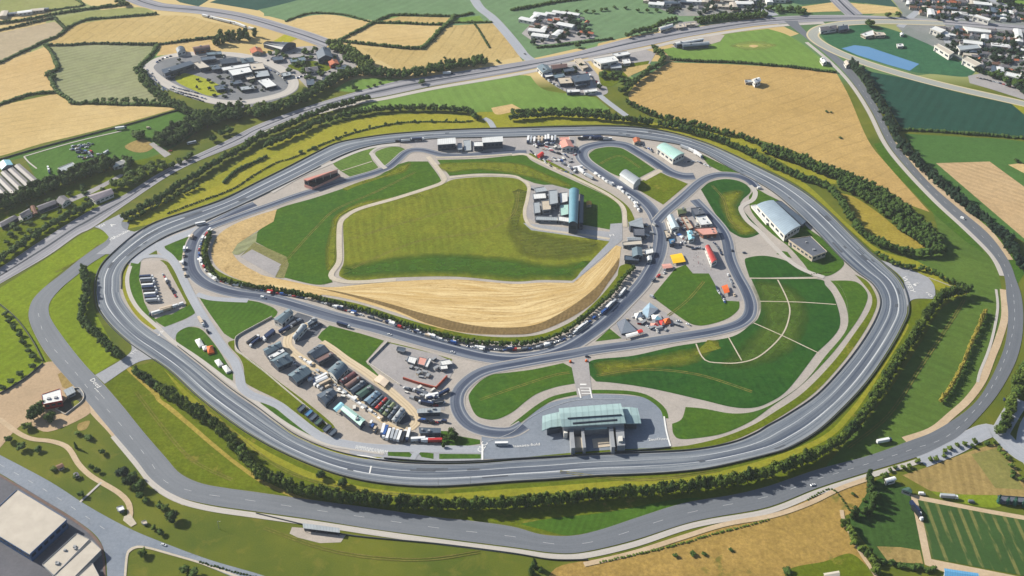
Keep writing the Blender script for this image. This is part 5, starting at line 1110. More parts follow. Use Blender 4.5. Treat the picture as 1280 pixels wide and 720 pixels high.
slab_roof('wing_roof', [[(678,519.8),(688,517.2),(699,514.8)], [(677.6,529),(688,525),(700,523)], [(677.5,538.4),(688,534),(702,532.5)]], [[8,9,9.5],[9,10,10.5],[7,8.5,9]], TEAL, pv)
slab_roof('wing_roof', [[(777,508.8),(787,508.8),(797,510)], [(779.5,518.5),(789,518.5),(799.5,519.5)], [(782,529.4),(792,529.2),(801.6,529)]], [[9,9,8.4],[10.2,10,9.4],[9,8.8,8]], TEAL, pv)
for a, b, c, d_ in (((709.5,522),(777,517.6),(777.2,518.8),(709.6,523.2)), ((716,528),(771.5,523.6),(772,525),(716.5,529.4))):   # stepped clerestories
    slab_roof('clerestory', [[a, b], [d_, c]], [16.2, 15.6], WALLD, pv, 1.4)
box_mesh('wall', W([(703,522),(779,518),(780,529),(704,533)], 12), 0, 11.6, WALLG, pv)
box_mesh('wing_wall', W([(683,522),(699,519),(700,533),(684,536)], 8), 0, 6.6, WALLD, pv)
box_mesh('wing_wall', W([(780,512),(793,513),(796,528),(783,528)], 8), 0, 6.8, WALLD, pv)
for t in range(9):
    a, b = W([(704,533),(780,529)], 11.6); panel('window', a, b, .03 + t*.107, .10 + t*.107, 3, 9.5, GLASS, pv, .15)
tl = box_mesh('tower', W([(711.5,534),(716.5,533.8),(719,559.5),(714,560.2)], 8.6), 0, 8.6, WALLG, pv)
box_mesh('tower', W([(726,533.5),(729.5,533.5),(732.5,559.2),(729,559.6)], 8.6), 0, 8.6, WALLG, pv)
box_mesh('tower_floor', W([(716.6,546),(728.5,545.5),(729,559.6),(719,559.4)], 4.5), 0, 4.5, WALLB, pv)
box_mesh('tower', W([(760.5,532.5),(766,532),(769,558.6),(764.5,558.8)], 8.6), 0, 8.6, WALLG, pv)
box_mesh('tower', W([(769,531.5),(779.5,530.5),(781.5,556.5),(771.5,557)], 8.0), 0, 8.0, WALLG, pv)
box_mesh('porch_roof', W([(730.5,533.3),(758.5,531.5),(759,535.3),(731,537)], 9), 8.2, 9, TEAL, pv)
box_mesh('porch_floor', W([(740,548.5),(763.5,546.5),(764.5,557.5),(742,560)], .6), 0, .6, WALLB, pv)
for u in (738, 746, 754):
    p = W([(u, 540)], 0)[0]; box_mesh('column', [p + Vector((-.4,-.4,0)), p + Vector((.4,-.4,0)), p + Vector((.4,.4,0)), p + Vector((-.4,.4,0))], 0, 8.2, WALLW, pv)
box_mesh('plant_room', W([(773,545),(778,544.6),(778.5,551),(773.5,551.4)], 10), 8, 10, WALLW, pv)
box_mesh('plant_room', W([(704,534.5),(709,534),(709.5,541),(705,541.5)], 7), 0, 7, WALLW, pv)
# ---------------------------------------------------------------- grandstands
def grandstand(name, back, front, hb, hf, rmat, fmat, lab, roofdepth=.45, n=9):
    """tiered stand: back edge high, front edge low, canopy over the back rows"""
    a, b = (G(*p, hb) for p in back); d, c = (G(*p, hf) for p in front)
    ctr = (a + b + c + d)/4; e = empty(name, (ctr.x, ctr.y, 0)); tag(e, lab, 'grandstand')
    a, b, c, d = (Vector((p.x - ctr.x, p.y - ctr.y, 0)) for p in (a, b, c, d))
    v, f = [], []
    for i in range(n):
        z = hb*.72 + (hf - hb*.72)*i/(n-1); t0, t1 = i/n, (i+1)/n; k = len(v)
        for t, zz in ((t0, z), (t1, z)):
            for s, g in ((a, d), (b, c)): p = s.lerp(g, t); v.append((p.x, p.y, zz))
        f.append((k, k+2, k+3, k+1))
        if i: f.append((k-2, k, k+1, k-1))
        v += [(v[k][0], v[k][1], 0), (v[k+2][0], v[k+2][1], 0), (v[k+1][0], v[k+1][1], 0), (v[k+3][0], v[k+3][1], 0)]
        f += [(k, k+4, k+5, k+2), (k+1, k+3, k+7, k+6)]
    mesh_obj('seating_tier', v, f, SEAT, e)
    box_mesh('back_wall', [a, b, b.lerp(c, .05), a.lerp(d, .05)], 0, hb*.95, fmat, e)
    q = [a, b, b.lerp(c, roofdepth), a.lerp(d, roofdepth)]
    roof_mesh(q, hb, 'shed', .4, rmat, e, .6, .5)
    for t in (.02, .26, .5, .74, .98):
        p = a.lerp(b, t).lerp(d.lerp(c, t), roofdepth*.9); box_mesh('roof_post', [p + Vector((-.2,-.2,0)), p + Vector((.2,-.2,0)), p + Vector((.2,.2,0)), p + Vector((-.2,.2,0))], 0, hb, WALLW, e)
    box_mesh('front_barrier', [d, c, c.lerp(b, -.04), d.lerp(a, -.04)], 0, hf + 1.3, fmat, e)
    for s, g in ((a, d), (b, c)):
        n_ = Vector((0,0,0)); w_ = (b - a).normalized()*.5; s2 = 1 if s is b else -1
        box_mesh('end_wall', [s, g, g + w_*s2, s + w_*s2], 0, hf + 2, fmat, e)
    return e
grandstand('grandstand', ((380,224.5),(421.5,212.5)), ((391,236),(425,219.5)), 10.5, 1.8, PINK, PINKP, 'red roofed grandstand with dark seats beside the inner circuit')
B('tower_building', '711.5,237.5 711,279 722,280 724,238', 14, 'barrel', metal('blue_grey_roof', (92,140,160), 3, .4), WALLD, 'tall blue grey grandstand roofed building with a long shadow', 'grandstand', win=5)
B('tower_building', '725,243 724,279 728.5,279 729.5,245', 9, 'flat', DSLATE, WALLD, 'narrow dark stand leaning on the blue grandstand', 'stand', win=4)
for i, (s, h, m, l) in enumerate((('668,236 680,234 684,239 670,241', 4, GREYR, 'pale flat block at the top of the grandstand compound'), ('686,239 696,238 697,254 687,256', 8, GREYR, 'tall grey block in the middle of the grandstand compound'), ('666,243 681,242 682,248 667,249', 4, WHITE, 'white roofed block left in the grandstand compound'), ('677,252 688,251 688,262 678,263', 7, WALLB, 'beige block casting a shadow in the grandstand compound'), ('667,254 674,253 675,266 668,267', 4, GREYR, 'low grey block by the compound edge'), ('670,271 696,272 696,276 669,275', 3.5, GREYR, 'long low shed at the bottom of the grandstand compound'), ('700,242 709,241 709,252 701,254', 5, WHITE, 'white block beside the blue grandstand'), ('700,257 710,256 710,268 701,270', 4, MINT, 'pale green block beside the blue grandstand'), ('698,271 712,273 712,278 698,276', 4, WHITE, 'white entrance block under the blue grandstand'))):
    B('compound_building', s, h, 'flat', m, WALLG, l, 'building', win=3, group='blocks of the grandstand compound')
B('hut', '733,252.5 739,252 739.5,256 733.5,256.5', 3.5, 'gable', plain('ochre_roof', (206,164,76), .8, .2, .15), WALLB, 'small ochre hut on the lawn right of the blue grandstand', 'hut', win=1)
# pit buildings and upper paddock
B('pit_building', '547.5,175 569,173.5 569.5,179.5 547,181', 9, 'shed', WHITE, WALLD, 'white roofed pit building left of the pair on the far straight', 'pit building', rise=1.2, win=6)
B('pit_building', '603,173.5 628,171.8 628.5,177 603.5,178.5', 10, 'shed', WHITE, WALLD, 'long white roofed pit building right of the pair on the far straight', 'pit building', rise=1.2, win=6)
B('pit_annex', '592,178 603,177.5 603.5,183 592.5,183.2', 7, 'flat', WHITE, WALLD, 'low white annex against the long pit building', 'annex', win=3)
B('pit_annex', '572,180 577,179.5 577.5,187 572.5,187.5', 4, 'flat', GREYR, WALLG, 'grey annex between the two pit buildings', 'annex', win=1)
B('pit_annex', '579,176 588,175.4 588.5,188 581,188.5', 1.2, 'flat', GREYR, WALLW, 'low walled enclosure between the two pit buildings', 'enclosure', win=0)
B('paddock_hall', '700,177 713,176 717.5,184 702.5,185', 6, 'gable', PINK, WALLW, 'pink tiled hall among parked cars near the hairpin', 'hall', win=3)
B('paddock_shed', '699,172 711,171.3 711.5,175 699.5,175.6', 3.5, 'flat', PINKP, WALLW, 'small pale pink shed above the pink tiled hall', 'shed', win=2)
B('marquee', '671.5,194 677,190 680,192 675,196', 4, 'gable', REDC, REDC, 'bright red marquee in the upper paddock', 'marquee', win=0)
B('hangar', '832.5,179 855.5,192 841.5,199 821,184.5', 8, 'barrel', MINT, WALLW, 'pale green barrel roofed hangar inside the far bend', 'hangar', rise=2.5, win=4)
B('kiosk', '791,173.5 799,172.3 800.5,177 793,178.5', 4, 'gable', TERRA, WALLB, 'terracotta roofed kiosk above the hairpin', 'kiosk', win=2)
B('hangar', '784,212.5 801,224 792,231 774.5,218.8', 7, 'barrel', GREYR, WALLW, 'white walled grey roofed hangar on the oval lawn edge', 'hangar', rise=3, win=0)
B('hangar', '967,250.8 1000.5,282 981,294 946,256.5', 9, 'barrel', metal('blue_grey_hangar_roof', (164,182,196), 3, .3), WALLW, 'long blue grey roofed hangar beside the right race track bend', 'hangar', rise=1.8, win=6)
B('lean_to_building', '970,252 1003,281 1007,277 976,252', 5, 'flat', DSLATE, WALLD, 'dark lean-to along the long hangar', 'lean-to', win=0)
B('garage_block', '986,300 1013,296 1033,315 1016,321', 7, 'flat', DFLAT, WALLB, 'dark flat roofed garage block below the long hangar', 'garage block', win=6, vent=2)
B('kerb_shed', '939,257.5 945,256.5 963,277.5 958,279.5', 2.5, 'flat', WHITE, WALLW, 'thin white shed left of the long hangar', 'shed', win=0)
# dark sheds left of the central straight
for s, h, ty, m, wm, l in (('786,280 802,272 804.5,285 788,284', 7, 'shed', GREYR, WALLD, 'topmost grey roofed shed beside the central straight'), ('792,285.5 805,286 805,295 792.5,294', 6, 'flat', DFLAT, WALLD, 'dark flat roofed shed under the topmost shed'), ('784,297 800,296 801.5,300 785,300.5', 3.5, 'gable', GREYR, WALLG, 'narrow pale shed in the middle of the central row'), ('778,303.5 801,301 802,305.5 779,307', 4, 'flat', CREAM, WALLG, 'long cream shed in the central row'), ('790,311 802,310 803,320 791,321', 7, 'gable', SLATE, WALLD, 'slate roofed workshop in the central row'), ('781,320 798,322 798,326 781,325', 5, 'flat', DSLATE, WALLD, 'dark low shed at the foot of the central row'), ('806,313 815,311 816,316 807,318', 4, 'flat', WHITE, WALLW, 'small white roofed shed by the central straight'), ('808,322 814,320 814.5,325 809,326', 3, 'gable', WHITE, WALLW, 'lower small white shed by the central straight')):
    B('paddock_shed', s, h, ty, m, wm, l, 'shed', win=3, group='sheds beside the central straight')
# service cluster right of the central straight
B('service_building', '834,271.5 840.5,268 849,284 839.5,286', 7, 'gable', metal('pale_blue_roof', (190,206,214), 2.2, .3), WALLW, 'pale blue roofed building at the top of the service cluster', 'service building', win=3)
for s, h, ty, m, wm, l in (('864,261 876,260 881,267 869,269', 6, 'flat', DFLAT, WALLD, 'dark flat roofed block in the service cluster'), ('870,271.5 882,270 889.5,280 876,281.5', 4, 'flat', WHITE, WALLW, 'white flat roofed block with dark openings in the service cluster'), ('869,286.5 893.5,285 896,292.5 879,294', 5, 'flat', PINKP, WALLBR, 'long pink roofed block in the service cluster'), ('859,290 865,288.5 868,298 861,300', 5, 'gable', SKYR, WALLW, 'light blue roofed hut in the service cluster'), ('836,299.5 842.5,298.5 843.5,304 837.5,305', 4.5, 'flat', BLUER, WALLD, 'bright blue roofed hut in the service cluster'), ('846,262 856,260 858,266 848,268', 3.5, 'gable', OLIVER, WALLB, 'olive roofed hut behind the pale blue building'), ('852,272 857,271 866,285 861,286.5', 3.5, 'flat', WALLB, WALLBR, 'narrow beige block in the service cluster'), ('830,289 836,288 838,296 833,298', 4, 'flat', WALLB, WALLD, 'small beige block left of the blue hut')):
    B('service_building', s, h, ty, m, wm, l, 'service building', win=3, group='service cluster', vent=2)
B('race_control_building', '881.5,308.5 887,307 896.5,325 889.5,329', 6, 'barrel', REDR, WALLW, 'long red roofed building with white sides beside the inner circuit', 'building', rise=1.5, win=5)
def canopy(name, s, h, mat, lab, cat='canopy', rise=.6):
    q, ccw = quad_w(s, h); c = sum(q, Vector())/4; e = empty(name, (c.x, c.y, 0)); tag(e, lab, cat)
    lq = [Vector((p.x - c.x, p.y - c.y, 0)) for p in q]
    roof_mesh(lq, h, 'gable', rise, mat, e, .1, .15)
    for p in lq:
        p = p*.95; box_mesh('post', [p + Vector((-.15,-.15,0)), p + Vector((.15,-.15,0)), p + Vector((.15,.15,0)), p + Vector((-.15,.15,0))], 0, h, DOORM, e)
    return e
canopy('canopy', '837.5,319 852,316.5 857,327 841.5,329.5', 2.5, YELL, 'bright yellow canopy at the corner of the large lawn')
canopy('canopy', '827,330.5 838,329.5 841,334.5 829,336', 3, PINKP, 'pale pink canopy below the yellow one')
canopy('canopy', '902,358 909,355.5 912,365 905.5,367', 3, ORANGE, 'orange canopy between parked cars by the inner circuit')
def peak_tent(s, h, mat, mat2, lab, group=None):
    q, ccw = quad_w(s, 2.2); c = sum(q, Vector())/4; e = empty('marquee_tent', (c.x, c.y, 0)); tag(e, lab, 'tent', group)
    lq = [Vector((p.x - c.x, p.y - c.y, 2.2)) for p in q]; v = [tuple(p) for p in lq] + [(0, 0, h)] + [(p.x, p.y, 0) for p in lq]
    if not ccw: pass
    mesh_obj('tent_roof', v[:5], [(0,1,4),(1,2,4),(2,3,4),(3,0,4)], None, e, mats=[mat, mat2], midx=[0,0,1,0])
    mesh_obj('tent_wall', v[:4] + v[5:], [(0,4,5,1),(1,5,6,2),(2,6,7,3),(3,7,4,0)], mat, e); return e
peak_tent('771,403 781,398 797,414 777,417', 11, GCLOTH, WCLOTH, 'dark pointed marquee with one white side in the triangular yard')
peak_tent('801,389 812,378 823,386 810,397', 5.5, metal('tent_grey_blue', (150,176,196), 2, .2), WCLOTH, 'large pale blue and white marquee in the triangular yard')
peak_tent('793,392 801,390 803,396 795,398', 5.5, WCLOTH, WCLOTH, 'white dome tent in the triangular yard')
peak_tent('829,399 837,397 839,403 831,405', 5, ORANGE, ORANGE, 'orange pointed tent in the triangular yard')
peak_tent('824,401 829,400 832,405 827,407', 4, REDC, PINKP, 'red tent beside the orange pointed tent')
peak_tent('814,394 825,393 828,399 817,401', 4.5, WCLOTH, SKYR, 'white and blue canopy tent in the triangular yard')
peak_tent('813,404 822,402 824,407 816,409', 4, PINKP, REDC, 'pink tent in the triangular yard')
canopy('awning', '782,418 800,413.5 801,417 783,422', 3, WCLOTH, 'white awning at the lower edge of the triangular yard')
canopy('awning', '796,413 802,411.5 804,415 798,416.5', 3.6, REDC, 'red awning touching the white awning')
peak_tent('243.5,425 250,422.5 255,431 249,433.5', 4, WCLOTH, WCLOTH, 'larger white tent on the lawn beside the lane')
peak_tent('252.5,433 258,431.5 260,436 254,437.5', 3.5, WCLOTH, WCLOTH, 'white tent between the larger tent and the orange tent')
peak_tent('258,433 266,431.5 268,440 260,442', 5.5, ORANGE, ORANGE, 'round orange tent on the lawn beside the lane')
peak_tent('268,450.5 274,448.5 279,455 273,457.5', 3.5, WCLOTH, WCLOTH, 'upper white tent of the lower pair on the lawn')
peak_tent('277.5,458 283,456 289,463 283,465.5', 3.5, WCLOTH, WCLOTH, 'lower white tent of the lower pair on the lawn')
# ---------------------------------------------------------------- left paddock
sheet('garage_shade_paving', '383,443c 400,430c 420,448c 450,470c 486,494c 510,512c 515,526c 500,532c 470,516c 430,487c 400,464c', pave_mat('garage_shade_paint', (92,96,106), (78,84,94), .05, .4), Z['pave'] + .06, 'dark asphalt between the garages', 'paving', False)  # shade in the gaps of the garage row, put into the paving colour
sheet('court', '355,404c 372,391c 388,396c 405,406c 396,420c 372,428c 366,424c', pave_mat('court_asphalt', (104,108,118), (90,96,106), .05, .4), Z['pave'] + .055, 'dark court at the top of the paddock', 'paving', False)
for s, h, ty, m, wm, l in (('342,399.5 360,386.5 366.5,391 352,404.5', 7, 'gable', SLATE, WALLW, 'slate roofed hall at the top of the paddock with a white gable'),
    ('329,437 350,426.5 352.5,433.5 334,444', 6, 'gable', SLATE, WALLD, 'upper slate hall left of the loop road'), ('335,445.5 353,436.2 355.8,439.6 338,449.5', 6.4, 'flat', WHITE, WALLD, 'white strip roofed hall between the two slate halls'), ('337.5,450.5 356,440.5 366,451 347.5,459.5', 6, 'gable', SLATE, WALLD, 'lower slate hall left of the loop road'),
    ('360,469 377,457.5 390,465 371,478', 6, 'gable', SLATE, WALLD, 'broad slate workshop left of the loop road'), ('396,494 411.5,486 421.5,491.5 407,505', 6, 'gable', DSLATE, WALLD, 'dark slate workshop above the light blue canopy'),
    ('426,512 432.5,507 456.5,525 450,532', 6, 'gable', MINT, WALLD, 'long mint roofed building at the bottom of the paddock'), ('384,404 391.5,397 397,400 386,406.5', 5, 'gable', GREYR, WALLD, 'small grey hall by the top of the loop road'),
    ('366,420.5 376.5,406 384,407.5 368,425.5', 5, 'barrel', GREYR, WALLW, 'grey barrel roofed hall inside the loop road bend'), ('522,512 550,510 550,515.5 522,516.5', 4.5, 'shed', GREYR, WALLD, 'long grey shed right of the loop road'), ('524,535 550.5,536 550.5,541 525,541.5', 5, 'shed', DSLATE, WALLD, 'dark roofed shed beside the garden lawn'),
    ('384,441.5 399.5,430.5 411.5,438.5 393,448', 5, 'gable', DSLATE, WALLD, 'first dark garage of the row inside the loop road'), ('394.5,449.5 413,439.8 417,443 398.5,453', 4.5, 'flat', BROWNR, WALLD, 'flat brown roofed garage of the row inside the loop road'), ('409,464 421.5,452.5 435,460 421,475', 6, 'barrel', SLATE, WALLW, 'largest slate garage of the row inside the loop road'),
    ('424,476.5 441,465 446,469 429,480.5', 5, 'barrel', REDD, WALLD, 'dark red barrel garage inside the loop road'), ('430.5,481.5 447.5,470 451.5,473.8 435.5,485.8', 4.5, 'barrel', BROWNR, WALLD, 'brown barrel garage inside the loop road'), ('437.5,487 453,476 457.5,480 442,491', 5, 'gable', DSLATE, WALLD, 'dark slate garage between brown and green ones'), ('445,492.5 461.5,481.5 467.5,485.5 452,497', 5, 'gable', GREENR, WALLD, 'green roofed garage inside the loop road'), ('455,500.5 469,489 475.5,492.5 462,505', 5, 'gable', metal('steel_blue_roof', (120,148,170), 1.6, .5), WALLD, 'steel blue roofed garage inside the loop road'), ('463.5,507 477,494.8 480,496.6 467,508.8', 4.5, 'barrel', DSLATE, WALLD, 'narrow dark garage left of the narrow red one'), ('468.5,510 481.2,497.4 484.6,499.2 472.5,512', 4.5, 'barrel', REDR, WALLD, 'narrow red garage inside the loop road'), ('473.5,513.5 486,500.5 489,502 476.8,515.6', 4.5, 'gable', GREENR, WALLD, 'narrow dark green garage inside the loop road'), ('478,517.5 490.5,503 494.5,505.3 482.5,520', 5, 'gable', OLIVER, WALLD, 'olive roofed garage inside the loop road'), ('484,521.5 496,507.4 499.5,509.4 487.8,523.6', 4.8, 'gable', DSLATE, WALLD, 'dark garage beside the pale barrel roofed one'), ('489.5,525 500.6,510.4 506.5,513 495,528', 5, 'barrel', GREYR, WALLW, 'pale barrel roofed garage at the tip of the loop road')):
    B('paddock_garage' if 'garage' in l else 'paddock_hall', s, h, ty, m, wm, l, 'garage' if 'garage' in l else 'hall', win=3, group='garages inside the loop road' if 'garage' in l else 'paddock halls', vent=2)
canopy('canopy', '416.5,511 425.5,502.5 430.5,506 420.5,515', 3.5, SKYR, 'light blue canopy beside the dark slate workshop')
canopy('canopy', '467,475 474.5,468 486.5,476.5 480.5,484', 3, plain('beige_canvas', (222,204,184), .8, .2, .08), 'beige canopy between the lawn and the grey yard')
rim('advertising_wall', cline('504,474.5c 524,481 545,486.5c 559,472c', 2), 3.2, .8, plain('red_boards', (196,92,70), .6, .3, .3, .3), 'red and orange board wall along the parking pen', 'wall')
for i, (s, h, m, l) in enumerate((('511,446 521,448 518,455 509,452', 3, WHITE, 'white roofed unit in the parking pen'), ('524,447 533,449 530,457 522,455', 4, PINKP, 'pinkish unit in the middle of the parking pen'), ('536,448 539,449 534,459 531,458', 4, WHITE, 'narrow white unit of the parking pen'), ('550,452 561,450 565,455 553,457', 3, WHITE, 'white rounded unit at the corner of the parking pen'), ('550,458 558,457 559,461 551,462', 3, WHITE, 'small white unit beside the pen corner'), ('497,434 507,436 505,440 496,438', 3, DSLATE, 'dark unit at the top of the parking pen'))):
    B('portable_unit', s, h, 'flat', m, WALLG, l, 'portable building', win=2, group='units of the parking pen')
for i, (x, y) in enumerate(((375,510),(384,516),(389.5,521),(396,526.5),(407,535),(414,540))):
    B('shipping_container', '%g,%g %g,%g %g,%g %g,%g' % (x - 3, y + 2, x + 3.5, y - 4, x + 7, y - 1.5, x + .5, y + 4.5), 3, 'flat', (DSLATE, BLUER, DSLATE, GREENR, DSLATE, DSLATE)[i], WALLD, ORD(i+1) + ' dark container from the top left in the row on the grass bank', 'container', win=0, group='containers on the grass bank')
# ---------------------------------------------------------------- houses and works along the motorway
B('house', '109,245 138,236 142,242 119,251.5', 5, 'gable', plain('grey_shingle', (150,142,150), .85, .2, .15), WALLW, 'long grey roofed house beside the motorway', 'house', win=5)
B('house', '70,251.5 80,244.5 87.5,250 78,256.5', 5, 'gable', GRTILE, WALLW, 'grey roofed house with a white gable above the motorway hedge', 'house', win=3)
B('house', '46,258 68,250 70.5,254.5 49,263', 4.5, 'gable', GRTILE, WALLD, 'dark long house left of the white gable house', 'house', win=4)
B('house', '24,268 36,261 39.5,267 27.5,272.5', 5, 'gable', GRTILE, WALLW, 'small grey house by the narrow lane', 'house', win=2)
B('house', '38,258.5 43,257 47,266.5 41,268', 4, 'gable', BRTILE, WALLBR, 'narrow brown roofed annex between two roadside houses', 'house', win=1)
B('house', '0,278 15,270.5 23,272 2,284', 4, 'gable', GRTILE, WALLD, 'long low house at the left edge', 'house', win=3)
B('shed', '73,210.5 90.5,203.5 96.5,209.5 77.5,217.5', 3.5, 'flat', GREYR, WALLW, 'pale grey flat roofed shed on the green paddock', 'shed', win=2)
B('house', '139,205 156,199 158,204 142,209', 4.5, 'gable', WALLW, WALLW, 'white house under the dark trees', 'house', win=4)
SHEDR = metal('weathered_grey_sheet', (142,136,134), 1.2, .5)
for i in range(6):
    x = -25 + i*8.6; y = 229 - i*4.2
    B('long_shed', '%g,%g %g,%g %g,%g %g,%g' % (x, y, x + 22, y + 24 - i*.9, x + 28.5, y + 20.5 - i*.9, x + 6.5, y - 3.2), 3, 'gable', SHEDR, WALLD, ORD(i+1) + ' long low grey shed from the left at the edge of the green paddock', 'shed', win=0, group='long low sheds', rise=.9)
B('greenhouse', '-2,205 12,200 16,206 2,212', 4, 'gable', SKYR, WALLG, 'small glass greenhouse behind the polytunnels', 'greenhouse', win=2)
# ---------------------------------------------------------------- circular compound
for s, h, ty, m, wm, l in (('202,88 238,77 242,80 206,92', 9, 'shed', DSLATE, WALLD, 'long dark stand on the left of the circular compound'), ('285,88 311,84 315,90 291,95', 8, 'flat', WHITE, WALLD, 'wide white roofed hall in the circular compound'), ('275,85 322,78 324,81 280,88.5', 4, 'flat', WHITE, WALLG, 'long white canopy roof behind the wide hall'), ('242,79 252,77 262,84 250,86', 6, 'flat', CREAM, WALLD, 'cream roofed house near the lime lawn'), ('251,72 268,70 270,74 253,76', 5, 'flat', DSLATE, WALLD, 'dark hall at the top of the circular compound'), ('274,74 294,72 297,78 277,80', 5, 'gable', DSLATE, WALLD, 'dark gabled hall right of the top hall'), ('300,73 315,72 318,77 303,79', 5, 'gable', SLATE, WALLD, 'slate hall at the upper right of the circular compound'), ('322,101 335,98 346,107 333,110', 4, 'flat', WHITE, WALLD, 'white slab roofed shed at the right of the circular compound'), ('312,80 328,79 331,86 315,88', 5, 'flat', CREAM, WALLD, 'cream and dark hall right of the wide hall'), ('318,90 334,88 337,95 321,97', 4, 'flat', GREYR, WALLD, 'grey shed under the cream and dark hall'), ('220,61.5 230,59 232,63.5 222,66.5', 6, 'barrel', DSLATE, WALLW, 'dark barrel barn above the circular compound'), ('241,60 261,57 263,61 243,64', 6, 'barrel', BROWNR, WALLBR, 'reddish brown barn above the circular compound'), ('329,55 346,58 370,55 352,62', 6, 'barrel', DSLATE, WALLD, 'dark ridge shaped hall under the yellow lawn'), ('312,62 326,60 329,66 315,67', 4, 'gable', TERRA, WALLB, 'terracotta roofed house beside the far road'), ('381,85 396,83 398,88 383,90', 5, 'gable', GRTILE, WALLW, 'grey roofed white farmhouse in the grey yard'), ('410,77 421,75 424,80 413,82', 5, 'gable', TERRA, WALLR, 'orange roofed barn in the grey yard'), ('395,66 412,60 416,72 398,74', 8, 'gable', DSLATE, WALLD, 'large dark barn at the top of the grey yard'), ('383,100 392,99 393,106 384,107', 5, 'flat', DSLATE, WALLD, 'dark hut at the bottom of the grey yard'), ('403,98 413,97 414,101 404,102', 4, 'flat', DSLATE, WALLD, 'dark shed right of the dark hut')):
    B('compound_hall', s, h, ty, m, wm, l, 'building', win=3, group='buildings of the circular compound', vent=1)
# roadside works
for s, h, ty, m, wm, l in (('742,74 767,70.2 773,76 751,80', 9, 'flat', WHITE, WALLW, 'large white roofed warehouse below the motorway'), ('765.5,67.5 784,64.5 788,68 771,71', 7, 'flat', WHITE, WALLG, 'smaller white roofed warehouse behind the large one'), ('671,83.5 684,81.5 690,88 678,91', 7, 'gable', SLATE, WALLW, 'slate roofed shed beside the meadow'), ('688,81.5 708,79.5 709,84 691,86.5', 7, 'gable', BROWNR, WALLD, 'brownish red roofed shed beside the motorway'), ('714,95 735,92 738,100.5 719,103', 8, 'flat', DSLATE, WALLD, 'dark flat roofed works hall'), ('763,81 775,79.5 777,85 764,86', 4, 'flat', GREYR, WALLG, 'grey parking shed under the white warehouse'), ('778,75 786,74 788,79 780,80', 4, 'flat', WHITE, WALLW, 'small white shed right of the large warehouse'), ('718,74 725,73 735,84 729,86', 4, 'flat', WALLB, WALLB, 'beige ramp shaped shed by the lane'), ('697,98 712,97 716,104 700,105', 5, 'flat', WALLB, WALLD, 'beige roofed hall in the works yard'), ('730,113 745,111 746,114 731,116', 4, 'flat', WHITE, WALLW, 'low white building at the lane corner'), ('708,112 724,112 725,115 709,116', 4, 'flat', WHITE, WALLD, 'long white shed at the lower edge of the works'), ('843,53.5 878,48 879.5,50 846,56', 6, 'barrel', WHITE, WALLD, 'long white arched station roof below the motorway'), ('852,56 886,52.5 886,56 854,58.5', 5, 'barrel', GREYR, WALLD, 'second arched roof in front of the long station roof'), ('823,35 840,30.5 841,33.5 826,38', 5, 'barrel', WHITE, WALLB, 'pale barrel roofed station above the motorway'), ('845,31 853,30 855,34 848,35', 4, 'flat', CREAM, WALLB, 'cream kiosk above the motorway'), ('857,29.5 868,28.5 869,30.5 858,31.5', 4, 'flat', CREAM, WALLB, 'long cream canopy above the motorway'), ('940,99.5 948,97 951,101 944,104', 7, 'gable', WHITE, WALLW, 'lone white farmhouse in the golden wheat field'), ('931,100.5 939,100 940,103 932,103.5', 3, 'flat', GREYR, WALLB, 'low annex left of the lone farmhouse'), ('1025,73.5 1031,72.5 1034,77 1029,79', 5, 'gable', WHITE, WALLW, 'small white house beside the curving upper road'), ('1055,77 1061,76 1063,80 1058,82', 5, 'gable', CREAM, WALLW, 'cream house where the roads fork'), ('1024,34 1044,31.5 1046,36 1026,39', 5, 'gable', GRTILE, WALLW, 'grey roofed house inside the slip road bend'), ('1047,33 1058,31.5 1060,36 1049,38', 5, 'gable', DSLATE, WALLD, 'dark roofed barn inside the slip road bend'), ('1076,43 1090,38 1096,43 1082,46', 4, 'flat', WHITE, WALLB, 'white park pavilion above the pond'), ('1092,40 1104,41 1107,44 1094,45', 4, 'flat', CREAM, WALLB, 'cream park pavilion above the pond'), ('1121,55.5 1128,55 1129,58 1122,58.5', 3, 'flat', WHITE, WALLW, 'tiny white hut on the park lawn'), ('1125,42 1129,41 1130,43.5 1126,44', 3, 'gable', WHITE, WALLW, 'tiny white house in the upper park')):
    B('works_building', s, h, ty, m, wm, l, 'building', win=2, vent=1)
# bottom right
for s, h, ty, m, wm, l in (('1106,599 1117,596 1120,600 1108,603', 4, 'barrel', WHITE, WALLW, 'white barrel roofed hut beside the ring road shrubs'), ('1127,612 1135,609.5 1139.5,613 1139,616.5', 4, 'gable', GREENR, WALLG, 'small green roofed hut in the dark field corner'), ('1181,711 1222,717 1222,726 1181,720', 4.5, 'gable', metal('bright_blue_roof', (96,160,206), 1.8, .4), WALLW, 'long blue roofed shed at the lower right edge'), ('1030,717 1048,714 1049,720 1032,723', 4, 'gable', CREAM, WALLB, 'cream roofed shed touching the lower edge'), ('1248,620.5 1300,624 1300,628.5 1250,627', 3, 'flat', DFLAT, WALLD, 'dark flat shed behind the conifers')):
    B('farm_shed', s, h, ty, m, wm, l, 'shed', win=3)
B('picnic_hut', '70,582.5 77,579.5 80,583 73,586', 3, 'gable', BRTILE, WALLB, 'small brown hut on the rough grass by the lower road', 'hut', win=1)
B('picnic_hut', '92,592.5 97,591 99,594.5 94,596', 2.6, 'gable', GRTILE, WALLB, 'tiny grey hut under the winding footpath', 'hut', win=1)
B('utility_cabin', '146.5,635 153,633 155,637 148.5,639.5', 2.4, 'flat', WHITE, WALLG, 'white utility cabin beside the paved platform', 'cabin', win=1)
B('utility_cabin', '177.5,652.5 182,651.5 183.5,654.5 179,655.5', 1.6, 'flat', WALLB, WALLG, 'small square cabin right of the paved platform', 'cabin', win=0)
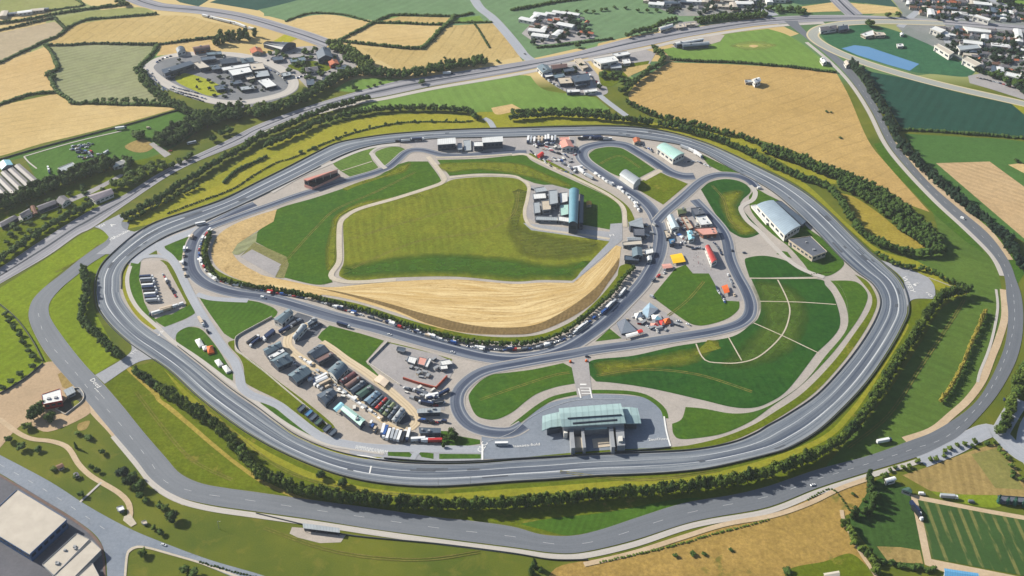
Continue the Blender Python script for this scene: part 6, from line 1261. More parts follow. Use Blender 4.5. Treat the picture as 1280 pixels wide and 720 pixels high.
# ---------------------------------------------------------------- hamlet, estate and town: copied houses
HP = {}
def house_proto(kind):
    if kind in HP: return HP[kind]
    rm, wm, L, W_, h = {'terracotta': (TERRA, WALLW, 13, 9, 5), 'brown': (BRTILE, WALLB, 14, 9, 5), 'grey': (GRTILE, WALLW, 13, 9, 5.5), 'brick': (BRTILE, WALLBR, 18, 9, 5.5), 'white hall': (WHITE, WALLW, 34, 15, 7), 'dark hall': (DSLATE, WALLD, 30, 14, 7), 'cream hall': (CREAM, WALLB, 28, 14, 6)}[kind]
    e = empty('house' if 'hall' not in kind else 'factory_hall', (0, 0, -500))
    q = [Vector((-L/2, -W_/2, 0)), Vector((L/2, -W_/2, 0)), Vector((L/2, W_/2, 0)), Vector((-L/2, W_/2, 0))]
    rise = W_*(.32 if 'hall' not in kind else .08); r, prof = roof_mesh(q, h, 'gable', rise, rm, e)
    wq = inset(q, .3); v = [(p.x, p.y, 0) for p in wq] + [(p.x, p.y, h) for p in wq]; f = [(i, (i+1) % 4, 4 + (i+1) % 4, 4 + i) for i in range(4)]
    k = len(v); v += [(wq[1].x, 0, h + rise*.93), (wq[3].x, 0, h + rise*.93)]; f += [(5, 6, k), (7, 4, k+1)]
    mesh_obj('wall', v, f, wm, e)
    for i in range(3): panel('window', wq[0], wq[1], .12 + .3*i, .26 + .3*i, h*.4, h*.75, GLASS, e)
    panel('door', wq[0], wq[1], .02, .09, 0, 2.2, DOORM, e, .09)
    if 'hall' not in kind:
        p = Vector((L*.3, 0, 0)); box_mesh('chimney', [p + Vector((-.5,-.5,0)), p + Vector((.5,-.5,0)), p + Vector((.5,.5,0)), p + Vector((-.5,.5,0))], h + rise*.5, h + rise + 1.6, WALLBR, r)
    HP[kind] = [e, False]; return HP[kind]
def place_house(kind, u, v, rz, lab, group, sc=1.0):
    hp = house_proto(kind); p = G(u, v)
    if not hp[1]: hp[1] = True; o = hp[0]; o.location = p; o.rotation_euler = (0, 0, rz); o.scale = (sc, sc, sc)
    else: o = copy_thing(hp[0], p, rz, (sc, sc, sc))
    o['label'] = lab; o['category'] = 'house' if 'hall' not in kind else 'factory hall'; o['group'] = group
def town(streets, where, group, ang, halls=.25, seed=1):
    R = random.Random(seed); kinds = ['grey', 'brown', 'grey', 'white hall', 'grey', 'terracotta', 'grey']; cnt = {}
    for si, (s, n, street) in enumerate(streets):
        if where == 'far town': n = int(n*1.6)
        c = smooth(P(s), False); w = [G(*p) for p in c]; pts = resample(w, n)
        for i, q in enumerate(pts):
            k = R.choice(['white hall', 'dark hall', 'cream hall']) if R.random() < halls else R.choice(kinds)
            # back to pixel for placement
            dv = q - cp; zc = dv.y*math.cos(PITCH) - dv.z*math.sin(PITCH); uu = 640 + FPX*dv.x/zc; vv = 360 - FPX*(dv.y*math.sin(PITCH) + dv.z*math.cos(PITCH))/zc
            cnt[(si, k)] = cnt.get((si, k), 0) + 1
            nm = {'terracotta': 'terracotta roofed house', 'brown': 'brown roofed house', 'grey': 'grey roofed house', 'brick': 'brick terrace', 'white hall': 'white roofed factory hall', 'dark hall': 'dark roofed factory hall', 'cream hall': 'cream roofed factory hall'}[k]
            place_house(k, uu + R.uniform(-1.2, 1.2), vv + R.uniform(-.5, .5), ang + R.choice([0, PI/2, 0]) + R.uniform(-.12, .12), ORD(cnt[(si, k)]) + ' ' + nm + ' from left, ' + street[street.index(' ')+1:] + ', ' + where, group, R.uniform(.5, .85))
town([('1130,1 1170,-1 1215,-3', 9, 'in the farthest row'), ('1134,6 1170,5 1210,6 1226,8', 11, 'in the second row'), ('1142,12 1170,12 1205,14 1240,16 1284,20', 14, 'in the row under the pale road'), ('1150,18 1180,19 1210,21', 7, 'in the row above the motorway'), ('1225,22 1250,24 1284,27', 7, 'in the row above the motorway end'), ('1172,38 1200,40 1240,42 1284,45', 12, 'in the row below the motorway'), ('1180,46 1210,47 1245,50 1284,54', 12, 'in the second row below the motorway'), ('1192,54 1215,57 1250,61 1284,66', 11, 'in the third row below the motorway'), ('1200,63 1225,68 1255,74 1284,80', 9, 'in the fourth row below the motorway'), ('1212,72 1236,80 1262,88 1284,94', 8, 'in the fifth row below the motorway'), ('1228,84 1250,92', 3, 'in the last row above the car park')], 'far town', 'town houses', -.25, .09, 3)
town([('660,28 680,20 700,19', 5, 'in the back row'), ('664,36 684,28 708,26', 6, 'in the second row'), ('672,42 692,36 716,34', 6, 'in the third row'), ('676,48 700,44 724,42 738,44', 7, 'in the front row'), ('716,20 726,24 734,30', 3, 'on the right edge')], 'hamlet', 'hamlet houses', -.4, .06, 8)
town([('808,2 830,0 850,-2', 5, 'in the back row'), ('820,8 840,7 858,5', 5, 'in the left row'), ('862,12 884,11 908,10 930,8', 6, 'in the front row'), ('866,4 890,3 915,2 940,1', 6, 'in the middle row'), ('960,3 972,2 985,1', 3, 'at the right end')], 'far estate', 'estate buildings', -.15, .55, 12)
town([('-4,22 10,20 25,19', 4, 'in the left row'), ('31,18 42,16 55,14', 4, 'in the right row')], 'far corner farm', 'far farm sheds', .25, .9, 14)
for (s, l, m) in (('1168,33 1182,38 1176,41 1163,36', 'large white walled hall at the town edge', WHITE), ('1172,55 1192,66 1187,69 1168,57', 'long cream roofed mill beside the park', CREAM), ('1208,71 1226,80 1220,83 1203,74', 'second long cream mill beside the park', CREAM), ('1204,33 1238,38 1238,41 1210,39', 'long white hall under the motorway', WHITE), ('1220,18.5 1238,24 1236,26 1216,20', 'white slanted hall above the motorway', WHITE), ('1258,90 1276,94 1273,98 1256,94', 'white shed right of the car park', WHITE), ('1196,58 1222,56 1226,60 1200,63', 'long grey hall in the town middle', GREYR)):
    B('factory_hall', s, 8, 'flat', m, WALLW, l, 'factory hall', win=3)

# more halls of the circular compound and yards
for s, h, m, l in (('206,94 216,92 219,95 209,97', 4, GREYR, 'grey shed left of the lime lawn'), ('258,66 276,64.5 277,68 259,69', 4, SLATE, 'slate shed at the upper rim of the circular compound'), ('288,102 300,100 303,104 291,106', 4, DSLATE, 'dark hall under the wide white hall'), ('306,95 316,93 319,98 309,100', 4, CREAM, 'cream hall right of the wide white hall'), ('300,109 316,107 318,111 302,113', 4, GREYR, 'grey hall at the lower rim of the circular compound'), ('268,108 280,106 283,111 271,113', 4, DSLATE, 'dark hall by the lower lawn edge'), ('262,82 272,80.5 276,86 266,87.5', 5, DSLATE, 'dark house right of the cream roofed house'), ('340,72 352,70 354,75 342,76', 4, DSLATE, 'dark shed at the left of the grey yard'), ('362,74 380,71 382,76 364,78', 5, SLATE, 'slate barn in the upper grey yard'), ('420,84 432,81 434,86 422,88', 4, DSLATE, 'dark shed at the right of the grey yard'), ('352,92 362,90 364,94 354,96', 4, GREYR, 'grey shed at the foot of the grey yard'), ('692,94 704,92 706,96 694,98', 5, SLATE, 'slate shed in the works yard'), ('680,93 690,91 692,95 682,97', 4, WHITE, 'white shed in the works yard'), ('704,86 716,84.5 718,88.5 706,90', 5, DSLATE, 'dark hall in the works yard'), ('718,104 732,102 733,106 720,108', 4, GREYR, 'grey shed near the lane corner')):
    B('compound_hall', s, h, 'flat', m, WALLD, l, 'building', win=2, vent=1)
# ================================================================ vehicles
PAINT = {n: plain(n.replace(' ', '_') + '_car_paint', c, .3, .5, .08) for n, c in {'white': (236,238,240), 'silver': (176,182,190), 'black': (38,42,52), 'blue': (52,92,160), 'red': (188,44,40), 'grey': (104,110,120), 'orange': (226,120,60), 'dark blue': (36,52,88), 'beige': (206,188,164)}.items()}
TYRE = plain('tyre_rubber', (30,30,32), .9, .1); AWN = WCLOTH
def loft(sections, mat, name, parent):
    """closed skin through rectangular sections (x, half width, z0, z1, top half width)"""
    v, f = [], []
    for x, w_, z0, z1, tw in sections: v += [(x, -w_, z0), (x, -w_, z0 + (z1-z0)*.55), (x, -tw, z1), (x, tw, z1), (x, w_, z0 + (z1-z0)*.55), (x, w_, z0)]
    for i in range(len(sections) - 1):
        for k in range(6): a, b = i*6 + k, i*6 + (k+1) % 6; f.append((a, a+6, b+6, b))
    f += [tuple(range(6)), tuple(reversed(range(len(v)-6, len(v))))]
    return mesh_obj(name, v, f, mat, parent)
def wheels(e, xs, hw, r):
    for x in xs:
        for s in (-1, 1):
            v, f = [], []; n = 10
            for y in (hw - .22, hw + .02):
                for k in range(n): v.append((x + r*math.cos(2*PI*k/n), s*y, r + r*math.sin(2*PI*k/n)))
            f = [(k, (k+1) % n, n + (k+1) % n, n + k) for k in range(n)] + [tuple(range(n)), tuple(range(n, 2*n))]
            mesh_obj('wheel', v, f, TYRE, e)
VP = {}
def vehicle_proto(kind, col):
    if (kind, col) in VP: return VP[(kind, col)]
    m = PAINT[col]; e = empty({'car': 'parked_car', 'van': 'van', 'lorry': 'lorry', 'motorhome': 'motorhome', 'coach': 'coach'}[kind], (0, 0, -500))
    if kind == 'car':
        loft([(-2.25,.78,.35,.85,.7), (-2.1,.9,.28,.98,.82), (-.9,.92,.25,1.0,.86), (1.2,.92,.25,.95,.84), (2.1,.86,.28,.8,.76), (2.25,.72,.38,.68,.66)], m, 'body', e)
        loft([(-1.75,.80,.95,1.0,.76), (-1.1,.78,.95,1.42,.6), (.35,.78,.95,1.44,.6), (1.15,.76,.92,.97,.72)], GLASS, 'window', e)
        loft([(-1.0,.60,1.40,1.50,.56), (.3,.60,1.41,1.51,.56)], m, 'roof_panel', e)
    elif kind == 'van':
        loft([(-2.7,1.0,.4,2.2,.9), (-2.6,1.05,.3,2.4,.95), (1.2,1.05,.3,2.4,.95), (1.9,1.02,.3,1.45,.95), (2.7,.95,.35,1.1,.88)], m, 'body', e)
        loft([(1.25,.97,1.45,2.3,.86), (1.98,.95,1.2,1.5,.84)], GLASS, 'windscreen', e); wheels(e, (-1.7, 1.7), 1.0, .38)
    elif kind == 'motorhome':
        loft([(-3.6,1.1,.5,3.0,1.05), (-3.5,1.15,.4,3.1,1.1), (2.2,1.15,.4,3.1,1.1), (2.6,1.12,.4,2.2,1.05), (3.5,1.0,.4,1.3,.95)], m, 'body', e)
        loft([(2.35,1.0,1.5,2.7,.95), (2.95,.98,1.3,1.6,.92)], GLASS, 'windscreen', e); wheels(e, (-2.2, 2.2), 1.1, .42)
        box_mesh('awning', [Vector((-2.2,1.2,0)), Vector((1.2,1.2,0)), Vector((1.2,3.4,0)), Vector((-2.2,3.4,0))], 2.4, 2.52, AWN, e)
    elif kind == 'lorry':
        loft([(-7.5,1.25,1.0,3.9,1.23), (4.2,1.25,1.0,3.9,1.23)], m, 'trailer', e); loft([(4.7,1.2,.6,3.2,1.15), (6.4,1.2,.6,3.2,1.1), (7.0,1.15,.6,1.9,1.1)], PAINT['white'] if col != 'white' else PAINT['dark blue'], 'cab', e)
        loft([(6.45,1.0,1.9,3.0,.95), (6.85,1.0,1.8,2.1,.95)], GLASS, 'windscreen', e); wheels(e, (-6, -4.8, 3.6, 5.9), 1.2, .5)
    else:
        loft([(-5.8,1.2,.5,3.1,1.1), (5.6,1.25,.4,3.2,1.15), (6.0,1.2,.4,2.6,1.1)], m, 'body', e); loft([(-5.4,1.27,1.6,2.5,1.2), (5.3,1.28,1.6,2.5,1.22)], GLASS, 'window', e); wheels(e, (-3.6, 3.8), 1.2, .48)
    VP[(kind, col)] = [e, False]; return VP[(kind, col)]
NV = [0]
def vehicle(kind, col, q, rz, lab, group, sc=1.0):
    vp = vehicle_proto(kind, col); q = Vector((q.x, q.y, .47))
    if not vp[1]: vp[1] = True; o = vp[0]; o.location = q; o.rotation_euler = (0, 0, rz)
    else: o = copy_thing(vp[0], q, rz)
    o.scale = (sc, sc, sc); NV[0] += 1
    o['label'] = lab; o['category'] = kind
    if group: o['group'] = group
    return o
MIXC = ['white']*5 + ['silver']*3 + ['black']*3 + ['dark blue']*3 + ['grey']*3 + ['red'] + ['blue']*2 + ['beige']
def park(s, n, where, group, along=True, kinds=('car',)*6, seed=1, jit=.6, skip=.08, sc=1.0, colors=MIXC, dirn=None):
    R = random.Random(seed*17 + n); pts = resample([G(*p) for p in smooth(P(s), False)], n); cnt = {}
    for i, q in enumerate(pts):
        if R.random() < skip: continue
        a, b = pts[max(0, i-1)], pts[min(n-1, i+1)]; ang = math.atan2((b-a).y, (b-a).x) + (0 if along else PI/2)
        if dirn is not None: ang = dirn
        k, c = R.choice(kinds), R.choice(colors); cnt[(k, c)] = cnt.get((k, c), 0) + 1
        vehicle(k, c, q + Vector((R.uniform(-jit, jit), R.uniform(-jit, jit), 0)), ang + R.uniform(-.06, .06) + (PI if R.random() < .4 else 0), ORD(cnt[(k, c)]) + ' ' + c + ' ' + k + ' from the left ' + where, group, sc*R.uniform(.95, 1.12))
MX = ('car', 'car', 'car', 'van', 'van', 'motorhome')
park('322,363.5 345,367.5 370,372 400,378.5 432,389 470,400 507,412 545,424 582,433 612,437.5 640,438.5 677,434 705,425', 74, 'in the row under the crescent trees', 'cars beside the inner circuit', kinds=MX, seed=1)
park('712,421 735,404 760,386 778,367 792,352', 16, 'in the shaded row on the right', 'cars of the shaded row', kinds=('van', 'lorry', 'car', 'coach'), seed=2, skip=.2, colors=['white', 'white', 'white', 'silver', 'blue'])
park('262,290 256,297 251,306 249,318 252,330 258,340 268,349 282,354 300,358', 26, 'in the row on the left circuit bend', 'cars on the left circuit bend', kinds=('van', 'motorhome', 'car'), seed=3, skip=.05, colors=['white']*6 + ['silver', 'blue', 'red', 'beige'])
park('745,219 755,226 765,232 775,238 785,246 793,255 798,264', 14, 'in the white row beside the inner circuit', 'white vans of the right row', kinds=('van', 'motorhome', 'van'), seed=4, skip=.05, colors=['white']*5 + ['silver'])
park('240,297 233,309 230,321 229,333 232,345', 7, 'on the left edge of the circuit bend', 'vans on the bend edge', kinds=('van', 'motorhome'), seed=5, colors=['white', 'white', 'beige'], skip=.1)
# lorry pen
for i, (x, y, c) in enumerate(((181,348,'dark blue'),(182,351.5,'silver'),(183,355,'black'),(184,359,'white'),(184.5,362,'dark blue'),(186,366,'black'),(187,370,'white'),(188,374,'dark blue'),(189,377.5,'silver'))):
    vehicle('lorry', c, G(x + 3, y), .12, ORD(i+1) + ' lorry from the top of the row in the sandy pen', 'lorries of the sandy pen')
park('204,344 209,353 214,362 219,371', 9, 'in the right hand row of the sandy pen', 'cars of the sandy pen', seed=6, colors=['dark blue', 'red', 'silver', 'white', 'black'], kinds=('car', 'van'), skip=0)
park('195,393 203,390.5 211,387 219,384 226,381', 7, 'along the bottom of the sandy pen', 'vans of the sandy pen', seed=7, kinds=('van', 'lorry'), colors=['red', 'white', 'white', 'beige'], skip=0, dirn=.5)
# paddock
park('478,541 486,543.5 494,545 502,546.5 510,547', 8, 'in the lorry row by the pit entrance', 'lorries by the pit entrance', seed=8, kinds=('lorry',), colors=['white', 'blue', 'dark blue', 'silver', 'black'], skip=0, dirn=1.45)
park('526,552 534,552.5 541,553', 3, 'in the row by the garden lawn', 'lorries by the garden lawn', seed=9, kinds=('lorry',), colors=['white', 'white', 'red'], skip=0, dirn=.05)
park('464,530 468,535 470,541', 4, 'in the shade of the mint building', 'vans by the mint building', seed=10, kinds=('van',), skip=0, dirn=1.3)
park('376,448 388,457 400,467 412,476 424,486 436,496 448,505 462,514 476,523', 18, 'along the inner edge of the loop road', 'vans along the loop road', seed=11, kinds=('van', 'motorhome', 'car'), colors=['white', 'white', 'silver', 'grey', 'beige'], skip=.15)
park('352,441 360,449 374,461 382,471 392,478 401,482', 10, 'along the outer edge of the loop road', 'cars on the outer loop edge', seed=12, kinds=('car', 'van'), skip=.1)
park('390,476 396,474 400,480 404,478 408,483', 7, 'beside the dark slate workshop', 'vans beside the workshop', seed=13, kinds=('van', 'lorry'), colors=['white', 'white', 'beige', 'silver'], skip=0, dirn=.7, jit=2)
park('524,493 532,496 540,499 546,497 552,494', 10, 'in the upper row of the grey yard', 'vehicles of the grey yard', seed=14, kinds=('car', 'van', 'lorry'), skip=0, jit=2)
park('528,503 536,505 544,506 552,504', 9, 'in the lower row of the grey yard', 'vehicles of the grey yard', seed=15, kinds=('car', 'van', 'lorry'), skip=0, jit=2)
park('524,526 532,527 540,528 548,528 556,529', 10, 'above the dark roofed shed', 'vehicles above the dark shed', seed=16, kinds=('car', 'van'), skip=.1, jit=1.5)
park('507,487 515,489 523,491 530,492', 8, 'along the red board wall', 'vehicles under the board wall', seed=17, kinds=('car', 'van'), skip=0)
park('316,430 319,426 329,424 335,421 338,424', 5, 'in the upper paddock yard', 'dark vans of the paddock', seed=18, kinds=('van', 'lorry'), colors=['dark blue', 'black'], skip=0, dirn=1.0, jit=2)
park('358,413 366,407 374,401', 5, 'between the two top halls', 'vehicles between the halls', seed=19, kinds=('van', 'lorry'), colors=['white', 'dark blue', 'grey'], skip=0, dirn=.8)
park('388,411 394,408 399,406', 4, 'in the shaded court beside the barrel hall', 'cars of the shaded court', seed=20, skip=0, colors=['white', 'silver', 'dark blue'])
# upper paddock
park('660,177 668,176.5 676,176 684,175.5 694,175', 9, 'in the back row of the upper paddock', 'lorries of the upper paddock', seed=21, kinds=('lorry',), colors=['white', 'white', 'beige', 'dark blue', 'silver'], skip=0, dirn=1.5)
park('668,183 676,182 684,181 693,180', 10, 'in the second row of the upper paddock', 'cars of the upper paddock', seed=22, skip=0, jit=2, kinds=('car', 'van'))
park('680,187 690,190 700,193 708,196', 11, 'in the third row of the upper paddock', 'cars of the upper paddock', seed=23, skip=0, jit=2.5, kinds=('car', 'van'))
park('690,198 700,202 708,206 714,210', 11, 'in the fourth row of the upper paddock', 'cars of the upper paddock', seed=24, skip=0, jit=2.5, kinds=('car', 'van'))
park('664,190 672,197 680,202 690,208 700,213 712,217', 14, 'along the hedge side of the upper paddock', 'cars of the upper paddock edge', seed=25, skip=.1, jit=1.5)
park('498,177.5 506,177 514,176.5 522,176', 7, 'in the yard left of the pit buildings', 'vans left of the pit buildings', seed=26, skip=0, jit=1.5, kinds=('van', 'lorry'), colors=['white', 'dark blue', 'silver', 'black'])
park('718,215 722,212 728,217 736,222', 6, 'beside the hairpin entrance', 'vans at the hairpin', seed=27, skip=0, kinds=('van', 'lorry'), colors=['white', 'silver', 'white'])
park('728,174 738,173.5 748,174.5 760,175', 7, 'in the dark row above the hairpin', 'lorries above the hairpin', seed=28, skip=0, kinds=('lorry', 'coach'), colors=['dark blue', 'black', 'white'], dirn=.1)
park('803,182 810,186 816,191', 8, 'in the yard left of the pale green hangar', 'cars by the pale green hangar', seed=29, skip=0, jit=2.5)
park('857,187 864,190 871,194 876,198', 8, 'in the white row right of the pale green hangar', 'vans by the pale green hangar', seed=30, skip=0, kinds=('van', 'lorry'), colors=['white', 'white', 'silver'])
park('856,203 866,202 876,205 884,209', 7, 'below the pale green hangar', 'cars below the pale green hangar', seed=31, skip=.1, jit=2)
# service cluster
park('896,360 899,366 903,372 906,378', 9, 'in the left row beside the orange canopy', 'cars by the orange canopy', seed=32, skip=0, colors=['white', 'dark blue', 'black', 'silver', 'blue'])
park('909,345 912,352 916,362 919,369', 6, 'in the right row beside the orange canopy', 'cars by the orange canopy', seed=33, skip=.1, jit=1.5)
park('858,309 866,311 874,311 882,312', 9, 'in the dark row above the red roofed building', 'cars above the red roofed building', seed=34, skip=0, jit=1.5, colors=['dark blue', 'black', 'silver'])
park('893,305 898,311 902,318', 5, 'right of the red roofed building', 'cars right of the red roofed building', seed=35, skip=0, colors=['grey', 'black', 'dark blue'])
park('846,275 852,282 858,290', 7, 'in the lane between service blocks', 'cars of the service cluster', seed=36, skip=0, jit=2)
park('846,293 852,297 858,303 850,306', 8, 'in the lower service yard', 'cars of the service yard', seed=37, skip=0, jit=2.5, kinds=('car', 'van'))
park('831,337 834,340 822,347 816,351', 4, 'along the yard under the pink canopy', 'cars under the pink canopy', seed=38, skip=0, kinds=('van', 'car'), colors=['red', 'white', 'grey'])
park('785,401 790,396 806,408 812,411 822,413 846,402 858,406', 9, 'around the triangular tent yard', 'cars of the tent yard', seed=39, skip=0, jit=2)
# far places
park('190,92 193,98 198,104 204,110 212,115', 14, 'in the row under the circular compound belt', 'cars of the circular compound', seed=40, skip=.05)
park('214,112 224,115 234,118 246,121 256,124', 14, 'in the front row of the circular compound', 'cars of the circular compound', seed=41, skip=.05, colors=['dark blue', 'white', 'black', 'silver', 'blue'])
park('220,116 232,120 244,124 254,127', 12, 'in the last row of the circular compound', 'cars of the circular compound', seed=42, skip=.1, colors=['dark blue', 'white', 'black', 'silver'])
park('258,22 270,25 282,28 294,31 306,35 316,38', 16, 'beside the curving far road', 'white lorries of the far road', seed=43, kinds=('lorry', 'van'), colors=['white'], skip=0)
park('196,78 206,73 218,70 230,68', 8, 'along the upper rim of the circular compound', 'cars of the compound rim', seed=44, skip=.1)
park('88,188 96,186 104,184 112,183', 10, 'in the upper row of the green paddock', 'cars of the green paddock', seed=45, skip=0, jit=3)
park('96,192 104,191 112,193 118,196', 10, 'in the lower row of the green paddock', 'cars of the green paddock', seed=46, skip=0, jit=3, kinds=('car', 'van'))
park('60,211 61,214 62,217', 3, 'in the short column on the green paddock', 'vans of the green paddock', seed=47, skip=0, kinds=('van',), colors=['white', 'white', 'dark blue'])
park('676,94 684,100 692,106 702,111', 12, 'along the rim of the roadside works', 'cars of the roadside works', seed=48, skip=.05, kinds=('car', 'van'))
park('724,82 732,90 740,98 748,106', 10, 'in the lane of the roadside works', 'cars of the works lane', seed=49, skip=.05, kinds=('car', 'van'))
park('1222,98 1235,101 1250,105 1265,110', 12, 'in the far car park', 'cars of the far car park', seed=50, skip=.1)
park('842,56 850,57 860,58', 5, 'below the station roof', 'cars of the station', seed=51, skip=0)
park('90,183.5 98,182 106,181 114,180.5', 9, 'in the top row of the green paddock', 'cars of the green paddock', seed=52, skip=0, jit=2.5)
park('94,189 101,188.5 108,190 115,192', 10, 'in the middle row of the green paddock', 'cars of the green paddock', seed=53, skip=0, jit=2.5, kinds=('car', 'van'))
park('98,196 105,196 111,198 104,200', 9, 'in the bottom row of the green paddock', 'cars of the green paddock', seed=54, skip=0, jit=2.5)
park('124,194 129,193 134,191', 4, 'right of the parked cluster on the green paddock', 'cars of the green paddock', seed=55, skip=0, kinds=('van', 'car'))
park('184,88 186,95 191,102 198,109 207,115', 16, 'along the left rim of the circular compound', 'cars of the compound rim', seed=56, skip=.05)
park('216,109 226,112 238,115 250,118', 14, 'in the inner row of the circular compound', 'cars of the circular compound', seed=57, skip=.05, colors=['dark blue', 'white', 'black', 'silver'])
park('330,84 342,90 352,97 358,104', 9, 'along the right rim of the circular compound', 'cars of the compound rim', seed=58, skip=.1)
park('335,76 350,70 365,67 380,66', 9, 'in the upper lane of the grey yard', 'cars of the grey yard', seed=59, skip=.1)
park('372,98 384,94 398,92 412,90', 9, 'in the lower lane of the grey yard', 'cars of the grey yard', seed=60, skip=.1)
# lone vehicles
for k, c, x, y, a, lab in (('coach', 'white', 627, 556.5, 0.02, 'white coach parked on the pavilion apron'), ('lorry', 'white', 1105, 553, .25, 'white lorry on the pasture beside the ring road'), ('van', 'white', 1203, 274, -.8, 'white van driving on the curving upper road'), ('car', 'white', 205, 682, -.35, 'white car driving near the lower left junction'), ('car', 'white', 1016, 607, .3, 'white car driving on the lower ring road'), ('coach', 'white', 251, 281, .35, 'white coach on the lane inside the race track bend'), ('van', 'silver', 815, 372, -.7, 'silver van at the point of the large lawn'), ('car', 'white', 487, 419, -.4, 'white car racing along the inner circuit'), ('car', 'white', 566, 441, -.4, 'white car further right on the inner circuit'), ('van', 'white', 329, 373, -.3, 'white van on the left part of the inner circuit'), ('van', 'white', 949, 236, .2, 'white van at the tip of the hairpin'), ('car', 'dark blue', 1255, 500, 1.1, 'dark car on the lane at the right edge'), ('van', 'white', 1152, 618.5, -.1, 'white van left behind the vegetable rows'), ('lorry', 'silver', 1186, 623, -.1, 'silver lorry behind the vegetable rows'), ('van', 'grey', 1214, 628.5, -.1, 'grey van right behind the vegetable rows'), ('lorry', 'dark blue', 1144, 638, -1.3, 'dark lorry on the tan farm track'), ('lorry', 'black', 1146, 644, -1.3, 'lower dark lorry on the tan farm track'), ('van', 'white', 150, 389.5, .1, 'white van near the lane gateway'), ('lorry', 'beige', 252, 404, -1.0, 'beige lorry on the lane beside the tents'), ('van', 'black', 260, 416, -1.0, 'dark van behind the beige lorry'), ('lorry', 'white', 560, 93, .2, 'white lorry on the motorway'), ('car', 'black', 656, 68, -.9, 'dark car at the motorway side road'), ('lorry', 'white', 152, 162, .3, 'white and blue trailer on the green paddock'), ('van', 'beige', 186, 161, .2, 'beige van by the big spreading tree'), ('car', 'red', 213, 189.5, .4, 'red car under the paddock wood'), ('coach', 'silver', 240, 180, .5, 'silver coach under the paddock wood'), ('car', 'black', 734, 446.5, 0, 'dark car at the gateway ramp'), ('lorry', 'dark blue', 430, 408.5, -.4, 'dark lorry on the concrete beside the inner circuit'), ('car', 'black', 915, 314, 1.4, 'black car on the concrete right of the circuit'), ('car', 'grey', 930, 316.5, .2, 'grey car on the concrete apron below the hangars')):
    if lab.startswith('white van near the lane'): continue
    vehicle(k, c, G(x, y), a, lab, None)
# orange bins at the gateway, posts, people -----------------------
def cone(u, v, lab):
    p = G(u, v); e = empty('traffic_barrel', (p.x, p.y, .44)); tag(e, lab, 'barrel')
    for nm, z0, z1, r0, r1, m in (('base', 0, .25, 1.5, 1.4, TYRE), ('drum', .25, 1.9, 1.25, 1.0, ORANGE), ('cap', 1.9, 2.2, 1.0, .5, ORANGE)):
        n = 14; vv = [(r*math.cos(2*PI*k/n), r*math.sin(2*PI*k/n), z) for z, r in ((z0, r0), (z1, r1)) for k in range(n)]
        mesh_obj(nm, vv, [(k, (k+1) % n, n + (k+1) % n, n + k) for k in range(n)] + [tuple(range(n, 2*n))], m, e)
cone(713, 453, 'orange barrel left of the gateway ramp'); cone(733, 452, 'orange barrel right of the gateway ramp')
def lamp(u, v, lab):
    p = G(u, v); e = empty('lamp_post', p); tag(e, lab, 'lamp post')
    def pole(a, b, r): 
        n = 6; vv = []
        for c0 in (a, b):
            for k in range(n): vv.append((c0[0] + r*math.cos(2*PI*k/n), c0[1] + r*math.sin(2*PI*k/n), c0[2]))
        return vv, [(k, (k+1) % n, n + (k+1) % n, n + k) for k in range(n)]
    vv, ff = pole((0,0,0), (0,0,9), .14); mesh_obj('pole', vv, ff, WALLG, e)
    box_mesh('arm', [Vector((0,-.08,0)), Vector((1.8,-.08,0)), Vector((1.8,.08,0)), Vector((0,.08,0))], 8.85, 9.0, WALLG, e)
    box_mesh('lamp_head', [Vector((1.4,-.2,0)), Vector((2.3,-.2,0)), Vector((2.3,.2,0)), Vector((1.4,.2,0))], 8.7, 8.85, WALLW, e)
lamp(548, 608, 'lamp post below the lower straight of the race track'); lamp(588, 605, 'second lamp post below the lower straight'); lamp(274, 661, 'lone lamp post on the lower left grass'); lamp(1135, 345, 'lamp post on the run-off apron')

# loose equipment in the yards
def crate_proto(m):
    e = empty('equipment_crate', (0, 0, -500)); c = [Vector((-1.6,-1,0)), Vector((1.6,-1,0)), Vector((1.6,1,0)), Vector((-1.6,1,0))]
    box_mesh('body', c, 0, 1.5, m, e); box_mesh('lid', [p*1.05 for p in c], 1.5, 1.75, WALLG if m is not WALLG else WALLW, e); return [e, False]
CR = {n: crate_proto(m) for n, m in (('white', WALLW), ('dark', WALLD), ('beige', WALLB), ('red', REDC), ('grey', WALLG))}
def clutter(s, n, where, seed, cols=('white', 'dark', 'grey', 'beige', 'white', 'dark')):
    R = random.Random(seed); pts = [p[:2] for p in P(s)]; xs, ys = [p[0] for p in pts], [p[1] for p in pts]; got = []
    while len(got) < n:
        x, y = R.uniform(min(xs), max(xs)), R.uniform(min(ys), max(ys)); ins = False
        for (a, b), (d, e) in zip(pts, pts[1:] + pts[:1]):
            if (b > y) != (e > y) and x < (d - a)*(y - b)/(e - b) + a: ins = not ins
        if ins: got.append((x, y))
    got.sort(); cnt = {}
    for x, y in got:
        c = R.choice(cols); cnt[c] = cnt.get(c, 0) + 1; p = G(x, y); p.z = .44; sc = R.uniform(.7, 1.5); cp_ = CR[c]
        if not cp_[1]: cp_[1] = True; o = cp_[0]; o.location = p
        else: o = copy_thing(cp_[0], p)
        o.rotation_euler = (0, 0, R.uniform(0, 3)); o.scale = (sc*R.uniform(.8, 1.6), sc, sc*R.uniform(.7, 1.3))
        tag(o, ORD(cnt[c]) + ' ' + c + ' equipment crate from the left ' + where, 'crate', 'crates ' + where)
clutter('846,272 866,268 892,284 896,296 870,302 846,300', 26, 'in the service cluster', 1)
clutter('664,236 700,234 712,280 668,278', 24, 'in the grandstand compound', 2)
clutter('508,444 545,450 560,462 530,474 500,460', 18, 'in the parking pen', 3, ('white', 'beige', 'dark', 'white'))
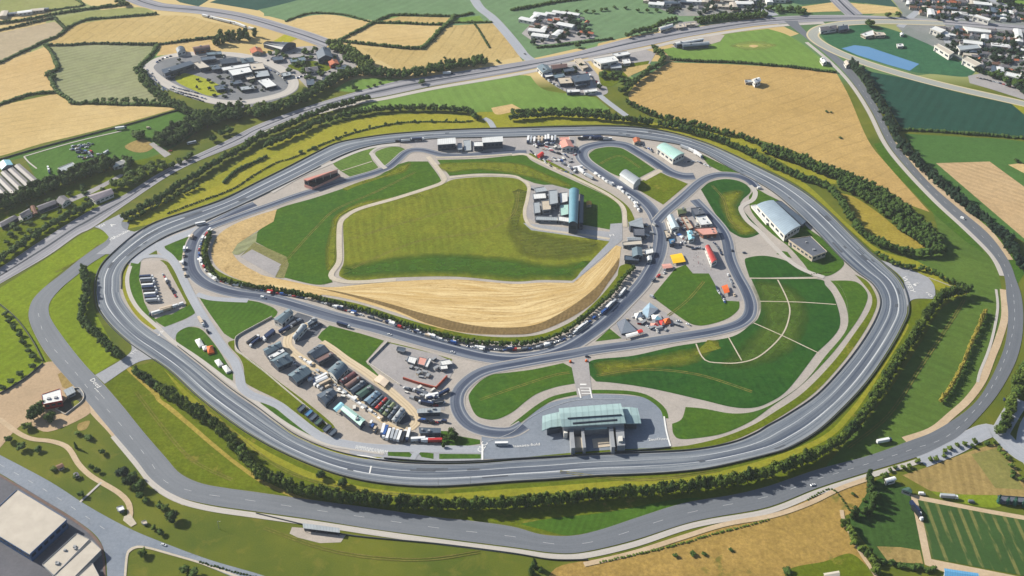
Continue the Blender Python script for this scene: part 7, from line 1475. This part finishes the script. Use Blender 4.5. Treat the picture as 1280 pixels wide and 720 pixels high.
clutter('500,484 548,488 552,508 515,506', 22, 'in the grey yard', 4, ('dark', 'grey', 'white', 'dark'))
clutter('778,405 800,386 832,398 850,408 815,418', 22, 'in the triangular tent yard', 5, ('white', 'red', 'dark', 'grey'))
clutter('664,178 712,178 726,205 700,208 668,194', 22, 'in the upper paddock', 6, ('white', 'dark', 'grey', 'red'))
clutter('800,282 818,280 814,322 790,322', 16, 'beside the dark sheds', 7)
clutter('355,440 372,452 420,484 450,508 440,512 400,486 360,460', 20, 'in the paddock alley', 8, ('white', 'grey', 'dark'))
# people around the red roofed building ---------------------------
def person_mesh():
    me = bpy.data.meshes.new('body')
    vs = [(0,0,.95),(0,0,1.2),(0,0,1.42),(0,0,1.53),(0,0.01,1.67),(.09,0,.92),(.1,.02,.5),(.1,0,.07),(.1,.14,.04),(-.09,0,.92),(-.1,-.04,.5),(-.1,-.1,.07),(-.1,.04,.04),(.19,0,1.38),(.25,.02,1.1),(.24,.1,.85),(-.19,0,1.38),(-.25,-.02,1.1),(-.24,.05,.85)]
    ed = [(0,1),(1,2),(2,3),(3,4),(0,5),(5,6),(6,7),(7,8),(0,9),(9,10),(10,11),(11,12),(2,13),(13,14),(14,15),(2,16),(16,17),(17,18)]
    rad = [.14,.13,.12,.055,.1,.09,.065,.045,.04,.09,.065,.045,.04,.06,.045,.035,.06,.045,.035]
    me.from_pydata(vs, ed, []); o = bpy.data.objects.new('body', me); C.objects.link(o); o.modifiers.new('skin', 'SKIN'); o.modifiers.new('sub', 'SUBSURF').levels = 1
    for d_, r in zip(me.skin_vertices[0].data, rad): d_.radius = (r, r)
    me.skin_vertices[0].data[0].use_root = True
    m2 = bpy.data.meshes.new_from_object(o.evaluated_get(bpy.context.evaluated_depsgraph_get())); C.objects.unlink(o); bpy.data.objects.remove(o)
    cl = []
    for m in me_cols: cl.append(m)
    return m2
me_cols = [plain('navy_clothing', (44,52,84), .8, .1), plain('red_clothing', (170,52,48), .8, .1), plain('pale_clothing', (206,204,200), .8, .1), plain('dark_clothing', (52,50,54), .8, .1)]
PM = person_mesh(); R = random.Random(11); cc = {}
for x, y in sorted([(R.uniform(866, 880), R.uniform(316, 338)) for _ in range(22)] + [(R.uniform(882, 889), R.uniform(328, 340)) for _ in range(4)]):
    k = R.randrange(4); nm = ('navy', 'red', 'pale', 'dark')[k]; cc[nm] = cc.get(nm, 0) + 1
    if 'pm_%d' % k not in cc: m2 = PM.copy(); m2.materials.clear(); m2.materials.append(me_cols[k]); cc['pm_%d' % k] = m2
    o = bpy.data.objects.new('person', cc['pm_%d' % k]); C.objects.link(o); p = G(x, y); o.location = (p.x, p.y, .40); o.rotation_euler = (0, 0, R.uniform(0, 6))
    tag(o, ORD(cc[nm]) + ' person in ' + nm + ' clothing from the left beside the red roofed building', 'person', 'people beside the red roofed building')
# ================================================================ camera, light
cam = bpy.data.cameras.new('camera'); co = bpy.data.objects.new('camera', cam); C.objects.link(co)
cam.sensor_width = 36; cam.lens = 18 / math.tan(HFOV / 2); cam.clip_end = 30000; cam.clip_start = 1
co.location = (0, 0, CAMH); co.rotation_euler = (PI / 2 - PITCH, 0, 0)
sc = bpy.context.scene; sc.camera = co
ELEV, AZ = math.radians(31), math.radians(-26)      # shadows run to the right and a little towards the viewer
d = Vector((math.cos(AZ) * math.cos(ELEV), math.sin(AZ) * math.cos(ELEV), -math.sin(ELEV)))
su = bpy.data.lights.new('sun', 'SUN'); su.energy = 5.0; su.angle = math.radians(.5); su.color = (1, .93, .80)
so = bpy.data.objects.new('sun', su); C.objects.link(so); so.rotation_euler = d.to_track_quat('-Z', 'Y').to_euler(); so.location = (-300, 500, 900)
w = bpy.data.worlds.new('World'); sc.world = w; w.use_nodes = True
bg = w.node_tree.nodes['Background']; sky = w.node_tree.nodes.new('ShaderNodeTexSky'); sky.sky_type = 'NISHITA'; sky.sun_disc = False
sky.sun_elevation = ELEV; sky.sun_rotation = math.atan2(-d.x, -d.y)
w.node_tree.links.new(sky.outputs[0], bg.inputs[0]); bg.inputs[1].default_value = .07
sc.view_settings.view_transform = 'Standard'; sc.view_settings.look = 'None'; sc.view_settings.gamma = 1
sc.view_settings.exposure = 1.2

# air: a thin even haze round camera and landscape
hz = mesh_obj('haze', [(x, y, zz) for zz in (-1, 700) for x, y in ((-9100, -1600), (9100, -1600), (9100, 14100), (-9100, 14100))], [(0,3,2,1), (4,5,6,7), (0,1,5,4), (1,2,6,5), (2,3,7,6), (3,0,4,7)], None, mats=[bpy.data.materials.new('haze_air')])
hm = hz.data.materials[0]; hm.use_nodes = True; nt = hm.node_tree; nt.nodes.clear()
o_ = nt.nodes.new('ShaderNodeOutputMaterial'); pv_ = nt.nodes.new('ShaderNodeVolumePrincipled'); pv_.inputs['Color'].default_value = (.86, .92, 1, 1); pv_.inputs['Density'].default_value = .00003; pv_.inputs['Anisotropy'].default_value = .2
nt.links.new(pv_.outputs[0], o_.inputs['Volume']); hz['kind'] = 'stuff'; hz['label'] = 'thin even haze over the landscape'; hz['category'] = 'haze'
